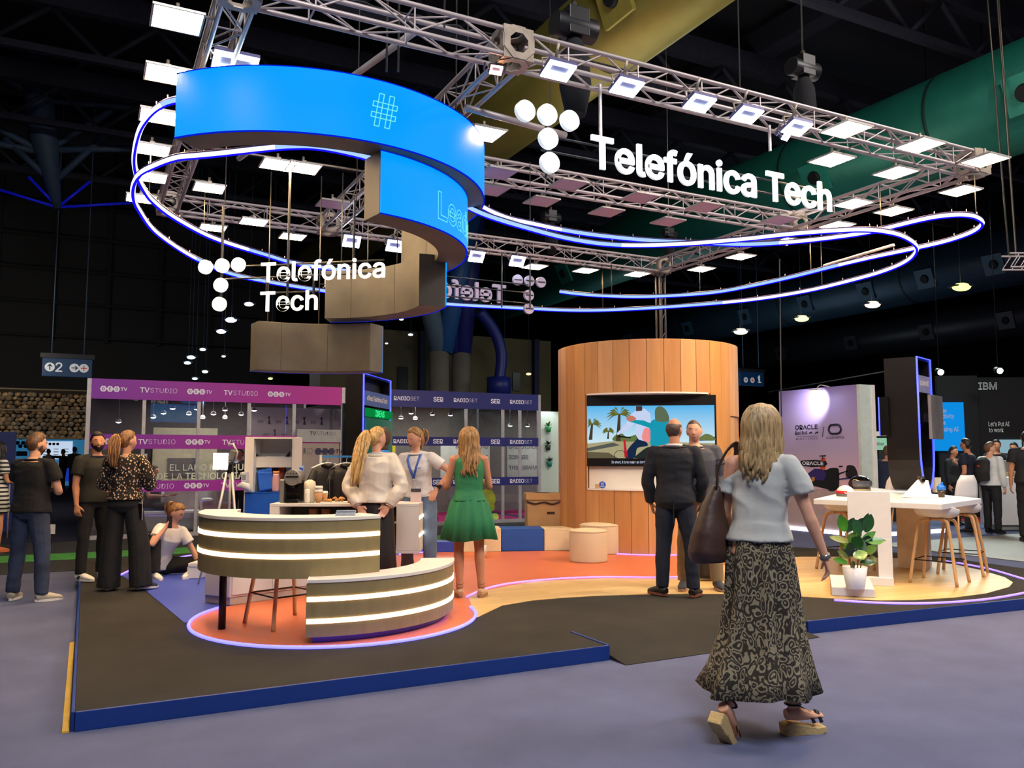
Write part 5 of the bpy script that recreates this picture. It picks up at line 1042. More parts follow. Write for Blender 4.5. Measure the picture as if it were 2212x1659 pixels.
def booth(label, X0_, X1_, posts, bands, bmat, depth, inner, logos):
    t = thing('glass_booth', label, 'booth', (X0_, YG, 0)); W = X1_ - X0_; Hb = 2.85
    for px in posts: x = px - X0_; part('post', MB().b2((x - .03, 0, .0), (x + .03, .05, 2.49)), post_m, t)
    for x in (0.0, W): part('corner_post', MB().b2((x - .035, -.01, 0), (x + .035, .06, Hb)), post_m, t); part('side_post', MB().b2((x - .03, depth - .05, 0), (x + .03, depth, Hb)), post_m, t)
    for z0, z1 in bands:
        o = part('printed_band', MB().b2((.035, -.02, z0), (W - .035, .0, z1)), bmat, t)
        for m, m2 in logos((z0 + z1) / 2):
            for v in m.v + m2.v: v.y -= .0205
            part('printed_logo' if m2.v else 'printed_word', m, wtxt, o)
            if m2.v: part('hexagon_letters', m2, bmat, o)
    xs = [0] + [p - X0_ for p in posts] + [W]
    zz = [(.06, bands[2][0]), (bands[2][1], bands[1][0]), (bands[1][1], bands[0][0])]
    for a, b in zip(xs[:-1], xs[1:]):
        for z0, z1 in zz: part('glass_pane', MB().quad((a + .03, .02, z0), (b - .03, .02, z0), (b - .03, .02, z1), (a + .03, .02, z1)), gl_m, t)
    part('bottom_rail', MB().b2((0, -.01, 0), (W, .05, .07)), post_m, t)
    for x in (0, W): part('side_glass', MB().quad((x, .05, .06), (x, depth - .05, .06), (x, depth - .05, 2.6), (x, .05, 2.6)), gl_m, t)
    part('back_wall', MB().b2((0, depth, 0), (W, depth + .05, Hb)), inner[0], t); part('roof', MB().b2((0, 0, Hb - .03), (W, depth, Hb)), inner[1], t); part('carpet', MB().b2((0, .05, .012), (W, depth, .02)), inner[2], t)
    return t
xa, xb = xy(192), xy(636)
def lg_des(z):
    out = []
    for px in (212, 401, 576): m, m2 = MB(), MB(); des_logo(m, m2, xy(px) + .04, z, .105); out.append((m, m2))
    for px in (297, 479): m = MB(); twotone(m, 'TV', 'STUDIO', xy(px), z, .088); out.append((m, MB()))
    return out
des = booth('long glass studio booth with purple and magenta printed bands', 0, 4.6, [xy(308), xy(427), xy(536), 3.62], [(2.49, 2.85), (1.60, 1.86), (.82, 1.02)], gradx('purple_magenta_print', (120, 34, 150), (176, 36, 132), 0, 4.6), 3.4, (M('grey_booth_wall', (128, 118, 116), .8), M('booth_roof_brown', (128, 104, 104), .7), M('dark_booth_carpet', (70, 56, 66), .95)), lg_des)
def lg_rad(z):
    out = []
    for px in (848, 978, 1100): m = MB(); twotone(m, 'RADIO', 'SET', xy(px) - 5.58, z, .082); out.append((m, MB()))
    for px in (945, 1069): m = MB(); text(m, 'SER', (xy(px) - 5.58, -.004, z - .045), X3, Z3, .13, .03, 0, 'CENTER', .95); out.append((m, MB()))
    return out
rad = booth('glass radio booth with navy printed bands', 5.58, 9.14, [xy(1007), xy(1087), xy(1124)], [(2.49, 2.85), (1.68, 1.87), (.82, 1.0)], M('navy_print', (30, 34, 104), .5, n=.04, emit=(30, 34, 104), es=.2), 3.4, (M('pale_booth_wall', (150, 150, 140), .8), M('booth_roof_grey', (110, 100, 100), .7), M('magenta_carpet', (176, 24, 100), .9, emit=(176, 24, 100), es=.12)), lg_rad)
# lettering on the studio glass
m = MB(); text(m, 'EL LADO', (2.02, -.0, 1.20), X3, Z3, .16, 0, 0, 'RIGHT'); text(m, 'MÁS HUMANO', (2.06, 0, 1.20), X3, Z3, .16, .025, 0, 'LEFT'); text(m, 'DE LA', (1.60, 0, 1.02 + .02), X3, Z3, .16, 0, 0, 'RIGHT'); text(m, 'TECNOLOGÍA DIGITAL', (1.64, 0, 1.04), X3, Z3, .16, .025, 0, 'LEFT')
part('glass_lettering', m, M('frosted_lettering', (212, 214, 196), .6, emit=(212, 214, 196), es=.15), des)
# patterned wall and the studio door module
def printed_wall(m, x0, x1, z0, z1, y):
    for r_ in range(int((z1 - z0) / .27)):
        for c in range(int((x1 - x0) / .36)):
            x = x0 + .1 + c * .36 + (.12 if r_ % 2 else 0); z = z0 + .06 + r_ * .27
            if x + .25 > x1: continue
            text(m, 'DES', (x, y, z), X3, Z3, .075, .02, 0, 'LEFT', 1, .8)
            m.plate([(x + .20, z - .02), (x + .22, z + .08), (x + .19, z + .12), (x + .25, z + .15), (x + .24, z + .06), (x + .27, z - .03)], (0, y, 0), X3, Z3, Y3 * .002)
print_m = M('grey_wall_print', (118, 116, 130), .7); pw_m = M('printed_white_wall', (204, 196, 196), .75, n=.02, emit=(204, 196, 196), es=.06)
part('printed_inner_wall', MB().b2((2.95, .9, 0), (4.56, .94, 2.46)), pw_m, des); m = MB(); printed_wall(m, 2.98, 4.55, 1.0, 2.42, .895); part('wall_print', m, print_m, des)
t = thing('studio_door', 'white-framed studio door with a lettered header left of the dark totem', 'door unit', (3.66, YG - .12, 0)); fz = M('grey_white_frame', (178, 184, 192), .5)
part('header', MB().b2((0, 0, 1.84), (.95, .06, 1.99)), fz, t); m = MB(); twotone(m, 'TV', 'STUDIO', .24, 1.915, .072); part('header_lettering', m, M('navy_lettering', (50, 54, 96), .5), t)
for a, b in ((0, .09), (.86, .95)): part('frame_post', MB().b2((a, 0, 0), (b, .06, 1.84)), fz, t)
part('frame_top', MB().b2((.09, 0, 1.74), (.86, .06, 1.84)), fz, t); lf = part('door_leaf', MB().b2((.11, .02, 0), (.84, .04, 1.72)), M('frosted_print_leaf', (176, 166, 166), .3, n=.06), t)
m = MB(); text(m, 'DIO', (.12, .017, 1.50), X3, Z3, .17, -.004, 0, 'LEFT', 1, .6); m2 = MB(); des_logo(m2, MB(), .42, 1.56, .13); m3 = MB(); printed_wall(m3, .1, .84, .9, 1.45, .016); part('leaf_print', m, print_m, lf); part('leaf_logo', m2, M('navy_lettering', (50, 54, 96), .5), lf); part('leaf_pattern', m3, print_m, lf); part('handle', MB().cyl((.16, -.03, .9), (.16, -.03, 1.05), .01, n=8), alu, t)
# ceiling spots inside the booths
def spot(label, px, py, Y, ztop, grp, s=.055, col=(255, 246, 230), es=14):
    p = at_y(px, py, Y); t = thing('ceiling_spot', label, 'lamp', p, 0, grp)
    part('shade', MB().lathe([(s * .5, .06), (s, .02), (s * 1.05, 0), (s, 0), (s * .45, .055)], n=16), M('white_shade', (200, 196, 190), .5), t); part('bulb', MB().lathe([(s * .9, .004), (s * .6, -.012), (.001, -.018)], n=14), E('spot_bulb_%d' % col[2], col, es), t)
    part('stem', MB().cyl((0, 0, .05), (0, 0, max(.06, ztop - p.z)), .008, n=5), post_m, t)
k = 0; names = ('leftmost', 'second', 'third', 'fourth', 'fifth', 'sixth', 'seventh', 'eighth', 'ninth', 'tenth', 'eleventh', 'twelfth')
for px, py, Y in ((256, 912, 17.0), (331, 902, 17.6), (353, 893, 17.2), (373, 883, 16.9), (408, 895, 17.5), (425, 884, 17.0), (438, 903, 18.0), (461, 895, 17.4), (486, 886, 17.0), (486, 903, 17.9), (521, 896, 17.3), (549, 887, 16.95)):
    spot('ceiling spot in the purple banded booth, %s from the left' % names[k], px, py, Y, 2.82, 'ceiling spots of the purple banded booth'); k += 1
k = 0
for px, py, Y in ((866, 904, 17.6), (888, 893, 17.0), (897, 905, 17.8), (934, 896, 17.2), (973, 897, 17.0), (1102, 920, 17.5), (1143, 917, 17.3)):
    spot('ceiling spot in the navy banded booth, %s from the left' % names[k], px, py, Y, 2.82, 'ceiling spots of the navy banded booth', .06); k += 1
lamp('booth_lamp', (2.4, 18.0, 2.7), (2.4, 18, 0), 2.5, 60, (1, .93, .85), sy=1.0); lamp('booth_lamp', (7.3, 18.0, 2.7), (7.3, 18, 0), 2.5, 60, (1, .95, .9), sy=1.0)
# furniture inside the booths
t = thing('studio_desk', 'white rounded desk inside the purple banded booth', 'desk', (1.9, 17.6, .02)); part('front', MB().arc((0, 1.0), .97, 1.0, 240, 300, 0, .72, 14), white2, t); part('top', MB().arc((0, 1.0), .7, 1.03, 240, 300, .72, .76, 14), white2, t)
t = thing('white_sofa', 'white sofa behind the studio glass left of the crouching woman', 'sofa', (.95, 17.3, .02)); part('seat', MB().b2((0, 0, 0), (1.1, .6, .4)), white2, t, bv=.05); part('backrest', MB().b2((0, .5, .3), (1.1, .7, .75)), white2, t, bv=.05); part('armrest', MB().b2((1.1, 0, 0), (1.32, .7, .62)), white2, t, bv=.05)
t = thing('white_board', 'large pale panel with a black screen inside the purple banded booth', 'board', (1.25, 19.2, .02)); part('panel', MB().b2((0, 0, 0), (1.3, .06, 2.05)), M('pale_panel', (176, 168, 140), .7), t); part('screen', MB().b2((.3, -.03, 1.0), (.9, 0, 1.4)), M('grey_board_screen', (80, 80, 84), .4), t)
t = thing('radio_board', 'pale wall board lettered in grey inside the navy banded booth', 'board', (8.35, 18.6, .9)); part('board', MB().b2((-.75, 0, -.1), (.55, .04, .95)), M('pale_green_board', (204, 210, 196), .7, emit=(204, 210, 196), es=.12), t)
m = MB(); [text(m, s_, (.5, -.003, z), X3, Z3, .13, .02, 0, 'RIGHT') for s_, z in (('MONITORING', .74), ('SERVICE', .48), ('MANAGEMENT', .22))]; part('lettering', m, print_m, t)
for x, lb in ((5.95, 'left yellow board inside the navy banded booth'), (6.28, 'right yellow board inside the navy banded booth')):
    t = thing('yellow_board', lb, 'board', (x, 18.9, 1.35)); part('board', MB().b2((0, 0, 0), (.27, .03, .5)), M('yellow_board', (214, 196, 30), .6, emit=(214, 196, 30), es=.15), t); part('print', MB().b2((.04, -.004, .2), (.2, -.001, .22)).b2((.04, -.004, .28), (.2, -.001, .3)), print_m, t)
t = thing('white_chair', 'white tub chair with thin metal legs inside the navy banded booth', 'chair', (7.0, 18.0, .02)); part('tub', MB().lathe([(.05, .42), (.22, .45), (.27, .6), (.26, .85), (.24, .85), (.22, .6), (.05, .45)], n=18), white2, t)
for a in (45, 135, 225, 315): part('leg', MB().cyl((.3 * cos(radians(a)), .3 * sin(radians(a)), 0), (.08 * cos(radians(a)), .08 * sin(radians(a)), .43), .01, n=6), alu, t)
# white planted wall right of the radio booth
t = thing('planted_wall', 'white lit wall with green hanging pots right of the navy banded booth', 'wall panel', (9.22, 16.9, 0)); part('panel', MB().b2((0, 0, 0), (1.0, .08, 2.5)), M('mint_white_wall', (214, 232, 220), .7, n=.02), t)
lamp('wall_spot', (9.55, 16.5, 2.75), (9.5, 16.9, 1.9), .05, 14, (.92, 1, .98), 'SPOT', spot=95)
for px, py, lb in ((1185, 928, 'small bright green pot highest on the white planted wall'), (1184, 967, 'dark leafy plant in the middle of the white planted wall'), (1187, 1003, 'green plant in a teal pot lowest on the planted wall')):
    p = at_y(px, py, 16.82); t = thing('hanging_pot', lb, 'pot', p); part('pot', MB().lathe([(.045, -.06), (.07, .06), (.06, .06), (.001, .02)], n=16), M('green_pot', (40, 150, 80) if py < 940 else ((40, 60, 40) if py < 980 else (20, 130, 110)), .5), t)
    random.seed(py); m = MB()
    for i in range(26): a = random.uniform(0, 2 * pi); e = random.uniform(.3, 1.3); v = Vector((cos(a) * cos(e), sin(a) * cos(e) * .6 - .1, sin(e))) * random.uniform(.08, .17); q_ = v.cross(Z3).normalized() * .02; b0 = Vector((0, 0, .05)); m.add([b0 + v * .3, b0 + v * .7 + q_, b0 + v, b0 + v * .7 - q_], [(0, 1, 2, 3)])
    part('leaves', m, leaf_m[0 if py < 940 else 3], t); t.children[-1]['kind'] = 'stuff'
# ================================================================ far left: gabion wall, stage, signs
YGa = 27.0; z0g, z1g = at_y(100, 948, YGa).z, at_y(100, 842, YGa).z; xg0, xg1 = at_y(-60, 900, YGa).x, at_y(330, 900, YGa).x
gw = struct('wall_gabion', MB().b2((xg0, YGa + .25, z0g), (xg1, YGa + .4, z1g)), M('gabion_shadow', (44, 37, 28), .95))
random.seed(11); cols = [M('stone_%d' % k, c, .9, n=.25, ns=5) for k, c in enumerate(((128, 104, 74), (104, 86, 64), (148, 122, 90), (88, 76, 62), (120, 108, 92)))]
stn = []
for k in range(5):
    m = MB(); vs = []; bmx = MB().ball((0, 0, 0), (1, 1, 1), 7, 4)
    for v in bmx.v: vs.append(v * random.uniform(.78, 1.12))
    m.add(vs, bmx.f); me = m.mesh('stone'); me.materials.append(cols[k]); stn.append(me)
st = .118; n_st = 0; rest = MB()
rows = int((z1g - z0g) / st); ncol = int((xg1 - xg0) / (st * 1.25))
for r_ in range(rows):
    for c in range(ncol):
        x = xg0 + (c + .5 * (r_ % 2) + random.uniform(-.2, .2)) * st * 1.25; z = z0g + (r_ + .5 + random.uniform(-.15, .15)) * st; s_ = random.uniform(.8, 1.15) * st * .62
        if n_st < 300 and at_y(0, 900, YGa).x - .1 < x < at_y(190, 900, YGa).x and random.random() < .62:
            o = bpy.data.objects.new('stone', random.choice(stn)); link(o, gw); o.location = (x, YGa + .12, z); o.scale = (s_ * 1.2, s_, s_ * .95); o.rotation_euler = (random.uniform(0, 3), random.uniform(-.3, .3), random.uniform(0, 3)); n_st += 1
        else:
            b = MB().ball((x, YGa + .12, z), (s_ * 1.25, s_, s_), 6, 4); rest.cur = random.randrange(5); rest.add([v + Vector((random.uniform(-1, 1), 0, random.uniform(-1, 1))) * .012 for v in b.v], b.f)
o = part('stones', rest, cols, gw); o['kind'] = 'stuff'
for zz in (z0g + .02, (z0g * .42 + z1g * .58), z1g): struct('trim_gabion_rail', MB().b2((xg0, YGa - .08, zz - .02), (xg1, YGa - .04, zz + .02)), M('rusty_rail', (96, 82, 62), .7))
# stage wall with a projected slide
YW = 45.0; def_z = lambda y: at_y(110, y, YW).z
t = thing('stage_wall', 'bright blue stage wall with a projected slide at far left', 'stage', (at_y(34, 950, YW).x, YW, 0)); ox = t.location.x; wx_ = lambda px: at_y(px, 960, YW).x - ox
part('backdrop', MB().b2((0, 0, 0), (wx_(200), .1, def_z(949))), M('stage_blue', (66, 140, 186), .6, emit=(60, 140, 190), es=.45), t)
part('backdrop_lower', MB().b2((wx_(60), -.02, def_z(1040)), (wx_(200), -.005, def_z(1000))), M('stage_royal', (30, 70, 210), .6, emit=(30, 70, 220), es=.5), t)
part('slide', MB().b2((wx_(82), -.06, def_z(992)), (wx_(157), -.03, def_z(953))), E('slide_white', (196, 214, 236), .95), t)
m = MB(); 
for i in range(3):
    c = wx_(108) + .0 + i * .16; m.plate([(c + .07 * cos(radians(60 * q_)), .07 * sin(radians(60 * q_))) for q_ in range(6)], (0, -.064, def_z(959)), X3, Z3, Y3 * .002)
for r_ in range(3):
    for c in range(4): m.box((wx_(100) + c * .42, -.063, def_z(970 + r_ * 6)), (.2, .003, .03))
part('slide_marks', m, M('slide_ink', (90, 100, 120), .6), t)
m = MB(); text(m, 'DES', (wx_(130), -.03, def_z(1010)), X3, Z3, .3, .02); text(m, 'DES', (wx_(112), -.03, def_z(1010)), X3, Z3, .3, .02); part('wall_lettering', m, wtxt, t)
m = MB().b2((wx_(36), -.02, def_z(985)), (wx_(60), -.005, def_z(975))); [m.plate([(wx_(38 + 6 * i) + .1 * cos(a_ * pi / 3), .1 * sin(a_ * pi / 3)) for a_ in range(6)], (0, -.02, def_z(957 + 7 * (i % 2))), X3, Z3, Y3 * .01) for i in range(4)]; part('wall_shapes', m, M('stage_navy_shapes', (30, 60, 120), .6), t)
t = thing('navy_panel', 'navy exhibition panel with pale lettering cut by the left picture edge', 'panel', (at_y(-60, 1000, 19).x, 19, 0)); zt = at_y(20, 933, 19).z; wN = at_y(32, 1000, 19).x - t.location.x
part('panel', MB().b2((0, 0, 0), (wN, .1, zt)), M('navy_panel', (18, 30, 78), .5, emit=(18, 34, 90), es=.25), t); m = MB()
for s_, y in (('Innovation &', 979), ('creative', 987), ('direction', 994)): text(m, s_, (wN - .25, -.003, at_y(20, y, 19).z), X3, Z3, .11, 0, 0, 'RIGHT')
text(m, 'open', (wN - .32, -.003, at_y(20, 1010, 19).z), X3, Z3, .14, .02, 0, 'RIGHT'); part('lettering', m, M('pale_cyan_print', (170, 214, 214), .5), t)
t = thing('barrier_post', 'row of thin silver poles beside the navy panel', 'barrier', (at_y(5, 1030, 17.5).x, 17.5, .012)); [part('pole', MB().cyl((x, 0, 0), (x, 0, .95), .015, n=8), alu, t) for x in (0, .12, .22)]
# hanging direction signs
def dir_sign(label, px0, px1, py0, py1, Y, parts_):
    a, b = at_y(px0, py1, Y), at_y(px1, py0, Y); t = thing('direction_sign', label, 'sign', (a.x, Y, a.z)); W, H = b.x - a.x, b.z - a.z
    part('board', MB().b2((0, 0, 0), (W, .12, H)), M('sign_blue', (12, 48, 84), .5, emit=(12, 54, 96), es=.15), t, bv=.01); part('top_rail', MB().b2((-.05, -.02, H), (W + .05, .14, H + .12)), M('dark_rail', (34, 34, 40), .6), t)
    for x in (.2, W - .2): part('hanger', MB().cyl((x, .06, H), (x, .06, 12 - a.z), .015, n=6), dk, t)
    ww = M('sign_glyph_white', (190, 196, 200), .5, emit=(190, 196, 200), es=.3); rr = M('sign_red', (200, 40, 40), .5, emit=(200, 40, 40), es=.3); bb = M('sign_blue_glyph', (16, 50, 90), .5)
    for kind, fx, fz, s_ in parts_:
        x, z = W * fx, H * fz; r = H * s_
        if kind.isdigit(): m = MB(); text(m, kind, (x, -.004, z - r * .7), X3, Z3, r * 2.0, .01); part('numeral', m, ww, t); continue
        d_ = part('disc', MB().cyl((x, -.006, z), (x, -.001, z), r, n=24, smooth=False), ww, t); m = MB(); bar = lambda a_: m.box((x, -.008, z), (r * 1.2, .003, r * .22), R=Matrix.Rotation(radians(a_), 3, 'Y'))
        if kind == 'cross': bar(0); bar(90); part('cross', m, rr, d_)
        else:
            up_ = kind == 'up'; bar(90 if up_ else 0); e = Vector((x, -.008, z)) + (Z3 if up_ else X3) * r * .6
            for q_ in (-1, 1): m.box(e - (Z3 if up_ else X3) * r * .24 + (X3 if up_ else Z3) * q_ * r * .22, (r * .7, .003, r * .2), R=Matrix.Rotation(radians((90 if up_ else 0) + q_ * (-45 if up_ else 45)), 3, 'Y'))
            part('arrow', m, bb, d_)
dir_sign('dark blue hanging sign with arrows, the number 2 and a red cross', 90, 200, 777, 812, 24, [('up', .15, .5, .24), ('2', .33, .5, .34), ('right', .64, .5, .24), ('cross', .83, .5, .24)])
dir_sign('dark blue hanging sign with the number 1 right of the cylinder', 1600, 1650, 805, 832, 24, [('cross', .22, .4, .2), ('cross', .5, .4, .2), ('1', .8, .5, .36)])
# ================================================================ right background
XO = 12.6
def zx(py, px, X=XO): return at_x(px, py, X).z
yo0, yo1 = at_x(1686, 980, XO).y, at_x(1855, 980, XO).y; zt = at_x(1855, 830, XO).z
t = thing('poster_wall', 'lilac poster wall with a racing car picture and lettering', 'wall panel', (XO, yo1, 0)); Lo = yo0 - yo1
mp_, nt, b, mpn = base('poster_gradient', .5); L = nt.links.new; sp = nt.nodes.new('ShaderNodeSeparateXYZ'); mr = nt.nodes.new('ShaderNodeMapRange'); mr.inputs[1].default_value = .6; mr.inputs[2].default_value = zt
r = ramp(nt, [(0, (222, 176, 186)), (.18, (222, 176, 190)), (.45, (176, 158, 192)), (1, (140, 122, 184))]); L(mpn.outputs[0], sp.inputs[0]); L(sp.outputs['Z'], mr.inputs[0]); L(mr.outputs[0], r.inputs[0]); L(r.outputs[0], b.inputs['Base Color']); L(r.outputs[0], b.inputs['Emission Color']); b.inputs['Emission Strength'].default_value = .12
zc = zx(1057, 1780)
part('poster', MB().b2((0, 0, zc), (.05, Lo, zt)), mp_, t); part('lower_panel', MB().b2((0, 0, .06), (.05, Lo, zc)), M('pale_pink_panel', (204, 180, 182), .6), t); part('base_light', MB().b2((-.03, -.05, .0), (.0, Lo, .07)), E('base_glow', (236, 240, 255), 3.0), t)
xr = at_y(1887, 980, yo1).x - XO
part('side_panel', MB().b2((0, -.06, .06), (xr, 0, zt)), M('mint_white_side', (206, 220, 214), .6), t); part('side_edge', MB().b2((xr - .08, -.08, 0), (xr, -.061, zt)), white2, t); part('base_light', MB().b2((0, -.1, 0), (xr + 1.9, -.065, .07)), E('base_glow', (236, 240, 255), 3.0), t)
def po(px, py): p = at_x(px, py, XO); return (yo1 + Lo - p.y), p.z        # poster coordinates, u to the right
ou = Vector((-.004, Lo, 0)); uu = -Y3
def pshape(nm, pts, col, lay=1, sm=False):
    P = [po(x, y) for x, y in pts]; P = [tuple(q_[:2]) for q_ in smooth_path([(a, b_, 0) for a, b_ in P], 4, True)] if sm else P
    part(nm, MB().plate(P, ou - X3 * (.002 * lay), uu, Z3, X3 * .0015), M('print_' + nm, col, .5, n=0), t)
ink = (34, 26, 52); m = MB()
def ptext(s_, x, y, hpx, bold, wpx_, m):
    u0, z_ = po(x, y); u1 = po(x + wpx_, y)[0]; h = po(x, y - hpx)[1] - z_; sz = h / .72; v, f = text_geo(s_, sz, bold, 0, 'LEFT'); k_ = (u1 - u0) / max(.01, max(p.x for p in v))
    text(m, s_, ou + uu * u0 + Z3 * z_ - X3 * .004, uu, Z3, sz, bold, 0, 'LEFT', 1, k_)
ptext('ORACLE', 1718, 928, 9, .02, 49, m); ptext('Red Bull', 1718, 939, 7, .03, 27, m); ptext('RACING', 1719, 950, 4, -.01, 48, m); ptext('CLOUD PARTNER', 1785, 948, 5, .0, 40, m); part('poster_lettering', m, M('print_ink', ink, .5), t)
pshape('slash', [(1776, 944), (1777.5, 944), (1781, 922), (1779.5, 922)], ink); 
for x in (1747, 1760): pshape('running_bull', [(x, 937), (x + 3, 933), (x + 7, 932), (x + 8, 935), (x + 8, 937), (x + 5, 935), (x + 3, 937)] , ink)
pshape('rule', [(1722, 942), (1766, 942), (1766, 942.6), (1722, 942.6)], ink)
cO, cz = po(1804, 927); a_, b_ = po(1818, 927)[0] - cO, cz - po(1804, 938)[1]; P = []
for k in range(28):
    an = 2 * pi * k / 28; sx_ = (a_ - b_) * (1 if cos(an) >= 0 else -1); P.append(ou + uu * (cO + sx_ + b_ * .9 * cos(an)) + Z3 * (cz + b_ * .9 * sin(an)) - X3 * .004)
part('rounded_ring', MB().sweep(P, [(.018, .003)] * 28 if 0 else .02, 6, closed=True), M('print_ink', ink, .5), t)
blk_c = (20, 18, 26)
pshape('car_body', [(1738, 1055), (1733, 1040), (1740, 1026), (1755, 1020), (1790, 1014), (1812, 1020), (1812, 1056), (1792, 1058), (1760, 1050), (1745, 1057)], blk_c); pshape('rear_wing', [(1728, 1002), (1731, 995), (1760, 993), (1784, 996), (1788, 1002), (1782, 1008), (1755, 1009), (1732, 1006)], blk_c, 2); pshape('wing_post', [(1729, 1003), (1733, 1006), (1741, 1022), (1738, 1024)], (60, 50, 120), 3); pshape('airbox', [(1772, 1012), (1774, 990), (1782, 988), (1786, 998), (1782, 1016)], (220, 84, 40), 1); pshape('camera_pod', [(1771, 984), (1785, 983), (1785, 986), (1779, 986), (1779, 992), (1777, 992), (1777, 986), (1771, 986)], blk_c, 3)
pshape('wheel', [(1790, 1058), (1788, 1020), (1792, 1012), (1808, 1011), (1813, 1018), (1813, 1052), (1808, 1058)], (14, 14, 16), 3, True); pshape('wheel', [(1829, 1012), (1832, 1005), (1846, 1007), (1853, 1022), (1852, 1034), (1829, 1030)], (30, 24, 34), 3, True); pshape('wheel', [(1731, 1046), (1731, 1030), (1738, 1026), (1744, 1034), (1744, 1055), (1734, 1058)], (14, 14, 16), 3, True); pshape('side_pod', [(1744, 1024), (1760, 1012), (1776, 1013), (1786, 1024), (1780, 1038), (1756, 1036)], (54, 40, 120), 2); pshape('number_plate', [(1754, 1031), (1761, 1030), (1760, 1039), (1754, 1040)], (236, 150, 60), 4); pshape('suspension', [(1812, 1022), (1832, 1016), (1832, 1018), (1812, 1026)], blk_c, 3); pshape('mirror', [(1813, 1006), (1821, 1006), (1821, 1009), (1813, 1009)], blk_c, 3); pshape('suspension', [(1812, 1034), (1840, 1030), (1840, 1034), (1812, 1037)], (60, 50, 120), 3)
m = MB(); ptext('ORACLE', 1734, 1004, 7, .03, 46, m); 
for v in m.v: v.x -= .008
part('wing_lettering', m, wtxt, t)
lp_ = at_x(1763, 842, XO - .35); t = thing('arm_lamp', 'small arm lamp glaring on the lilac poster wall', 'lamp', lp_); part('head', MB().box((0, 0, 0), (.16, .2, .03)), white2, t); part('bulb', MB().b2((-.07, -.09, -.022), (.07, .09, -.016)), E('cold_bulb', (236, 246, 255), 30), t); part('arm', MB().sweep(smooth_path([(0, 0, .01), (.1, 0, .09), (.25, 0, .08), (.35, 0, zt - lp_.z)], 5), .01, 6), alu, t)
lamp('poster_spot', lp_ + Vector((-.05, 0, -.06)), at_x(1763, 868, XO), .04, 110, (.94, .97, 1), 'SPOT', spot=80, blend=.8)
# mint wall and desk area seen between poster and totem
t = thing('mint_wall', 'mint green wall with small striped lettering behind the seated man', 'wall panel', at_d(1888, 985, 19)); t.location.z = 0; t.rotation_euler = (0, 0, -YAW); w_ = wpx(110, 19)
part('panel', MB().b2((0, 0, 0), (w_, .08, zpx(946, 19))), M('mint_wall', (150, 206, 172), .7, emit=(150, 206, 172), es=.28), t); part('upper_strip', MB().b2((0, 0, zpx(942, 19)), (wpx(32, 19), .08, zpx(932, 19))), M('cream_strip', (216, 210, 180), .7, emit=(216, 210, 180), es=.2), t)
m = MB(); text(m, 'IBM', (wpx(14, 19), -.004, zpx(962, 19)), X3, Z3, wpx(8, 19), .03); text(m, 't', (wpx(46, 19), -.004, zpx(995, 19)), X3, Z3, wpx(26, 19), -.01); part('lettering', m, print_m, t)
part('dark_unit', MB().b2((wpx(2, 19), -.2, 0), (wpx(40, 19), -.1, zpx(972, 19))), M('dark_unit', (24, 28, 30), .6), t); part('blue_screen', MB().b2((0, -.25, zpx(1015, 19)), (wpx(14, 19), -.21, zpx(998, 19))), E('screen_cyan', (40, 150, 200), .8), t)
t = thing('dark_stand_wall', 'black stand wall with small white lettering at the right', 'wall panel', at_d(2030, 985, 20)); t.location.z = 0; t.rotation_euler = (0, 0, -YAW - .1); w1, w2_ = wpx(84, 20), wpx(260, 20); hz_ = zpx(812, 20); bw = M('black_green_wall', (17, 24, 24), .6, n=.15, ns=1)
part('wall_face', MB().b2((0, 0, 0), (w1, .1, hz_)), M('black_green_wall2', (22, 32, 32), .6), t); part('wall_face', MB().b2((w1, -.02, 0), (w2_, .1, hz_ - .05)), bw, t)
u_ = lambda px: wpx(px - 2030, 20) ; zz_ = lambda y: zpx(y, 20)
m = MB()
g_, f_ = text_geo('IBM', wpx(27, 20), .03, 0, 'CENTER'); text(m, 'IBM', (u_(2134), -.03, zz_(842)), X3, Z3, wpx(20, 20), .04); part('striped_letters', m, M('pale_silver', (190, 204, 200), .5, emit=(190, 204, 200), es=.35), t)
m = MB(); [m.b2((u_(2116), -.034, zz_(842) + wpx(15, 20) * k / 8 - .005), (u_(2152), -.031, zz_(842) + wpx(15, 20) * k / 8 + .005)) for k in range(1, 8)]; part('stripe_gaps', m, bw, t)
m = MB(); text(m, 'Let’s Put AI', (u_(2131), -.03, zz_(921)), X3, Z3, wpx(13, 20), .0, 0, 'LEFT', 1, .62); text(m, 'to work', (u_(2132), -.03, zz_(934)), X3, Z3, wpx(13, 20), .0, 0, 'LEFT', 1, .66); part('slogan', m, M('pale_silver', (190, 204, 200), .5, emit=(190, 204, 200), es=.35), t)
sb = part('blue_screen', MB().b2((u_(2012), -.12, zz_(974)), (u_(2079), -.05, zz_(870))), E('sky_blue_screen', (14, 140, 226), 1.0), t); m = MB(); [text(m, s_, (u_(x), -.125, zz_(y)), X3, Z3, wpx(13, 20), .0, 0, 'RIGHT', 1, .72) for s_, x, y in (('Raise', 2044, 892), ('productivity', 2059, 904), ('see', 2041, 918), ('using AI', 2067, 932))]; part('screen_lettering', m, wtxt, sb)
part('pale_screen', MB().b2((u_(2151), -.10, zz_(992)), (u_(2194), -.05, zz_(950))), E('pale_screen', (150, 190, 204), .8), t)
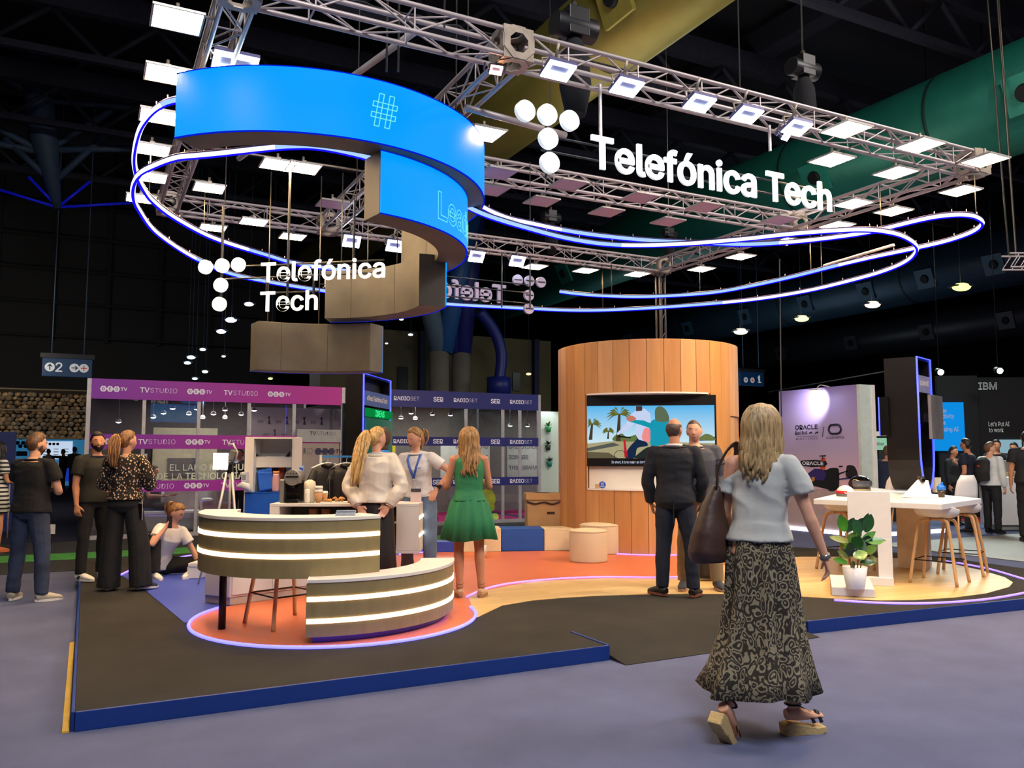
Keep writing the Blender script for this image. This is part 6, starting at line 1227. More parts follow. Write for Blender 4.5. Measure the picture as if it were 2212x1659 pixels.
for px, py, lb in ((2032, 804, 'cold spotlight beside the dark U-shaped totem'), (2160, 801, 'cold spotlight above the right dark stand wall')):
    p = at_d(px, py, 18.6); t = thing('stand_spotlight', lb, 'spotlight', p, -YAW); part('head', MB().cyl((0, 0, 0), (.0, .14, .04), .07, n=14), blackm, t); part('lens', MB().cyl((0, -.012, -.003), (0, 0, 0), .066, n=16), E('spot_cold', (216, 255, 240), 30), t); part('arm', MB().cyl((0, .08, .02), (0, .08, 12 - p.z), .01, n=6), blackm, t)
lamp('stand_light', at_d(2110, 790, 17), at_d(2120, 1050, 16), .6, 60, (.86, 1, .95))
t = thing('bar_counter', 'white bar counter with oak top and glowing edge at far right', 'counter', at_d(2140, 985, 16.5)); t.location.z = .012; t.rotation_euler = (0, 0, -YAW); zc_ = zpx(1021, 16.5)
part('front', MB().b2((wpx(8, 16.5), 0, .1), (wpx(140, 16.5), .6, zc_ - .1)), white2, t); part('top', MB().b2((0, -.06, zc_ - .09), (wpx(145, 16.5), .66, zc_)), M('pale_oak_top', (196, 178, 140), .5, n=.1), t); part('edge_light', MB().b2((wpx(9, 16.5), -.01, zc_ - .105), (wpx(139, 16.5), 0, zc_ - .093)), E('mint_edge', (214, 255, 236), 3), t); part('plinth', MB().b2((wpx(12, 16.5), .05, 0), (wpx(138, 16.5), .55, .1)), M('grey_plinth', (150, 156, 150), .6), t)
p = at_d(2179, 985, 16.7); t = thing('espresso_machine', 'silver espresso machine on the oak topped bar', 'coffee machine', (p.x, p.y, .012 + zc_ + .001), -YAW); part('body', MB().b2((-.09, 0, 0), (.09, .25, .24)), silver, t, bv=.02); part('side_unit', MB().b2((-.17, .02, 0), (-.1, .25, .2)), blackm, t, bv=.01); part('lid', MB().b2((-.1, -.01, .24), (.1, .26, .27)), blackm, t)
def shell_chair(label, px, d, rz=0, up_=.36):
    p = at_d(px, 985, d); t = thing('shell_chair', label, 'chair', (p.x, p.y, .012), -YAW + rz, 'white shell chairs'); vs = []
    K, N = 9, 9
    for i in range(K):
        f = i / (K - 1)
        for j in range(N):
            g_ = (j / (N - 1) - .5) * 2; w = .21 * (1 - .25 * max(0, f - .6) ** 1.2 * 2) ; y = -.18 + .36 * min(1, f * 2) + max(0, f - .5) * .14; z = .42 + up_ + max(0, f - .45) ** 1.1 * .78 + .05 * g_ * g_ * (1 - f)
            if f > .85: w *= 1 - (f - .85) * 2.2
            vs.append((g_ * w, y - .06 * g_ * g_ * f, z))
    fs = [(i * N + j, i * N + j + 1, (i + 1) * N + j + 1, (i + 1) * N + j) for i in range(K - 1) for j in range(N - 1)]; o = part('shell', MB().add(vs, fs, True), white2, t); s_ = o.modifiers.new('thickness', 'SOLIDIFY'); s_.thickness = .012
    for a in (-1, 1):
        for b_ in (-1, 1): part('leg', MB().cyl((a * .2, b_ * .2, 0), (a * .08, b_ * .08, .42 + up_), .012, n=7), oak, t)
shell_chair('white shell chair behind the table, left of the totem', 1938, 12.6, pi - .3); shell_chair('white shell chair behind the table, right of the totem', 2064, 12.4, pi + .3)
# far lamps under the roof
for k, (px, py, z, s_, c, lb) in enumerate(((1600, 716, 5.2, .22, (255, 214, 170), 'far warm roof lamp just above the wooden cylinder'), (1732, 688, 5.6, .22, (255, 244, 150), 'far yellowish roof lamp second from the cylinder'), (1885, 658, 6.0, .24, (255, 206, 170), 'far warm roof lamp third from the cylinder'), (2077, 620, 6.2, .26, (250, 250, 130), 'far yellow roof lamp nearest the right edge'),
        (538, 657, 6.5, .14, (225, 225, 255), 'far white lamp right below the small sign letters'), (499, 691, 6.2, .17, (220, 220, 255), 'far white lamp left of the lowest spiral screen'), (478, 716, 6.0, .14, (220, 220, 255), 'lower far white lamp left of the lowest spiral screen'), (438, 755, 5.6, .09, (210, 220, 235), 'small far lamp above the purple booth, upper'), (413, 772, 5.4, .12, (200, 220, 235), 'small far lamp above the purple booth, second'), (405, 784, 5.2, .1, (190, 200, 215), 'small far lamp above the purple booth, third'), (483, 770, 5.3, .06, (230, 230, 220), 'tiny far lamp above the purple booth'), (443, 803, 5.0, .09, (190, 230, 200), 'greenish far lamp close above the purple band'), (421, 818, 4.8, .08, (180, 200, 210), 'faint far lamp close above the purple band'), (584, 818, 4.6, .07, (236, 224, 130), 'yellowish far lamp above the purple band'),
        (867, 690, 6.2, .07, (255, 255, 255), 'far lamp under the third spiral screen'), (887, 723, 5.6, .08, (240, 244, 255), 'far lamp left of the blue strut'), (835, 742, 5.2, .05, (240, 240, 240), 'tiny far lamp right of the lowest spiral screen'), (1090, 818, 4.7, .1, (226, 206, 90), 'amber far lamp above the navy band'), (1142, 808, 4.8, .09, (236, 206, 140), 'second amber far lamp above the navy band'))):
    d_ = min(60, (z - EYE) / max(.02, at_d(px, py, 1).z - EYE)); Y_cap = 24.5 if px < 1200 else 60; p = at_d(px, py, d_)
    if p.y > Y_cap: p = at_y(px, py, Y_cap)
    t = thing('far_lamp', lb, 'lamp', p, -YAW, 'distant roof lamps'); part('housing', MB().box((0, .05, .03), (s_ * 2.2, s_ * 1.4, .05)), dk, t); part('lens', MB().ball((0, 0, 0), (s_, s_ * .7, s_ * .45), 12, 6), E('far_lens_%d' % k, c, 2.5), t); part('pendant', MB().cyl((0, .05, .04), (0, .05, 12 - p.z), .006, n=4), dk, t)
for x0, y0, x1, y1, d0, d1, lb in ((1660, 847, 1925, 800, 22, 17, 'thin fringed cable line running to the dark totem'), (1684, 560, 1688, 900, 15, 15, 'thin vertical cable left of the poster wall')): wire(lb, at_d(x0, y0, d0), at_d(x1, y1, d1), .012, M('grey_cord', (90, 90, 92), .7))
t = thing('loose_truss', 'short piece of truss hanging at the right picture edge', 'truss', at_d(2195, 565, 13), -YAW)
for a in (-.11, .11):
    for b_ in (-.11, .11): rod('chord', (-.16, a, b_), (.5, a, b_), .015, alu, t, 6)
for k in range(4):
    for a in (-.11, .11): rod('brace', (-.16 + k * .15, a, -.11), (-.01 + k * .15, a, .11), .008, alu, t, 5)
rod('hanging_chain', (0, 0, .1), (-.1, 0, 5), .012, chain_m, t, 5)
# ================================================================ people
def remesh(mb, voxel, name, smooth=3, dec=1.0, wr=0, wf=9, wz=1.0, seed=0):
    me = mb.mesh(name); o = bpy.data.objects.new(name, me)
    m = o.modifiers.new('r', 'REMESH'); m.mode = 'VOXEL'; m.voxel_size = voxel; m.use_smooth_shade = True
    if smooth: s = o.modifiers.new('s', 'SMOOTH'); s.iterations = smooth; s.factor = .5
    if dec < 1: d = o.modifiers.new('d', 'DECIMATE'); d.ratio = dec
    r = evalmesh(o); r.name = name
    JUNK.extend((o, me))
    if wr:
        off = Vector((seed * 3.1, seed * 1.7, 0)); nn = [v.normal.copy() for v in r.vertices]
        for v, nv in zip(r.vertices, nn):
            p = v.co.copy(); k = mnoise.noise(Vector((p.x * wf, p.y * wf, p.z * wf * wz)) + off); k2 = 1 - abs(mnoise.noise(Vector((p.x * wf * .6 + p.z * 3, p.y * wf * .6, p.z * wf * wz * 1.5)) + off)) * 2
            v.co = p + nv * (wr * (k * .7 + k2 * .5 - .25))
    r.polygons.foreach_set('use_smooth', [True] * len(r.polygons)); return r
def headpt(x, y, z, s=1.0, grow=0):
    X, Y, Z = x * .074, y * .092, z * .116
    if z < 0:
        k = -z; X *= 1 - .30 * k ** 1.3
        if y < 0: Y *= 1 - .38 * k
        else: Y *= 1 - .02 * k
    if y > 0:
        Y += .020 * math.exp(-(x / .15) ** 2) * (max(0, min(1, (.12 - z) / .35)) if z > -.24 else max(0, 1 - (-.24 - z) / .10)) * y
        Y -= .009 * math.exp(-((abs(x) - .40) ** 2 + (z - .06) ** 2) / .022)
        Y += .004 * math.exp(-((z - .24) / .1) ** 2) * math.exp(-(x / .5) ** 2)
        Y += .006 * math.exp(-((z + .50) / .07) ** 2) * math.exp(-(x / .25) ** 2)
        Y += .010 * math.exp(-((z + .86) / .16) ** 2) * math.exp(-(x / .3) ** 2)
    else: Y -= .008 * math.exp(-((z - .25) / .4) ** 2)
    v = Vector((X, Y, Z)); n = Vector((x, y, z))
    return (v + n * grow) * s
def head_ball(mb, c, R, s, fn, n=36, m=26):
    vs = []; fs = []
    for i in range(m + 1):
        t = pi * i / m
        for k in range(n):
            a = 2 * pi * k / n; vs.append(c + R @ fn(sin(t) * cos(a), sin(t) * sin(a), cos(t)))
    for i in range(m):
        for k in range(n): k2 = (k + 1) % n; fs.append((i * n + k, (i + 1) * n + k, (i + 1) * n + k2, i * n + k2))
    return mb.add(vs, fs, True)
def hand(mb, W, d, n, thumb, s=1.0, curl=.35, spread=.16):
    d = Vector(d).normalized(); n = Vector(n); n = (n - d * n.dot(d)).normalized(); t = d.cross(n) * thumb
    mb.sweep([W - d * .01 * s, W + d * .03 * s, W + d * .07 * s, W + d * .092 * s], [(.024 * s, .019 * s), (.034 * s, .0155 * s), (.042 * s, .0145 * s), (.040 * s, .011 * s)], 12, up=n)
    for k, (off, L_) in enumerate(((.031, .070), (.0105, .078), (-.0105, .073), (-.031, .056))):
        b = W + d * (.082 - abs(off) * .12) * s + t * off * s; u = (d + t * (off * spread * 12)).normalized(); P = [b]; c = curl * (.75 + .18 * k)
        for q_, f in ((0, .42), (1, .32), (2, .26)):
            u = (u * cos(c) + n * sin(c)).normalized(); P.append(P[-1] + u * (L_ * f * s))
        mb.sweep(P, [.0088 * s, .0084 * s, .0078 * s, .0062 * s], 8)
    b = W + d * .022 * s + t * .024 * s; u = (d * .62 + t * .72 + n * .28).normalized(); u2 = (d * .85 + t * .35 + n * .4).normalized()
    mb.sweep([b, b + u * .034 * s, b + u * .034 * s + u2 * .030 * s, b + u * .034 * s + u2 * .052 * s], [.014 * s, .0115 * s, .0095 * s, .007 * s], 8)
SK = {k: M('skin_' + k, c, .55, n=.07, ns=14, spec=.35) for k, c in (('fair', (222, 166, 136)), ('tan', (196, 136, 102)), ('dark', (150, 96, 68)), ('pale', (228, 178, 152)))}
def hair_mat(nm, c, c2):
    m, nt, b, mp = base('hair_' + nm, .48); L = nt.links.new; mp.inputs['Scale'].default_value = (9, 9, 1.1)
    t = node(nt, 'ShaderNodeTexNoise'); t.inputs['Scale'].default_value = 9; t.inputs['Detail'].default_value = 5; L(mp.outputs[0], t.inputs['Vector']); r = ramp(nt, [(.34, c), (.64, c2)]); L(t.outputs['Fac'], r.inputs[0]); L(r.outputs[0], b.inputs['Base Color'])
    bp = node(nt, 'ShaderNodeBump'); bp.inputs['Strength'].default_value = .5; bp.inputs['Distance'].default_value = .01; L(t.outputs['Fac'], bp.inputs['Height']); L(bp.outputs[0], b.inputs['Normal']); return m
HM = dict(brown=hair_mat('brown', (70, 48, 32), (126, 88, 56)), black=hair_mat('black', (18, 15, 14), (44, 36, 32)), blond=hair_mat('blond', (150, 108, 58), (226, 186, 116)), light=hair_mat('light_brown', (110, 78, 46), (190, 146, 88)), ash=hair_mat('ash_blond', (122, 98, 62), (190, 160, 112)), ponybrown=hair_mat('pony_brown', (84, 54, 32), (168, 120, 70)), grey=hair_mat('cropped', (60, 46, 38), (96, 76, 62)))
V = Vector
def locks(mb, c, R, s, ang, zend, n, rad=.014, out=1.18, seed=1, back=0.0, wave=.012, drop=(0, -.06, 0)):
    """flowing locks from the crown over the skull and down"""
    rnd = random.Random(seed)
    for k in range(n):
        f = (k + .5) / n; a = radians(ang[0] + (ang[1] - ang[0]) * f + rnd.uniform(-4, 4)); o = rnd.uniform(.97, 1.06) * out; L0 = zend * rnd.uniform(.62, 1.06); ph = rnd.uniform(0, 6)
        P = []
        for q_, (zz, rr) in enumerate(((.99, .12), (.86, .5), (.55, .84), (.1, 1.0), (-.45, 1.0))):
            P.append(V((cos(a) * rr * .074 * o, sin(a) * rr * .096 * o - .004, zz * .118 * (1.06 if q_ < 3 else 1))))
        b = P[-1]; steps = max(3, int(L0 / .06))
        for i in range(1, steps + 1):
            g = i / steps; P.append(V((b.x * (1 + .18 * g) + sin(ph + g * 7) * wave, b.y * (1 + .1 * g) + back * g + cos(ph + g * 6) * wave * .7, b.z - L0 * g)))
        rs = [rad * .7] + [rad * 1.15] * 3 + [rad * 1.2] + [rad * (1.15 - .55 * (i / steps)) for i in range(1, steps + 1)]; rs[-1] = rad * .3
        P = [c + (R @ (p * s) if i < 4 else (R @ (P[3] * s)) + (p - P[3]) * s) for i, p in enumerate(P)]
        mb.sweep(smooth_path(P, 2), [rs[min(len(rs) - 1, i // 2)] * s for i in range((len(P) - 1) * 2 + 1)], 6)
def person(label, px, py, z, H, rel, skin='fair', sex='m', lean=(0, 0), twist=0, head=(0, 0, 0), arms=None, legs=None, top=None, bottom=None, shoes=None, hair=None, face=True, vox=.0065, d=None, extra=None, sit=None, group=None, xoff=0, build=1.0, handcurl=.4):
    p = at_z(px, py, z) if d is None else at_d(px, 985, d); p = Vector((p.x, p.y, z))
    hd = degrees(YAW) + degrees(math.atan((px - CX) / FPX)) + rel
    t = thing('person', label, 'person', p, -radians(hd)); s = H / 1.75; f_ = sex == 'f'; B = MB()
    L_ = V((lean[0], lean[1], 1)).normalized(); pel = V((0, 0, .95 * s)) if sit is None else V(sit)
    fx = V((1, 0, 0)); TW_ = Matrix.Rotation(radians(twist), 3, 'Z'); sx = TW_ @ V((1, 0, 0)); sx = (sx - L_ * sx.dot(L_)).normalized(); fy = L_.cross(sx)
    rings = [(-.11, .125, .085, -.0), (-.04, .165, .115, -.004), (.03, .160, .112, -.002), (.13, .142, .100, 0), (.25, .155, .108, .006), (.36, .172, .118, .006), (.44, .160, .102, 0), (.49, .115, .074, -.006), (.525, .062, .056, -.004)]
    if f_: rings = [(-.11, .12, .085, 0), (-.04, .168, .118, -.01), (.03, .158, .112, -.006), (.14, .118, .088, 0), (.25, .130, .100, .004), (.34, .142, .118, .014), (.43, .132, .092, .0), (.485, .095, .066, -.006), (.525, .050, .050, -.004)]
    wb = build
    def ring_pts(lo, hi, inf, flare=None, skirt=False):
        P, Rr = [], []
        for tt, a, b, oy in rings:
            if lo - .001 <= tt <= hi + .001:
                e = inf if not callable(inf) else inf(tt)
                k = 0 if tt < .2 else min(1, (tt - .2) / .2); ax = fx * (1 - k) + sx * k; c = pel + L_ * (tt * s) + fy * (oy * s); P.append(c); Rr.append(((a * wb + e) * s, (b * wb + e) * s))
        return P, Rr
    def torso(mb, lo, hi, inf):
        P, Rr = ring_pts(lo, hi, inf); n = 22; vs = []
        for (c, (a, b)), tt in zip(zip(P, Rr), [r[0] for r in rings if lo - .001 <= r[0] <= hi + .001]):
            k = 0 if tt < .1 else min(1, (tt - .1) / .25); ax = (fx * (1 - k) + sx * k).normalized(); ay = L_.cross(ax)
            for i in range(n):
                an = 2 * pi * i / n; ca, sa = cos(an), sin(an); q_ = .86; vs.append(c + ax * (abs(ca) ** q_ * (1 if ca > 0 else -1) * a) + ay * (abs(sa) ** q_ * (1 if sa > 0 else -1) * b))
        m = len(P); fs = [(i * n + k, i * n + (k + 1) % n, (i + 1) * n + (k + 1) % n, (i + 1) * n + k) for i in range(m - 1) for k in range(n)] + [tuple(range(n))[::-1], tuple((m - 1) * n + k for k in range(n))]
        mb.add(vs, fs, True)
    nb = pel + L_ * .515 * s; hc = nb + L_ * (.058 * s) + V((0, .012 * s, .095 * s)) + fy * .012 * s
    hR = (Matrix.Rotation(radians(-head[0]), 3, 'Z') @ Matrix.Rotation(radians(-head[1]), 3, 'X') @ Matrix.Rotation(radians(head[2]), 3, 'Y'))
    torso(B, -.11, .525, 0); B.sweep([nb - L_ * .04 * s, nb + L_ * .04 * s, hc - V((0, .012, .05)) * s], [.058 * s if not f_ else .048 * s, .054 * s if not f_ else .044 * s, .052 * s], 14)
    head_ball(B, hc, hR, s, lambda x, y, z_: headpt(x, y, z_, s))
    for e in (-1, 1): B.ball(hc + hR @ (V((e * .074, -.006, -.004)) * s), (.010 * s, .020 * s, .032 * s), 10, 8, hR @ Matrix.Rotation(e * .25, 3, 'Z'))
    A = {}
    for e, nm in ((-1, 'L'), (1, 'R')):
        sh = pel + L_ * .455 * s + sx * (e * (.185 if not f_ else .158) * (1 + (wb - 1) * .8) * s); ar = (arms or {}).get(nm, ((e * .12, .02, -1), (e * .05, .15, -1), (0, .1, -1), (-e, 0, 0)))
        u, f, h = [V(v_).normalized() for v_ in ar[:3]]; el = sh + u * .285 * s; wr_ = el + f * .25 * s; A[nm] = (sh, el, wr_)
        gg = (.90 if f_ else 1.0) * wb ** .5; B.sweep([nb - L_ * .02 * s, (nb * .45 + sh * .55) - L_ * .004 * s, sh - L_ * .004 * s], [.040 * s, .043 * s * gg, .048 * s * gg], 12); B.ball(sh, .053 * s * gg, 14, 10)
        g = .88 if f_ else 1.0 + (wb - 1) * .5
        B.sweep(smooth_path([sh, sh + u * .1 * s, el, el + f * .07 * s, wr_], 4), [v_ * s * g for v_ in (.054, .053, .052, .050, .048, .046, .043, .040, .038, .040, .041, .041, .040, .036, .031, .027, .025)], 12)
        hand(B, wr_, h, ar[3] if len(ar) > 3 else (-e, 0, 0), e if len(ar) < 5 else ar[4] * e, s * (.92 if f_ else 1.0), handcurl)
    G = {}
    for e, nm in ((-1, 'L'), (1, 'R')):
        hp = pel + V((e * .088 * s, 0, -.03 * s)); lg = (legs or {}).get(nm, ((e * .04, .02, -1), (0, -.03, -1), 0)); u, f = V(lg[0]).normalized(), V(lg[1]).normalized(); kn = hp + u * .43 * s; an = kn + f * .415 * s
        G[nm] = (hp, kn, an, lg[2], lg[3] if len(lg) > 3 else 0)
        g = .95 if f_ else 1
        B.sweep(smooth_path([hp, hp + u * .2 * s, kn, kn + f * .15 * s, an], 4), [v_ * s * g for v_ in (.088, .086, .083, .079, .075, .070, .064, .058, .054, .055, .057, .057, .055, .049, .042, .037, .034)], 12)
        ya = radians(lg[2]); fd_ = V((sin(ya), cos(ya), 0)); pt = radians(lg[3] if len(lg) > 3 else 0); fw = fd_ * cos(pt) - Z3 * sin(pt); dn = -(Z3 * cos(pt) + fd_ * sin(pt))
        B.sweep([an + dn * .045 * s - fw * .045 * s, an + dn * .04 * s + fw * .02 * s, an + dn * .055 * s + fw * .11 * s, an + dn * .06 * s + fw * .17 * s], [(.032 * s, .03 * s), (.036 * s, .04 * s), (.042 * s, .022 * s), (.032 * s, .014 * s)], 10, up=Z3 if abs(pt) < 1 else -dn)
    low = min(G[k][2].z for k in G) - .082 * s
    body = part('body', remesh(B, vox, 'body', 2), SK[skin], t)
    ctx = dict(t=t, s=s, pel=pel, L=L_, sx=sx, fy=fy, nb=nb, hc=hc, hR=hR, A=A, G=G, torso=torso, f=f_, vox=vox)
    cv = max(.0085, vox * 1.15)
    if bottom:
        kind, mat = bottom[0], bottom[1]; K = MB()
        if kind in ('trousers', 'wide'):
            wd = bottom[2] if len(bottom) > 2 else 1.0; torso(K, -.11, .03 if kind == 'trousers' else .14, .012)
            torso(K, -.11, .14, .008)
            for nm in G:
                hp, kn, an, *_ = G[nm]; w0 = [.098, .098, .092, .082, .075, .072, .069, .065, .062] if kind == 'trousers' else [.1, .108, .112, .115, .118, .12, .122, .126, .13]
                K.sweep(smooth_path([hp, (hp + kn) / 2, kn, (kn + an) / 2, an - (an - kn).normalized() * (.0 if kind == 'trousers' else -.05 * s)], 2), [v_ * s * wd for v_ in w0], 14)
            me = remesh(K, cv, 'trousers', 4, 1, .010 if kind == 'trousers' else .006, 11, .5, len(label)); part('trousers', me, mat, t)
    if top:
        mat, hem, sl, inf = top[:4]; K = MB(); torso(K, hem, .49, lambda tt: inf * (1.25 if tt < .2 else 1.0))
        if hem > -.11 or True:
            for nm, e in (('L', -1), ('R', 1)):
                sh, el, wr_ = A[nm]; u = (el - sh).normalized(); fo = (wr_ - el).normalized(); g = (.9 if f_ else 1.0)
                if sl > 0: K.sweep([nb - L_ * .025 * s, sh - L_ * .002 * s], [(.040 * g + inf * .5) * s, (.050 * g + inf * .5) * s], 12); K.ball(sh - L_ * .004 * s, (.053 * g + inf * .75) * s, 16, 11)
                if sl == 1: K.sweep([sh, sh + u * .08 * s, sh + u * .17 * s], [(.055 * g + inf * .7) * s, (.062 * g + inf * .7) * s, (.062 * g + inf * .9) * s], 14)
                elif sl == 2: K.sweep(smooth_path([sh, sh + u * .12 * s, el, el + fo * .1 * s, wr_ - fo * .015 * s], 3), [(v_ * g + inf * .75) * s for v_ in (.054, .056, .057, .057, .055, .052, .050, .051, .052, .050, .046, .040, .034)], 14)
        me = remesh(K, cv, 'shirt', 5, 1, top[4] * 1.3 if len(top) > 4 else .008, 9, .8, len(label))
        if len(top) > 6:
            bm = bmesh.new(); bm.from_mesh(me); bmesh.ops.bisect_plane(bm, geom=bm.verts[:] + bm.edges[:] + bm.faces[:], plane_co=V(top[6][0]) * s, plane_no=top[6][1], clear_outer=True); bm.to_mesh(me); bm.free()
        part(top[5] if len(top) > 5 else 'shirt', me, mat, t)
    if shoes:
        for nm in G:
            hp, kn, an, yw, pt_ = G[nm]; ya = radians(yw); fd_ = V((sin(ya), cos(ya), 0)); pt = radians(pt_); fw = fd_ * cos(pt) - Z3 * sin(pt); up_ = Z3 * cos(pt) + fd_ * sin(pt); sd = fw.cross(up_)
            b = an - up_ * .082 * s; K = MB(); kk = s * (.93 if f_ else 1.0)
            K.sweep([b - fw * .055 * kk + up_ * .045 * kk, b - fw * .02 * kk + up_ * .055 * kk, b + fw * .05 * kk + up_ * .052 * kk, b + fw * .12 * kk + up_ * .040 * kk, b + fw * .175 * kk + up_ * .030 * kk, b + fw * .20 * kk + up_ * .022 * kk], [(.034 * kk, .036 * kk), (.040 * kk, .05 * kk), (.043 * kk, .044 * kk), (.048 * kk, .032 * kk), (.040 * kk, .024 * kk), (.018 * kk, .012 * kk)], 14, up=up_)
            sh_ = part('shoe', remesh(K, .009, 'shoe', 1), shoes[0], t)
            out = [(-.058, .0), (-.062, .0), (.0, .0)]
            n = 18; vs = [b + fw * ((.072 + .135 * cos(2 * pi * i / n)) * kk) + sd * ((.046 + .006 * cos(2 * pi * i / n)) * sin(2 * pi * i / n) * kk) for i in range(n)]
            part('sole', MB().add([v_ + up_ * .002 for v_ in vs] + [v_ + up_ * .026 * kk for v_ in vs], [tuple(range(n))[::-1], tuple(range(n, 2 * n))] + [(i, (i + 1) % n, n + (i + 1) % n, n + i) for i in range(n)]), shoes[1], sh_)
    if hair:
        kind, hm = hair[0], HM[hair[1]]; K = MB(); rnd = random.Random(len(label))
        def cap(x, y, z_):
            front = .62 if kind != 'bald' else 2
            lim = front if y > .55 else (-.05 + .67 * max(0, (y + .1) / .65) if y > -.1 else (-.62 if y < -.45 else -.05 - .57 * (-.1 - y) / .35))
            if kind in ('crop', 'bald', 'short') and y > -.1 and abs(x) > .5: lim = max(lim, .12)
            if kind == 'bald' and z_ > .52: lim = 2
            dv = z_ - lim; k = max(-1, min(1, dv / .10)); g = {'crop': .005, 'bald': .004, 'short': .012, 'quiff': .016}.get(kind, .013)
            if kind in ('short', 'quiff') and z_ > .5: g += .010 * (z_ - .5) * 2 * (1 + .5 * y)
            return headpt(x, y, z_, s, (g + (rnd.uniform(-.002, .002) if kind != 'crop' else 0)) * k if k > 0 else -.012)
        head_ball(K, hc, hR, s, cap, 40, 30)
        if kind == 'long': locks(K, hc, hR, s, (hair[4] if len(hair) > 4 else 160, hair[5] if len(hair) > 5 else 380), hair[2], hair[3], seed=len(label), back=hair[6] if len(hair) > 6 else -.02, rad=hair[7] if len(hair) > 7 else .016)
        if kind == 'pony':
            base_ = hc + hR @ (V((0, -.088, .062)) * s); K.ball(base_, .024 * s, 10, 7); dv = V(hair[4]) if len(hair) > 4 else V((0, -.35, -1))
            for k in range(hair[3]):
                a = rnd.uniform(0, 2 * pi); r_ = rnd.uniform(.0, .034); o = V((cos(a) * r_, sin(a) * r_ * .6, 0)); L0 = hair[2] * rnd.uniform(.75, 1.05); P = [base_, base_ + (hR @ V((0, -.045, .012)) + o * .4) * s]
                q0 = P[-1]; dd = dv.normalized()
                for i in range(1, 7): g = i / 6; P.append(q0 + (dd * (L0 * g) + o * (1.1 - .4 * g) * 1.4 + V((sin(k + g * 5) * .012, -.03 * sin(pi * g), -.0))) * s)
                K.sweep(smooth_path(P, 2), [.012 * s * (1 - .75 * max(0, (i - 9) / 6)) for i in range(15)], 6)
        part('hair', K, hm, t)
        if kind == 'pony': part('hair_tie', MB().sweep([base_ + (hR @ V((cos(a) * .022, -.018, sin(a) * .022))) * s for a in [2 * pi * i / 12 for i in range(12)]], .006 * s, 6, closed=True), M('hair_tie', hair[5] if len(hair) > 5 else (60, 40, 30), .7), t)
    if face:
        hp_ = lambda x, y, z_, g=0: hc + hR @ headpt(*(V((x, y, z_)).normalized()), s, g)
        ey = M('eye_white', (226, 220, 214), .3, n=0); ir = M('iris_brown', (40, 26, 20), .2, n=0)
        for e in (-1, 1):
            c = hp_(e * .40, .88, .06, -.0055); part('eye', MB().ball(c, (.0135 * s, .0095 * s, .0085 * s), 10, 8, hR), ey, t).children
            part('iris', MB().ball(c + hR @ (V((0, .0062, 0)) * s), .0062 * s, 8, 6), ir, t)
            part('eyelid', MB().sweep([c + hR @ (V((dx * .014, .0035 + .0055 * (1 - dx * dx), .0062 - .003 * abs(dx))) * s) for dx in (-1, -.5, 0, .5, 1)], [(.0025 * s, .0035 * s)] * 5, 6), SK[skin], t)
        part('eyebrow', MB().sweep([hp_(e * .18, .95, .24, .001), hp_(e * .38, .88, .29, .001), hp_(e * .58, .76, .22, .0)], [.0035 * s, .005 * s, .0025 * s], 6), HM['brown'] if hair and hair[1] != 'black' else ir, t)
        part('lips', MB().sweep([hp_(-.19, .84, -.50, -.002), hp_(-.08, .86, -.49, .0005), hp_(.08, .86, -.49, .0005), hp_(.19, .84, -.50, -.002)], [(.002 * s, .003 * s), (.004 * s, .006 * s), (.004 * s, .006 * s), (.002 * s, .003 * s)], 8), M('lip_' + skin, (176, 92, 82) if skin != 'dark' else (120, 64, 54), .45, n=0), t)
    if extra: extra(ctx)
    zs_ = low - .0; t.location.z = z - zs_ if sit is None else z
    return t
def torso_ring(c, tt, inf=0, a0=0, a1=360, n=24, rows=None, wb=1.0):
    """points round the trunk at height tt along the spine"""
    f_ = c['f']; R_ = [(-.11, .125, .085), (-.04, .165, .115), (.03, .160, .112), (.13, .142, .100), (.25, .155, .108), (.36, .172, .118), (.44, .160, .102), (.49, .115, .074), (.525, .062, .056)] if not f_ else [(-.11, .12, .085), (-.04, .168, .118), (.03, .158, .112), (.14, .118, .088), (.25, .130, .100), (.34, .142, .118), (.43, .132, .092), (.485, .095, .066), (.525, .050, .050)]
    for i in range(len(R_) - 1):
        if R_[i][0] <= tt <= R_[i + 1][0]:
            k = (tt - R_[i][0]) / (R_[i + 1][0] - R_[i][0]); a = R_[i][1] + k * (R_[i + 1][1] - R_[i][1]); b = R_[i][2] + k * (R_[i + 1][2] - R_[i][2]); break
    s = c['s']; o = c['pel'] + c['L'] * tt * s; return [o + c['sx'] * (cos(radians(a0 + (a1 - a0) * i / n)) * (a * wb + inf) * s) + c['fy'] * (sin(radians(a0 + (a1 - a0) * i / n)) * (b * wb + inf) * s) for i in range(n + 1)]
def collar(c, mat, r=.012, tt=.505, inf=.006, nm='collar'): part(nm, MB().sweep(torso_ring(c, tt, inf)[:-1], r * c['s'], 8, closed=True), mat, c['t'])
def belt(c, mat, tt=.10, inf=.016, r=(.010, .016)): part('belt', MB().sweep(torso_ring(c, tt, inf)[:-1], [r] * 24, 8, closed=True, up=(0, 0, 1)), mat, c['t'])
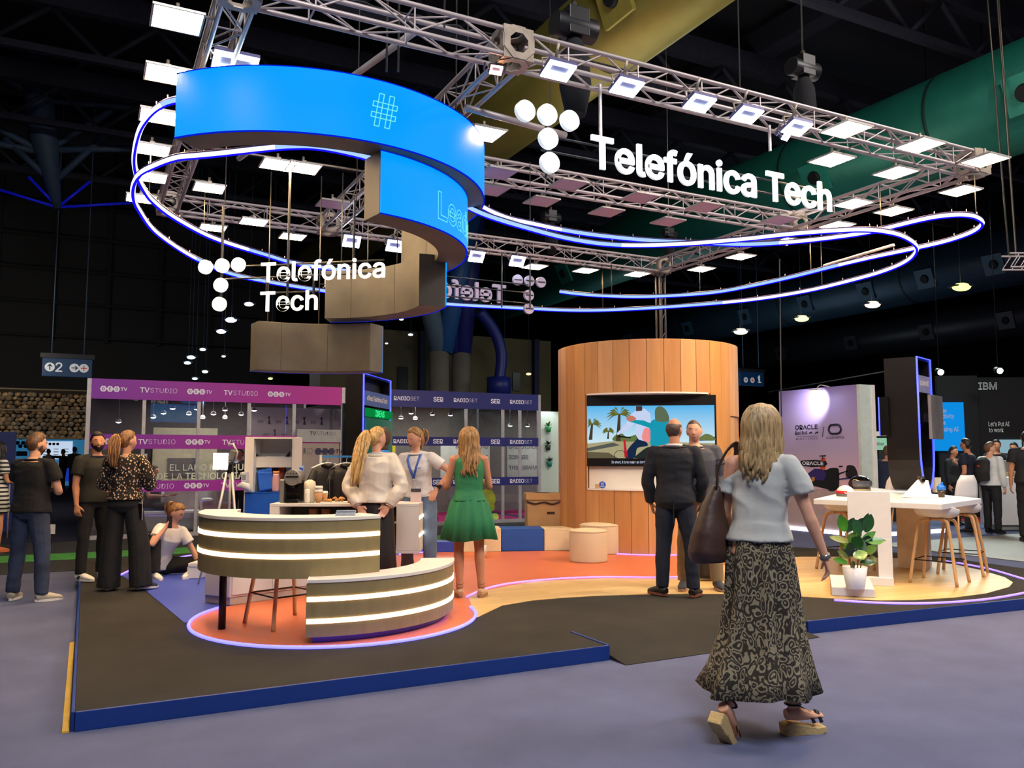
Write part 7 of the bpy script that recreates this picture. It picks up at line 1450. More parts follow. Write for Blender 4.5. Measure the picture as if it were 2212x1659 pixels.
def lathe_skirt(c, rows, mat, folds=9, amp=.012, nm='skirt', n=72, seed=0, th=.004):
    """rows: (z above floor, half width, half depth, x shift, y shift)"""
    vs = []; rnd = random.Random(seed); ph = [rnd.uniform(0, 6) for _ in range(3)]; m_ = len(rows)
    for ri, (z, a, b, ox, oy) in enumerate(rows):
        g = ri / (m_ - 1)
        for i in range(n):
            an = 2 * pi * i / n; w_ = 1 + amp * g ** .8 / a * (sin(folds * an + ph[0] + g * 1.2) + .5 * sin((folds * 2 - 3) * an + ph[1] - g * 2) + .35 * sin(5 * an + ph[2]))
            vs.append((ox + cos(an) * a * w_, oy + sin(an) * b * w_, z + (.012 * sin(3 * an + ph[1]) * g if ri == m_ - 1 else 0)))
    fs = [(r * n + i, (r + 1) * n + i, (r + 1) * n + (i + 1) % n, r * n + (i + 1) % n) for r in range(m_ - 1) for i in range(n)]
    o = part(nm, MB().add(vs, fs, True), mat, c['t']); s_ = o.modifiers.new('thickness', 'SOLIDIFY'); s_.thickness = th; return o
blacktee = M('black_cotton', (22, 22, 23), .9, n=.15, ns=6, bump=.15, bs=30); jeans = M('dark_denim', (44, 56, 82), .85, n=.45, ns=5, bump=.3, bs=120); ljeans = M('mid_blue_denim', (92, 116, 146), .85, n=.22, ns=6, bump=.3, bs=120)
bltrouser = M('black_trouser_cloth', (16, 16, 18), .85, n=.2, ns=4, bump=.2, bs=20); wsole = M('white_rubber_sole', (226, 222, 214), .6); wshoe = M('white_leather', (222, 216, 204), .5, n=.08)
wtee = M('white_cotton', (226, 222, 220), .85, n=.04, ns=8, bump=.15, bs=25)
def beard(c, hm, full=True):
    K = MB(); s = c['s']
    def fn(x, y, z_):
        inb = (z_ < -.30 - .12 * (1 - min(1, abs(x) / .5)) and y > -.05) and not (abs(x) < .22 and -.58 < z_ < -.42); 
        if abs(x) > .55 and z_ > -.35: inb = (z_ < -.02 and y > .0 and y < .45)
        return headpt(x, y, z_, s, .0055 if inb else -.012)
    head_ball(K, c['hc'], c['hR'], s, fn, 44, 34); part('beard', K, hm, c['t'])
# 1 man with crossed arms, far left
def ex1(c):
    collar(c, blacktee, .014, .505, .010); belt(c, M('dark_belt', (30, 24, 20), .6), .06, .016); s = c['s']
    A_ = c['A']; beard(c, HM['brown'])
    
    part('badge', MB().box(c['pel'] + V((.17, .10, -.22)) * s, (.07, .006, .10), .4), M('badge_white', (206, 202, 196), .5), c['t']); part('badge_cord', MB().cyl(c['pel'] + V((.17, .09, .02)) * s, c['pel'] + V((.17, .10, -.17)) * s, .004, n=5), blackm, c['t'])
person('man with crossed arms in black polo and dark jeans, standing at the left picture edge', 58, 1298, 0, 1.73, 42, 'fair', lean=(0, .02), head=(28, 6, 0), build=1.06, arms={'L': ((-.18, .25, -1), (1, .55, .12), (1, .3, .1), (0, -1, 0)), 'R': ((.22, .25, -1), (-.9, .6, .15), (-1, .3, 0), (0, -1, 0))},
       legs={'L': ((-.16, .05, -1), (-.06, -.05, -1), -20), 'R': ((.16, .0, -1), (.06, -.02, -1), 35)}, top=(blacktee, -.04, 1, .022, .008, 'polo_shirt'), bottom=('trousers', jeans, 1.06), shoes=(M('grey_white_trainer', (176, 168, 150), .7, n=.1), wsole), hair=('short', 'brown'), extra=ex1)
# 2 bearded man
def ex2(c):
    collar(c, M('navy_collar', (20, 28, 60), .8), .010, .50, .010); beard(c, HM['black'])
    for nm in c['G']:
        an = c['G'][nm][2]; 
        for k in range(3): part('stripe', MB().box(an + V((.044 if nm == 'R' else -.044, .03 + k * .02, -.035)) * c['s'], (.004, .008, .045), 0, Matrix.Rotation(-.5, 3, 'X')), blackm, c['t'])
person('bearded man in black t-shirt and white trainers turning his face to the viewer', 197, 1252, PF, 1.65, 155, 'tan', head=(20, -2, 6), build=1.02, arms={'R': ((.14, .0, -1), (.02, .22, -1), (-.05, .2, -1), (-.8, -.6, 0)), 'L': ((-.1, .1, -1), (.5, .8, -.2), (.6, .6, 0), (0, 0, -1))},
       legs={'L': ((-.06, .03, -1), (0, -.05, -1), 20), 'R': ((.08, .05, -1), (.02, -.05, -1), -20)}, top=(M('dark_olive_tee', (34, 34, 28), .9, n=.15, ns=6), -.04, 1, .020, .006, 't_shirt'), bottom=('trousers', bltrouser, .95), shoes=(wshoe, wsole), hair=('short', 'black'), extra=ex2)
# 3 woman in spotted blouse
def spotted():
    m, nt, b, mp = base('spotted_blouse_cloth', .8); L = nt.links.new; mp.inputs['Scale'].default_value = (1, 1, .75)
    v = node(nt, 'ShaderNodeTexVoronoi'); v.inputs['Scale'].default_value = 44; v.inputs['Randomness'].default_value = .9; L(mp.outputs[0], v.inputs['Vector']); r = ramp(nt, [(0, (236, 216, 190)), (.30, (228, 196, 160)), (.36, (22, 16, 16)), (1, (18, 14, 14))]); L(v.outputs['Distance'], r.inputs[0])
    v2 = node(nt, 'ShaderNodeTexNoise'); v2.inputs['Scale'].default_value = 16; L(mp.outputs[0], v2.inputs['Vector']); mx = node(nt, 'ShaderNodeMix', data_type='RGBA', blend_type='MULTIPLY'); mx.inputs[0].default_value = .8; r2 = ramp(nt, [(.36, (150, 90, 60)), (.52, (255, 255, 255))]); L(v2.outputs['Fac'], r2.inputs[0]); L(r.outputs[0], mx.inputs[6]); L(r2.outputs[0], mx.inputs[7]); L(mx.outputs[2], b.inputs['Base Color']); return m
def ex3(c):
    s = c['s']; ph = c['pel'] + V((.185, -.06, -.10)) * s; part('phone', MB().box(ph, (.075, .012, .17), -.5), blk, c['t'], bv=.004); part('phone_case', MB().box(ph + V((0, .006, 0)), (.082, .014, .178), -.5), M('clear_case', (170, 170, 176), .3), c['t'], bv=.005); part('phone_cord', MB().cyl(ph + V((0, 0, .09)), c['pel'] + V((.13, -.04, .13)) * s, .003, n=5), blackm, c['t']); belt(c, bltrouser, .13, .014, (.008, .03))
person('woman with brown ponytail in dark spotted blouse and wide black trousers, seen from behind', 262, 1274, PF, 1.65, 22, 'fair', 'f', head=(42, 0, 0), arms={'L': ((-.35, .12, -1), (.75, .85, .1), (.8, .3, .2), (0, -1, 0)), 'R': ((.38, .12, -1), (-.6, .9, .1), (-.8, .3, .1), (0, -1, 0))},
       legs={'L': ((-.08, .0, -1), (-.03, -.02, -1), -5), 'R': ((.20, -.02, -1), (.10, -.04, -1), 52)}, top=(spotted(), .03, 2, .036, .012, 'blouse'), bottom=('wide', bltrouser, .93), shoes=(M('dark_trainer', (40, 40, 50), .6), wsole), hair=('pony', 'ponybrown', .36, 46, (.02, -.28, -1)), extra=ex3)
# 4 crouching woman
def ex4(c):
    s = c['s']; W_ = c['A']['L'][2]; part('bracelet', MB().cyl(W_ - V((0, 0, .012)), W_ + V((0, 0, .008)), .03, n=14), M('gold_bracelet', (206, 170, 90), .3, .8), c['t'])
    h_ = c['A']['R'][2] + V((-.02, .03, .06)); part('phone', MB().box(h_, (.012, .07, .14), .3), M('phone_grey', (60, 60, 66), .3), c['t'], bv=.003)
person('crouching woman in white t-shirt sitting on the blue floor holding a phone to her ear', 346, 1226, PF, 1.66, 148, 'fair', 'f', lean=(-.22, .34), sit=(0, 0, .13), head=(-26, 30, 0), d=9.75, arms={'L': ((-.45, .30, -1), (-.30, .25, -1), (-.5, .6, -.2), (0, 0, -1)), 'R': ((.62, .42, -.62), (-.62, .18, .78), (-.4, .0, 1), (-.8, .3, 0))},
       legs={'R': ((.20, .50, .97), (.04, .16, -1), 8), 'L': ((-.85, .45, .0), (.62, .55, -.06), 60)}, top=(wtee, -.04, 1, .016, .006, 't_shirt'), bottom=('trousers', M('black_knit', (26, 24, 24), .9, n=.2), 1.1), shoes=(wshoe, wsole), hair=('pony', 'ponybrown', .26, 30, (-.15, -.1, -1)), extra=ex4, handcurl=.15)
# 5 blonde woman behind the reception desk
satin = M('cream_satin', (226, 214, 194), .42, n=.05, ns=7, bump=.12, bs=12, sheen=.3)
def ex5(c):
    s = c['s']; collar(c, satin, .016, .50, .008); collar(c, M('pale_blue_collar', (176, 206, 220), .5), .008, .518, .012, 'collar_trim')
    lathe_skirt(c, [(.95 * s + .17 * s, .128 * s, .098 * s, 0, 0), (1.0 * s, .165 * s, .125 * s, 0, 0), (.9 * s, .18 * s, .14 * s, 0, 0), (.5 * s, .20 * s, .17 * s, 0, 0), (.12 * s, .235 * s, .20 * s, 0, 0)], M('black_skirt_cloth', (15, 15, 20), .7, n=.2, ns=4), 7, .012, 'long_skirt')
    for nm in ('L', 'R'): W_ = c['A'][nm][2]; el = c['A'][nm][1]; u = (W_ - el).normalized(); part('cuff', MB().sweep([W_ - u * .05, W_ - u * .005], [.040, .038], 12), satin, c['t'])
person('woman with long blonde ponytail in cream satin blouse and black skirt, hands behind her back', 813, 1230, PF, 1.665, 12, 'fair', 'f', d=8.0, head=(48, 2, 0), arms={'L': ((-.42, -.10, -1), (.58, -.42, -1), (.55, -.1, -.7), (0, -1, 0)), 'R': ((.42, -.10, -1), (-.58, -.42, -1), (-.55, -.1, -.7), (0, -1, 0))},
       top=(satin, .03, 2, .036, .012, 'blouse'), shoes=(blackm, blackm), hair=('pony', 'blond', .56, 64, (-.14, -.34, -1)), extra=ex5)
# 6 laughing woman with lanyard
def ex6(c):
    s = c['s']; collar(c, wtee, .014, .502, .010); t = c['t']; blu_ = M('lanyard_blue', (60, 96, 190), .6)
    ch = c['pel'] + c['L'] * .25 * s + c['fy'] * .172 * s; cl = c['pel'] + c['L'] * .37 * s + c['fy'] * .172 * s; cm = c['pel'] + c['L'] * .46 * s + c['fy'] * .128 * s
    for e in (-1, 1): part('lanyard_strap', MB().sweep([c['nb'] + c['sx'] * (e * .066 * s) + c['fy'] * .02, cm + c['sx'] * (e * .066 * s), cl + c['sx'] * (e * .036 * s), ch], [(.013, .003)] * 4, 6, up=c['fy']), blu_, t)
    part('clip', MB().cyl(ch - c['L'] * .03, ch, .008, n=8), alu, t); bp = c['pel'] + V((0, .158, .03)) * s; part('badge', MB().box(bp, (.12, .004, .155)), M('badge_card', (236, 208, 204), .5), t); part('badge_band', MB().box(bp + V((0, .003, -.068)), (.12, .003, .02)), M('badge_pink', (206, 60, 110), .5), t); part('badge_top', MB().box(bp + V((0, .003, .06)), (.11, .003, .035)), M('badge_dark', (60, 60, 66), .5), t); part('badge_cord', MB().cyl(bp + V((0, 0, .08)), ch - c['L'] * .03, .003, n=5), M('cord_white', (220, 220, 220), .5), t)
    m2 = MB(); q_ = c['pel'] + c['L'] * .355 * s + c['fy'] * .168 * s - c['sx'] * .055 * s; text(m2, 'T Tech', q_, -c['sx'], c['L'], .022, .02); part('shirt_print', m2, M('print_grey_dark', (60, 70, 90), .6), t)
    for k in range(3): part('button', MB().ball(c['pel'] + c['L'] * (.47 - k * .03) * s + c['fy'] * (.085 + k * .018) * s, .005, 8, 5), wtee, t)
    belt(c, ljeans, .115, .012, (.006, .018)); W_ = c['A']['L'][2]; el = c['A']['L'][1]; u = (W_ - el).normalized(); part('watch_strap', MB().sweep([W_ - u * .05, W_ - u * .025], [.030, .030], 12), blackm, t); part('watch', MB().box(W_ - u * .038 + V((-.02, .02, .012)), (.035, .03, .035), .6), M('dark_watch', (40, 34, 30), .2), t, bv=.004)
    h = lambda x, y, z_, g=0: c['hc'] + c['hR'] @ headpt(*(V((x, y, z_)).normalized()), s, g)
    part('open_mouth', MB().sweep([h(-.26, .82, -.50, .001), h(-.1, .86, -.57, .002), h(.1, .86, -.57, .002), h(.26, .82, -.50, .001)], [(.004, .005), (.006, .014), (.006, .014), (.004, .005)], 8), M('mouth_dark', (110, 30, 30), .4, n=0), t)
person('laughing woman in white polo with blue lanyard and jeans, hand on hip', 908, 1240, PF, 1.70, 196, 'fair', 'f', d=9.0, lean=(.05, .16), head=(38, 14, 0), arms={'L': ((-.85, .02, -.62), (.62, .32, -.85), (.5, .2, -1), (0, -1, 0)), 'R': ((.15, .05, -1), (.05, -.1, -1), (0, .1, -1), (-1, 0, 0))},
       legs={'L': ((-.08, .06, -1), (-.02, -.06, -1), -15), 'R': ((.10, .02, -1), (.02, -.04, -1), 12)}, top=(wtee, .03, 1, .018, .008, 'polo_shirt'), bottom=('trousers', ljeans, 1.06), shoes=(wshoe, wsole), hair=('pony', 'light', .22, 26, (.10, .1, -1)), extra=ex6)
# 7 woman in green dress
def dress_mat():
    m, nt, b, mp = base('green_dotted_dress', .75); L = nt.links.new; w_ = node(nt, 'ShaderNodeTexWave'); w_.wave_type = 'BANDS'; w_.bands_direction = 'DIAGONAL'; w_.inputs['Scale'].default_value = 52; w_.inputs['Distortion'].default_value = .4; L(mp.outputs[0], w_.inputs['Vector']); r = ramp(nt, [(0, (28, 112, 70)), (.7, (34, 122, 76)), (1, (58, 140, 92))]); L(w_.outputs['Fac'], r.inputs[0]); L(r.outputs[0], b.inputs['Base Color']); return m
gm = dress_mat()
def ex7(c):
    s = c['s']; t = c['t']; w0 = c['pel'].z + .12 * s
    lathe_skirt(c, [(w0 + .02, .130 * s, .098 * s, 0, 0), (w0 - .03, .155 * s, .12 * s, 0, 0), (w0 - .12, .20 * s, .155 * s, 0, 0), (w0 - .25, .235 * s, .18 * s, 0, 0), (w0 - .46, .285 * s, .215 * s, 0, 0)], gm, 13, .018, 'skirt')
    part('waistband', MB().sweep(torso_ring(c, .135, .012)[:-1], [(.008, .016)] * 24, 8, closed=True, up=(0, 0, 1)), gm, t)
    for nm in ('L', 'R'):
        an = c['G'][nm][2]
        for k in range(2): part('ankle_lace', MB().sweep([an + V((cos(a) * .036, sin(a) * .036, .03 + k * .03 + .01 * sin(a))) for a in [2 * pi * i / 12 for i in range(12)]], .0025, 5, closed=True), M('tan_lace', (120, 80, 56), .7), t)
    W_ = c['A']['L'][2]; part('phone', MB().box(W_ + V((.06, .07, .05)), (.012, .075, .15), .8), M('pale_phone', (210, 214, 220), .3), t, bv=.004)
person('woman with long brown blonde hair in a green dress, seen from behind', 1012, 1290, PF, 1.665, -6, 'tan', 'f', head=(-14, 14, 0), arms={'L': ((-.26, .10, -1), (.32, .95, .42), (.5, .7, .3), (0, 0, 1)), 'R': ((.22, .12, -1), (-.25, .95, .25), (-.5, .7, .2), (0, 0, 1))},
       legs={'L': ((-.03, .02, -1), (.02, -.02, -1), -14), 'R': ((.05, .0, -1), (.05, -.02, -1), 22)}, top=(gm, .03, 0, .020, .006, 'dress_bodice'), shoes=(M('beige_flat', (196, 158, 120), .6), M('tan_sole', (150, 110, 80), .7)), hair=('long', 'light', .36, 46, 165, 375, -.045, .017), extra=ex7)
# 8 man in dark suit
suit = M('dark_suit_cloth', (24, 25, 32), .8, n=.12, ns=7, bump=.1, bs=60)
def ex8(c):
    s = c['s']; t = c['t']; collar(c, M('white_shirt_collar', (226, 224, 222), .6), .013, .520, .008, 'shirt_collar'); collar(c, suit, .016, .495, .018, 'jacket_collar'); part('jacket_vent', MB().b2((-.003, -.185 * s, .70 * s), (.003, -.150 * s, .95 * s)), M('seam_black', (8, 8, 10), .9), t)
person('broad man in dark suit jacket and navy jeans with a white collar, seen from behind', 1462, 1288, PF, 1.765, 6, 'tan', head=(22, 2, 0), build=1.10, arms={'L': ((-.26, .02, -1), (.10, .28, -1), (.2, .3, -1), (1, 0, 0)), 'R': ((.24, .04, -1), (-.22, .5, -1), (-.3, .4, -1), (-1, 0, 0))},
       legs={'L': ((-.08, .02, -1), (-.04, -.02, -1), -50), 'R': ((.14, .0, -1), (.03, -.02, -1), 14)}, top=(suit, -.11, 2, .018, .006, 'jacket'), bottom=('trousers', M('navy_jeans', (24, 30, 44), .85, n=.25, ns=6), 1.02), shoes=(M('dark_leather_boot', (36, 32, 34), .45), M('red_brown_sole', (120, 66, 50), .7)), hair=('bald', 'grey'), extra=ex8)
# 9 man facing the viewer behind him
def ex9(c):
    collar(c, M('grey_knit', (74, 76, 84), .9), .010, .50, .010); s = c['s']
    for e, nm in ((-1, 'L'),):
        sh, el, _ = c['A'][nm]; u = (el - sh).normalized(); 
        for k in (.10, .15): part('sleeve_stripe', MB().sweep([sh + u * (k - .004), sh + u * (k + .004)], [.080, .080], 14), blackm, c['t'])
person('man with cropped hair in grey shirt and khaki trousers facing the suited man', 1512, 1272, PF, 1.77, 172, 'fair', lean=(.06, .03), head=(14, 0, 6), build=1.1, arms={'L': ((-.28, .0, -1), (.35, .55, -.9), (.5, .4, -.6), (0, -1, 0)), 'R': ((.2, .05, -1), (-.3, .6, -.8), (-.4, .5, -.5), (0, -1, 0))},
       legs={'L': ((-.16, .02, -1), (-.05, -.02, -1), -12), 'R': ((.14, .02, -1), (.04, -.02, -1), 14)}, top=(M('grey_knit', (74, 76, 84), .9, n=.1), -.04, 2, .022, .006, 'shirt'), bottom=('trousers', M('khaki_twill', (138, 116, 86), .85, n=.15, ns=7), 1.05), shoes=(M('slate_trainer', (52, 56, 66), .7), M('tan_rubber', (170, 130, 100), .7)), hair=('crop', 'grey'), extra=ex9)
p = at_z(1556, 1262, PF); t = thing('backpack', 'dark grey backpack standing on the floor beside the man in khaki trousers', 'backpack', (p.x + .1, p.y + .3, PF), -YAW); K = MB().sweep([(0, 0, .02), (0, 0, .15), (0, 0, .32), (0, 0, .42)], [(.13, .09), (.15, .10), (.14, .09), (.07, .05)], 18); part('bag', remesh(K, .012, 'bag', 2), M('charcoal_nylon', (46, 44, 42), .8, n=.2), t); part('front_pocket', MB().box((0, -.10, .14), (.2, .04, .17)), M('charcoal_nylon', (46, 44, 42), .8, n=.2), t, bv=.015); part('handle', MB().sweep([(-.03, 0, .42), (-.02, 0, .46), (.02, 0, .46), (.03, 0, .42)], .008, 6), blackm, t)
# 10 walking woman, nearest the viewer
def ikat():
    m, nt, b, mp = base('ikat_print_cloth', .85); L = nt.links.new; mp.inputs['Scale'].default_value = (1, 1, .72)
    wv = node(nt, 'ShaderNodeTexNoise'); wv.inputs['Scale'].default_value = 9; L(mp.outputs[0], wv.inputs['Vector']); ad = node(nt, 'ShaderNodeMix', data_type='VECTOR'); ad.inputs[0].default_value = .10; L(mp.outputs[0], ad.inputs[4]); L(wv.outputs['Color'], ad.inputs[5])
    v = node(nt, 'ShaderNodeTexVoronoi'); v.inputs['Scale'].default_value = 30; v.inputs['Randomness'].default_value = .9; L(ad.outputs[1], v.inputs['Vector'])
    mu = node(nt, 'ShaderNodeMath', operation='MULTIPLY'); mu.inputs[1].default_value = 17; L(v.outputs['Distance'], mu.inputs[0]); sn = node(nt, 'ShaderNodeMath', operation='SINE'); L(mu.outputs[0], sn.inputs[0])
    n2 = node(nt, 'ShaderNodeTexNoise'); n2.inputs['Scale'].default_value = 24; L(mp.outputs[0], n2.inputs['Vector']); ad2 = node(nt, 'ShaderNodeMath', operation='ADD'); L(sn.outputs[0], ad2.inputs[0]); L(n2.outputs['Fac'], ad2.inputs[1])
    r = ramp(nt, [(.28, (42, 37, 29)), (.46, (58, 52, 40)), (.60, (128, 118, 94)), (1, (152, 142, 116))]); mr = node(nt, 'ShaderNodeMapRange'); mr.inputs[1].default_value = -.6; mr.inputs[2].default_value = 1.8; L(ad2.outputs[0], mr.inputs[0]); L(mr.outputs[0], r.inputs[0]); L(r.outputs[0], b.inputs['Base Color']); return m
WT = M('white_jersey', (188, 190, 184), .85, n=.05, ns=6, bump=.1, bs=30)
def ex10(c):
    s = c['s']; t = c['t']; w0 = c['pel'].z
    rows = [(w0 + .13 * s, .128, .10, 0, 0), (w0 + .04 * s, .165, .128, 0, 0), (w0 - .08 * s, .185, .15, 0, -.005), (w0 - .28 * s, .20, .17, .0, .01), (w0 - .48 * s, .225, .20, -.01, .01), (w0 - .66 * s, .27, .25, -.02, .0), (w0 - .775 * s, .315, .31, -.03, -.01)]
    lathe_skirt(c, [(a, b_ * s, d_ * s, x, y) for a, b_, d_, x, y in rows], ikat(), 8, .022, 'long_skirt', 96, 5)
    # wedge sandals
    rope = M('rope_wedge', (206, 178, 122), .9, n=.2, ns=40, stretch=(1, 1, 6), bump=.4, bs=60); strap = M('black_strap', (20, 18, 18), .6)
    for nm in ('L', 'R'):
        hp, kn, an, yw, pt_ = c['G'][nm]; ya = radians(yw); fd_ = V((sin(ya), cos(ya), 0)); pt = radians(pt_); fw = fd_ * cos(pt) - Z3 * sin(pt); up_ = Z3 * cos(pt) + fd_ * sin(pt); sd = fw.cross(up_); b = an - up_ * .085 * s
        pr = [(-.062, -.075), (-.068, -.01), (-.03, .002), (.05, -.012), (.12, -.028), (.178, -.026), (.182, -.055), (.15, -.072), (.05, -.066), (.03, -.075)]
        w_ = part('wedge', MB().plate([(x * s, y_ * s) for x, y_ in pr], b - sd * .040 * s, fw, up_, sd * .080 * s), rope, t, bv=.006)
        part('ankle_strap', MB().sweep([an + up_ * .01 + fw * (cos(a) * .04) + sd * (sin(a) * .038) for a in [2 * pi * i / 14 for i in range(14)]], [(.008, .004)] * 14, 6, closed=True, up=up_), strap, t)
        for q_ in (-.01, .035): part('cross_strap', MB().sweep([b + fw * (.11 + q_) * s + sd * .046 * s, b + fw * (.10 + q_) * s + up_ * .055 * s + sd * .015 * s, b + fw * (.12 + q_) * s + up_ * .04 * s - sd * .03 * s, b + fw * (.12 + q_) * s - sd * .046 * s], [(.014, .004)] * 4, 8, up=up_), strap, t)
        part('side_strap', MB().sweep([an + fw * .03, b + fw * .12 * s + up_ * .04], [(.010, .004)] * 2, 6, up=up_), strap, t)
    part('toe_nails', MB().ball(c['G']['R'][2], .001, 4, 3), strap, t) if 0 else None
    # slipped off-shoulder strap and back straps
    n_ = c['nb']; L_ = c['L']; back = lambda x, tt, o=.0: c['pel'] + L_ * tt * s + c['sx'] * x * s - c['fy'] * (o) * s
    part('shoulder_strap', MB().sweep([back(-.085, .50, .03), back(-.075, .46, .085), back(-.05, .40, .108), back(-.02, .33, .118)], [(.009, .003)] * 4, 6, up=c['fy']), WT, t)
    # neckline edge of the loose top
    W_ = c['A']['R'][2]; el = c['A']['R'][1]; u = (W_ - el).normalized(); part('wristband', MB().sweep([W_ - u * .02, W_ + u * .005], [.030, .029], 12), M('silver_beads', (150, 146, 140), .3, .7, n=.4, ns=90), t)
w_o = person('walking woman in white top and long patterned skirt, seen from behind, nearest the viewer', 1636, 1596, .066, 1.72, 16, 'fair', 'f', lean=(.03, .03), head=(6, -2, 0), d=4.62, arms={'R': ((.34, .06, -1), (.30, .22, -1), (.12, .25, -1), (-.8, -.3, 0)), 'L': ((-.22, .10, -1), (.1, .6, -.7), (.2, .6, -.2), (0, 0, -1))},
       legs={'R': ((.10, .16, -1), (.02, .02, -1), 46), 'L': ((-.02, -.10, -1), (-.06, -.52, -1), 12, 48)}, top=(WT, .03, 1, .021, .012, 'loose_top', ((.075, 0, 1.475), (-.62, 0, 1))), hair=('long', 'ash', .25, 80, 152, 388, -.03, .0185), extra=ex10, vox=.0055, handcurl=.5)
# brown shoulder bag on her left side
m_ = w_o.matrix_basis.copy() if 0 else Matrix.Translation(w_o.location) @ Matrix.Rotation(w_o.rotation_euler.z, 4, 'Z')
loc_ = m_ @ V((-.25, -.02, 1.02)); t = thing('shoulder_bag', 'large soft brown leather bag hanging from the walking woman’s left shoulder', 'bag', loc_, w_o.rotation_euler.z)
brn = M('brown_leather', (66, 44, 36), .55, n=.25, ns=7, bump=.25, bs=14)
K = MB().sweep([(-.02, 0, -.19), (-.025, 0, -.13), (-.02, 0, -.02), (.0, 0, .12), (.03, 0, .24)], [(.11, .12), (.12, .15), (.10, .14), (.06, .09), (.028, .03)], 20, up=(0, 1, 0)); part('bag_body', remesh(K, .010, 'bag_body', 4, .6, .008, 9, .5, 2), brn, t)
part('strap', MB().sweep(smooth_path([(.03, -.02, .22), (.055, -.06, .34), (.105, -.045, .44), (.13, .02, .47), (.11, .08, .40), (.06, .08, .28), (.03, .03, .22)], 4), [(.022, .006)] * 25, 8, up=(1, 0, 0)), brn, t)
# ---------------------------------------------------------------- people further back
def sim(label, px, d, H, rel, skin, top, bot, hair, sex='m', arms=None, legs=None, head=(0, 0, 0), z=.012, sl=1, extra=None, sit=None, shoes=True, lean=(0, 0), vox=.011, face=True, infl=.02):
    return person(label, px, 0, z, H, rel, skin, sex, d=d, top=(top, -.04, sl, infl, .005), bottom=('trousers', bot, 1.0), shoes=(blackm, M('dark_sole', (30, 30, 32), .7)) if shoes else None, hair=hair, arms=arms, legs=legs, head=head, extra=extra, sit=sit, lean=lean, vox=vox, face=face, build=1.1)
navy = M('navy_polo', (24, 30, 50), .85, n=.1); dkj = M('dark_suit_far', (20, 21, 26), .8, n=.1); wsh = M('white_shirt', (214, 220, 220), .8, n=.04); gry = M('grey_shirt', (120, 130, 140), .8)
def glasses(c):
    h = lambda x, y, z_, g=0: c['hc'] + c['hR'] @ headpt(*(V((x, y, z_)).normalized()), c['s'], g)
    part('glasses', MB().sweep([h(-.99, .1, .06, .004), h(-.62, .80, .08, .006), h(-.2, .97, .06, .008), h(.2, .97, .06, .008), h(.62, .80, .08, .006), h(.99, .1, .06, .004)], .004, 5), blackm, c['t'])
def exg(c):
    glasses(c); part('lanyard', MB().sweep([c['nb'] + c['sx'] * .06, c['pel'] + c['L'] * .26 + c['fy'] * .15, c['nb'] - c['sx'] * .06], [(.008, .003)] * 3, 6, up=c['fy']), M('orange_lanyard', (206, 120, 60), .6), c['t'])
sim('man with glasses and orange lanyard in navy polo looking left at far right', 2090, 16.0, 1.79, -72, 'tan', navy, dkj, ('short', 'black'), arms={'R': ((.2, .2, -1), (-.3, .9, .6), (-.3, .6, .7), (0, -1, 0)), 'L': ((-.3, -.1, -1), (.3, .35, -1), (.2, .3, -1), (1, 0, 0))}, extra=exg)
def exb(c):
    s = c['s']; K = MB().sweep([c['pel'] + V((0, -.20, .05)), c['pel'] + V((0, -.23, .22)), c['pel'] + V((0, -.19, .42)), c['pel'] + V((0, -.16, .48))], [(.13, .08), (.15, .10), (.14, .08), (.07, .05)], 16); part('backpack', remesh(K, .016, 'backpack', 2), M('charcoal_nylon', (32, 32, 32), .8, n=.2), c['t']); part('logo_patch', MB().box(c['pel'] + V((0, -.315, .33)), (.05, .004, .03)), M('red_patch', (206, 60, 50), .5), c['t'])
sim('man in white shirt with black backpack at far right, seen from behind', 2138, 15.8, 1.72, 38, 'fair', wsh, dkj, ('short', 'brown'), extra=exb, sl=2, head=(40, 0, 0))
sim('dark-haired man in white shirt and dark waistcoat facing the viewer by the bar', 2152, 18.0, 1.80, 150, 'tan', dkj, dkj, ('quiff', 'black'), sl=1, head=(20, 0, 0))
sim('man in black standing with his back to the viewer at the right picture edge', 2220, 14.3, 1.90, -12, 'tan', dkj, bltrouser, ('crop', 'black'), sl=1)
sim('man with glasses half hidden behind the man in black at the right edge', 2192, 17.8, 1.74, 200, 'tan', dkj, dkj, ('short', 'black'), extra=glasses)
sim('person in dark clothes behind the man with glasses', 2058, 17.6, 1.66, 120, 'tan', dkj, bltrouser, ('short', 'black'), sl=2)
def stl(c): part('stool_seat', MB().cyl((0, 0, c['pel'].z - .16), (0, 0, c['pel'].z - .12), .19, n=18), white2, c['t']); part('stool_leg', MB().cyl((0, 0, 0), (0, 0, c['pel'].z - .16), .03, n=8), alu, c['t'])
sim('seated man in dark blue jacket with his back to the viewer beside the poster wall', 1917, 16.6, 1.76, 4, 'tan', M('dark_blue_jacket', (30, 38, 56), .85), dkj, ('short', 'brown'), sit=(0, 0, .86), legs={'L': ((-.2, 1, -.1), (0, .1, -1), 0), 'R': ((.2, 1, -.1), (0, .1, -1), 0)}, arms={'L': ((-.4, .2, -1), (.2, 1, .1), (.2, 1, 0), (0, 0, -1)), 'R': ((.4, .2, -1), (-.2, 1, .1), (-.2, 1, 0), (0, 0, -1))}, sl=2, extra=stl)
for px, d, H, rel, lb in ((105, 36, 1.72, -30, 'dim figure in light shirt left of the stage slide'), (137, 35, 1.70, -60, 'dark figure pointing at the projected slide'), (161, 34.5, 1.80, -20, 'tall dark figure right of the pointing one before the stage')):
    sim(lb, px, d, H, rel, 'dark', gry if px == 105 else dkj, dkj, ('short', 'black'), vox=.03, arms={'L': ((-1, .3, .05), (-1, .2, .05), (-1, 0, 0), (0, 0, -1))} if px == 137 else None, sl=2, face=False)
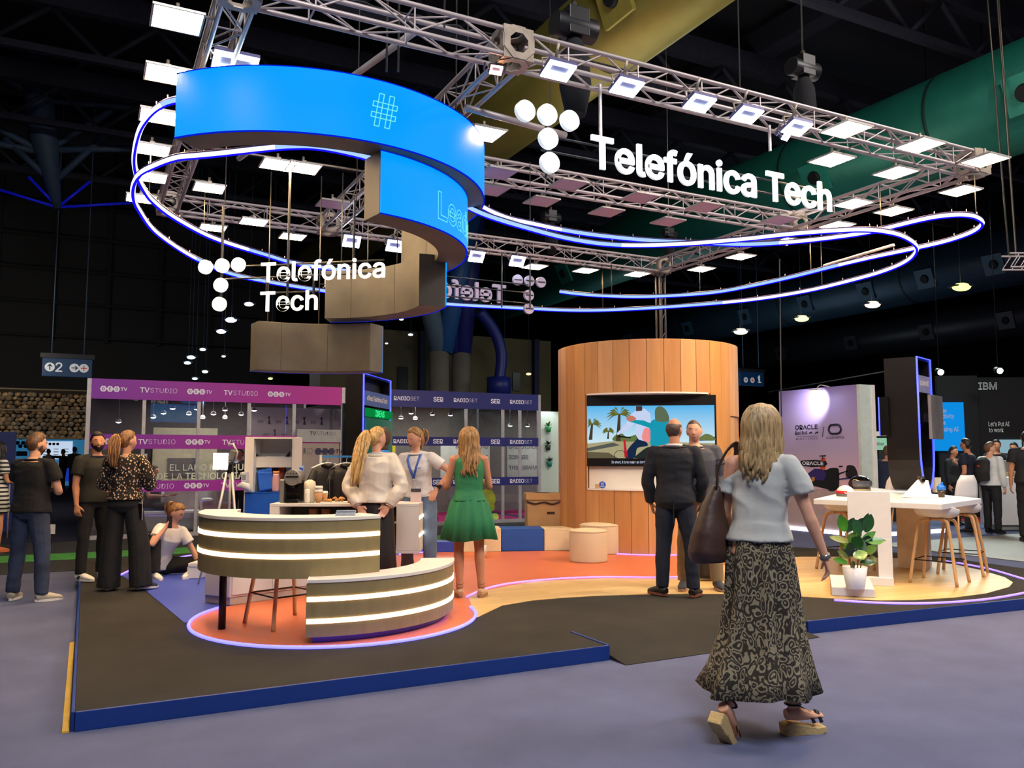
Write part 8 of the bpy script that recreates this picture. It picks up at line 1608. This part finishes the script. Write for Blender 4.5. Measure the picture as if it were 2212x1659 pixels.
sim('man in dark suit standing inside the glass studio behind the tripod', 518, 16.9, 1.62, 215, 'tan', dkj, dkj, ('quiff', 'black'), sl=2, arms={'L': ((-.2, .2, -1), (.3, .9, .0), (.4, .6, 0), (0, 0, 1)), 'R': ((.2, .2, -1), (-.3, .9, .0), (-.4, .6, 0), (0, 0, 1))}, extra=lambda c: part('shirt_front', MB().sweep([c['pel'] + c['L'] * .1 + c['fy'] * .11, c['pel'] + c['L'] * .48 + c['fy'] * .085], [(.035, .02), (.06, .02)], 8, up=c['fy']), wsh, c['t']))
sim('seated man in black with folded arms inside the glass studio', 332, 16.3, 1.70, 120, 'fair', dkj, dkj, ('short', 'brown'), sit=(0, 0, .50), legs={'L': ((-.1, 1, -.05), (0, .0, -1), 0), 'R': ((.1, 1, -.05), (0, .0, -1), 0)}, arms={'R': ((.3, .3, -1), (-.4, 1, .0), (-.4, 1, 0), (0, 0, 1)), 'L': ((-.3, .3, -1), (.4, 1, .0), (.4, 1, 0), (0, 0, 1))}, extra=lambda c: part('stool_seat', MB().box((0, 0, .34), (.4, .4, .06)).cyl((0, 0, 0), (0, 0, .32), .04, n=8), white2, c['t']))
stripes, nt, b, mp = base('striped_cloth', .8); w_ = node(nt, 'ShaderNodeTexWave'); w_.bands_direction = 'Z'; w_.inputs['Scale'].default_value = 5.0; nt.links.new(mp.outputs[0], w_.inputs['Vector']); r = ramp(nt, [(.55, (224, 218, 208)), (.62, (24, 22, 24))], 'CONSTANT'); nt.links.new(w_.outputs['Fac'], r.inputs[0]); nt.links.new(r.outputs[0], b.inputs['Base Color'])
person('woman in striped skirt and orange shoes cut off by the left picture edge', -14, 1193, .012, 1.68, 60, 'tan', 'f', arms={'R': ((.2, .1, -1), (.25, .95, -.1), (.2, 1, -.2), (0, 0, -1))}, top=(stripes, -.04, 1, .02), shoes=(M('orange_shoe', (206, 110, 60), .5), M('orange_shoe', (206, 110, 60), .5)), hair=('long', 'black', .3, 30), face=False, extra=lambda c: lathe_skirt(c, [(1.0, .17, .13, 0, 0), (.85, .19, .15, 0, 0), (.6, .21, .17, 0, 0)], stripes, 7, .01, 'skirt'))
for q_ in list(WS.collection.objects): WS.collection.objects.unlink(q_)
bpy.data.scenes.remove(WS); bpy.data.batch_remove(JUNK)
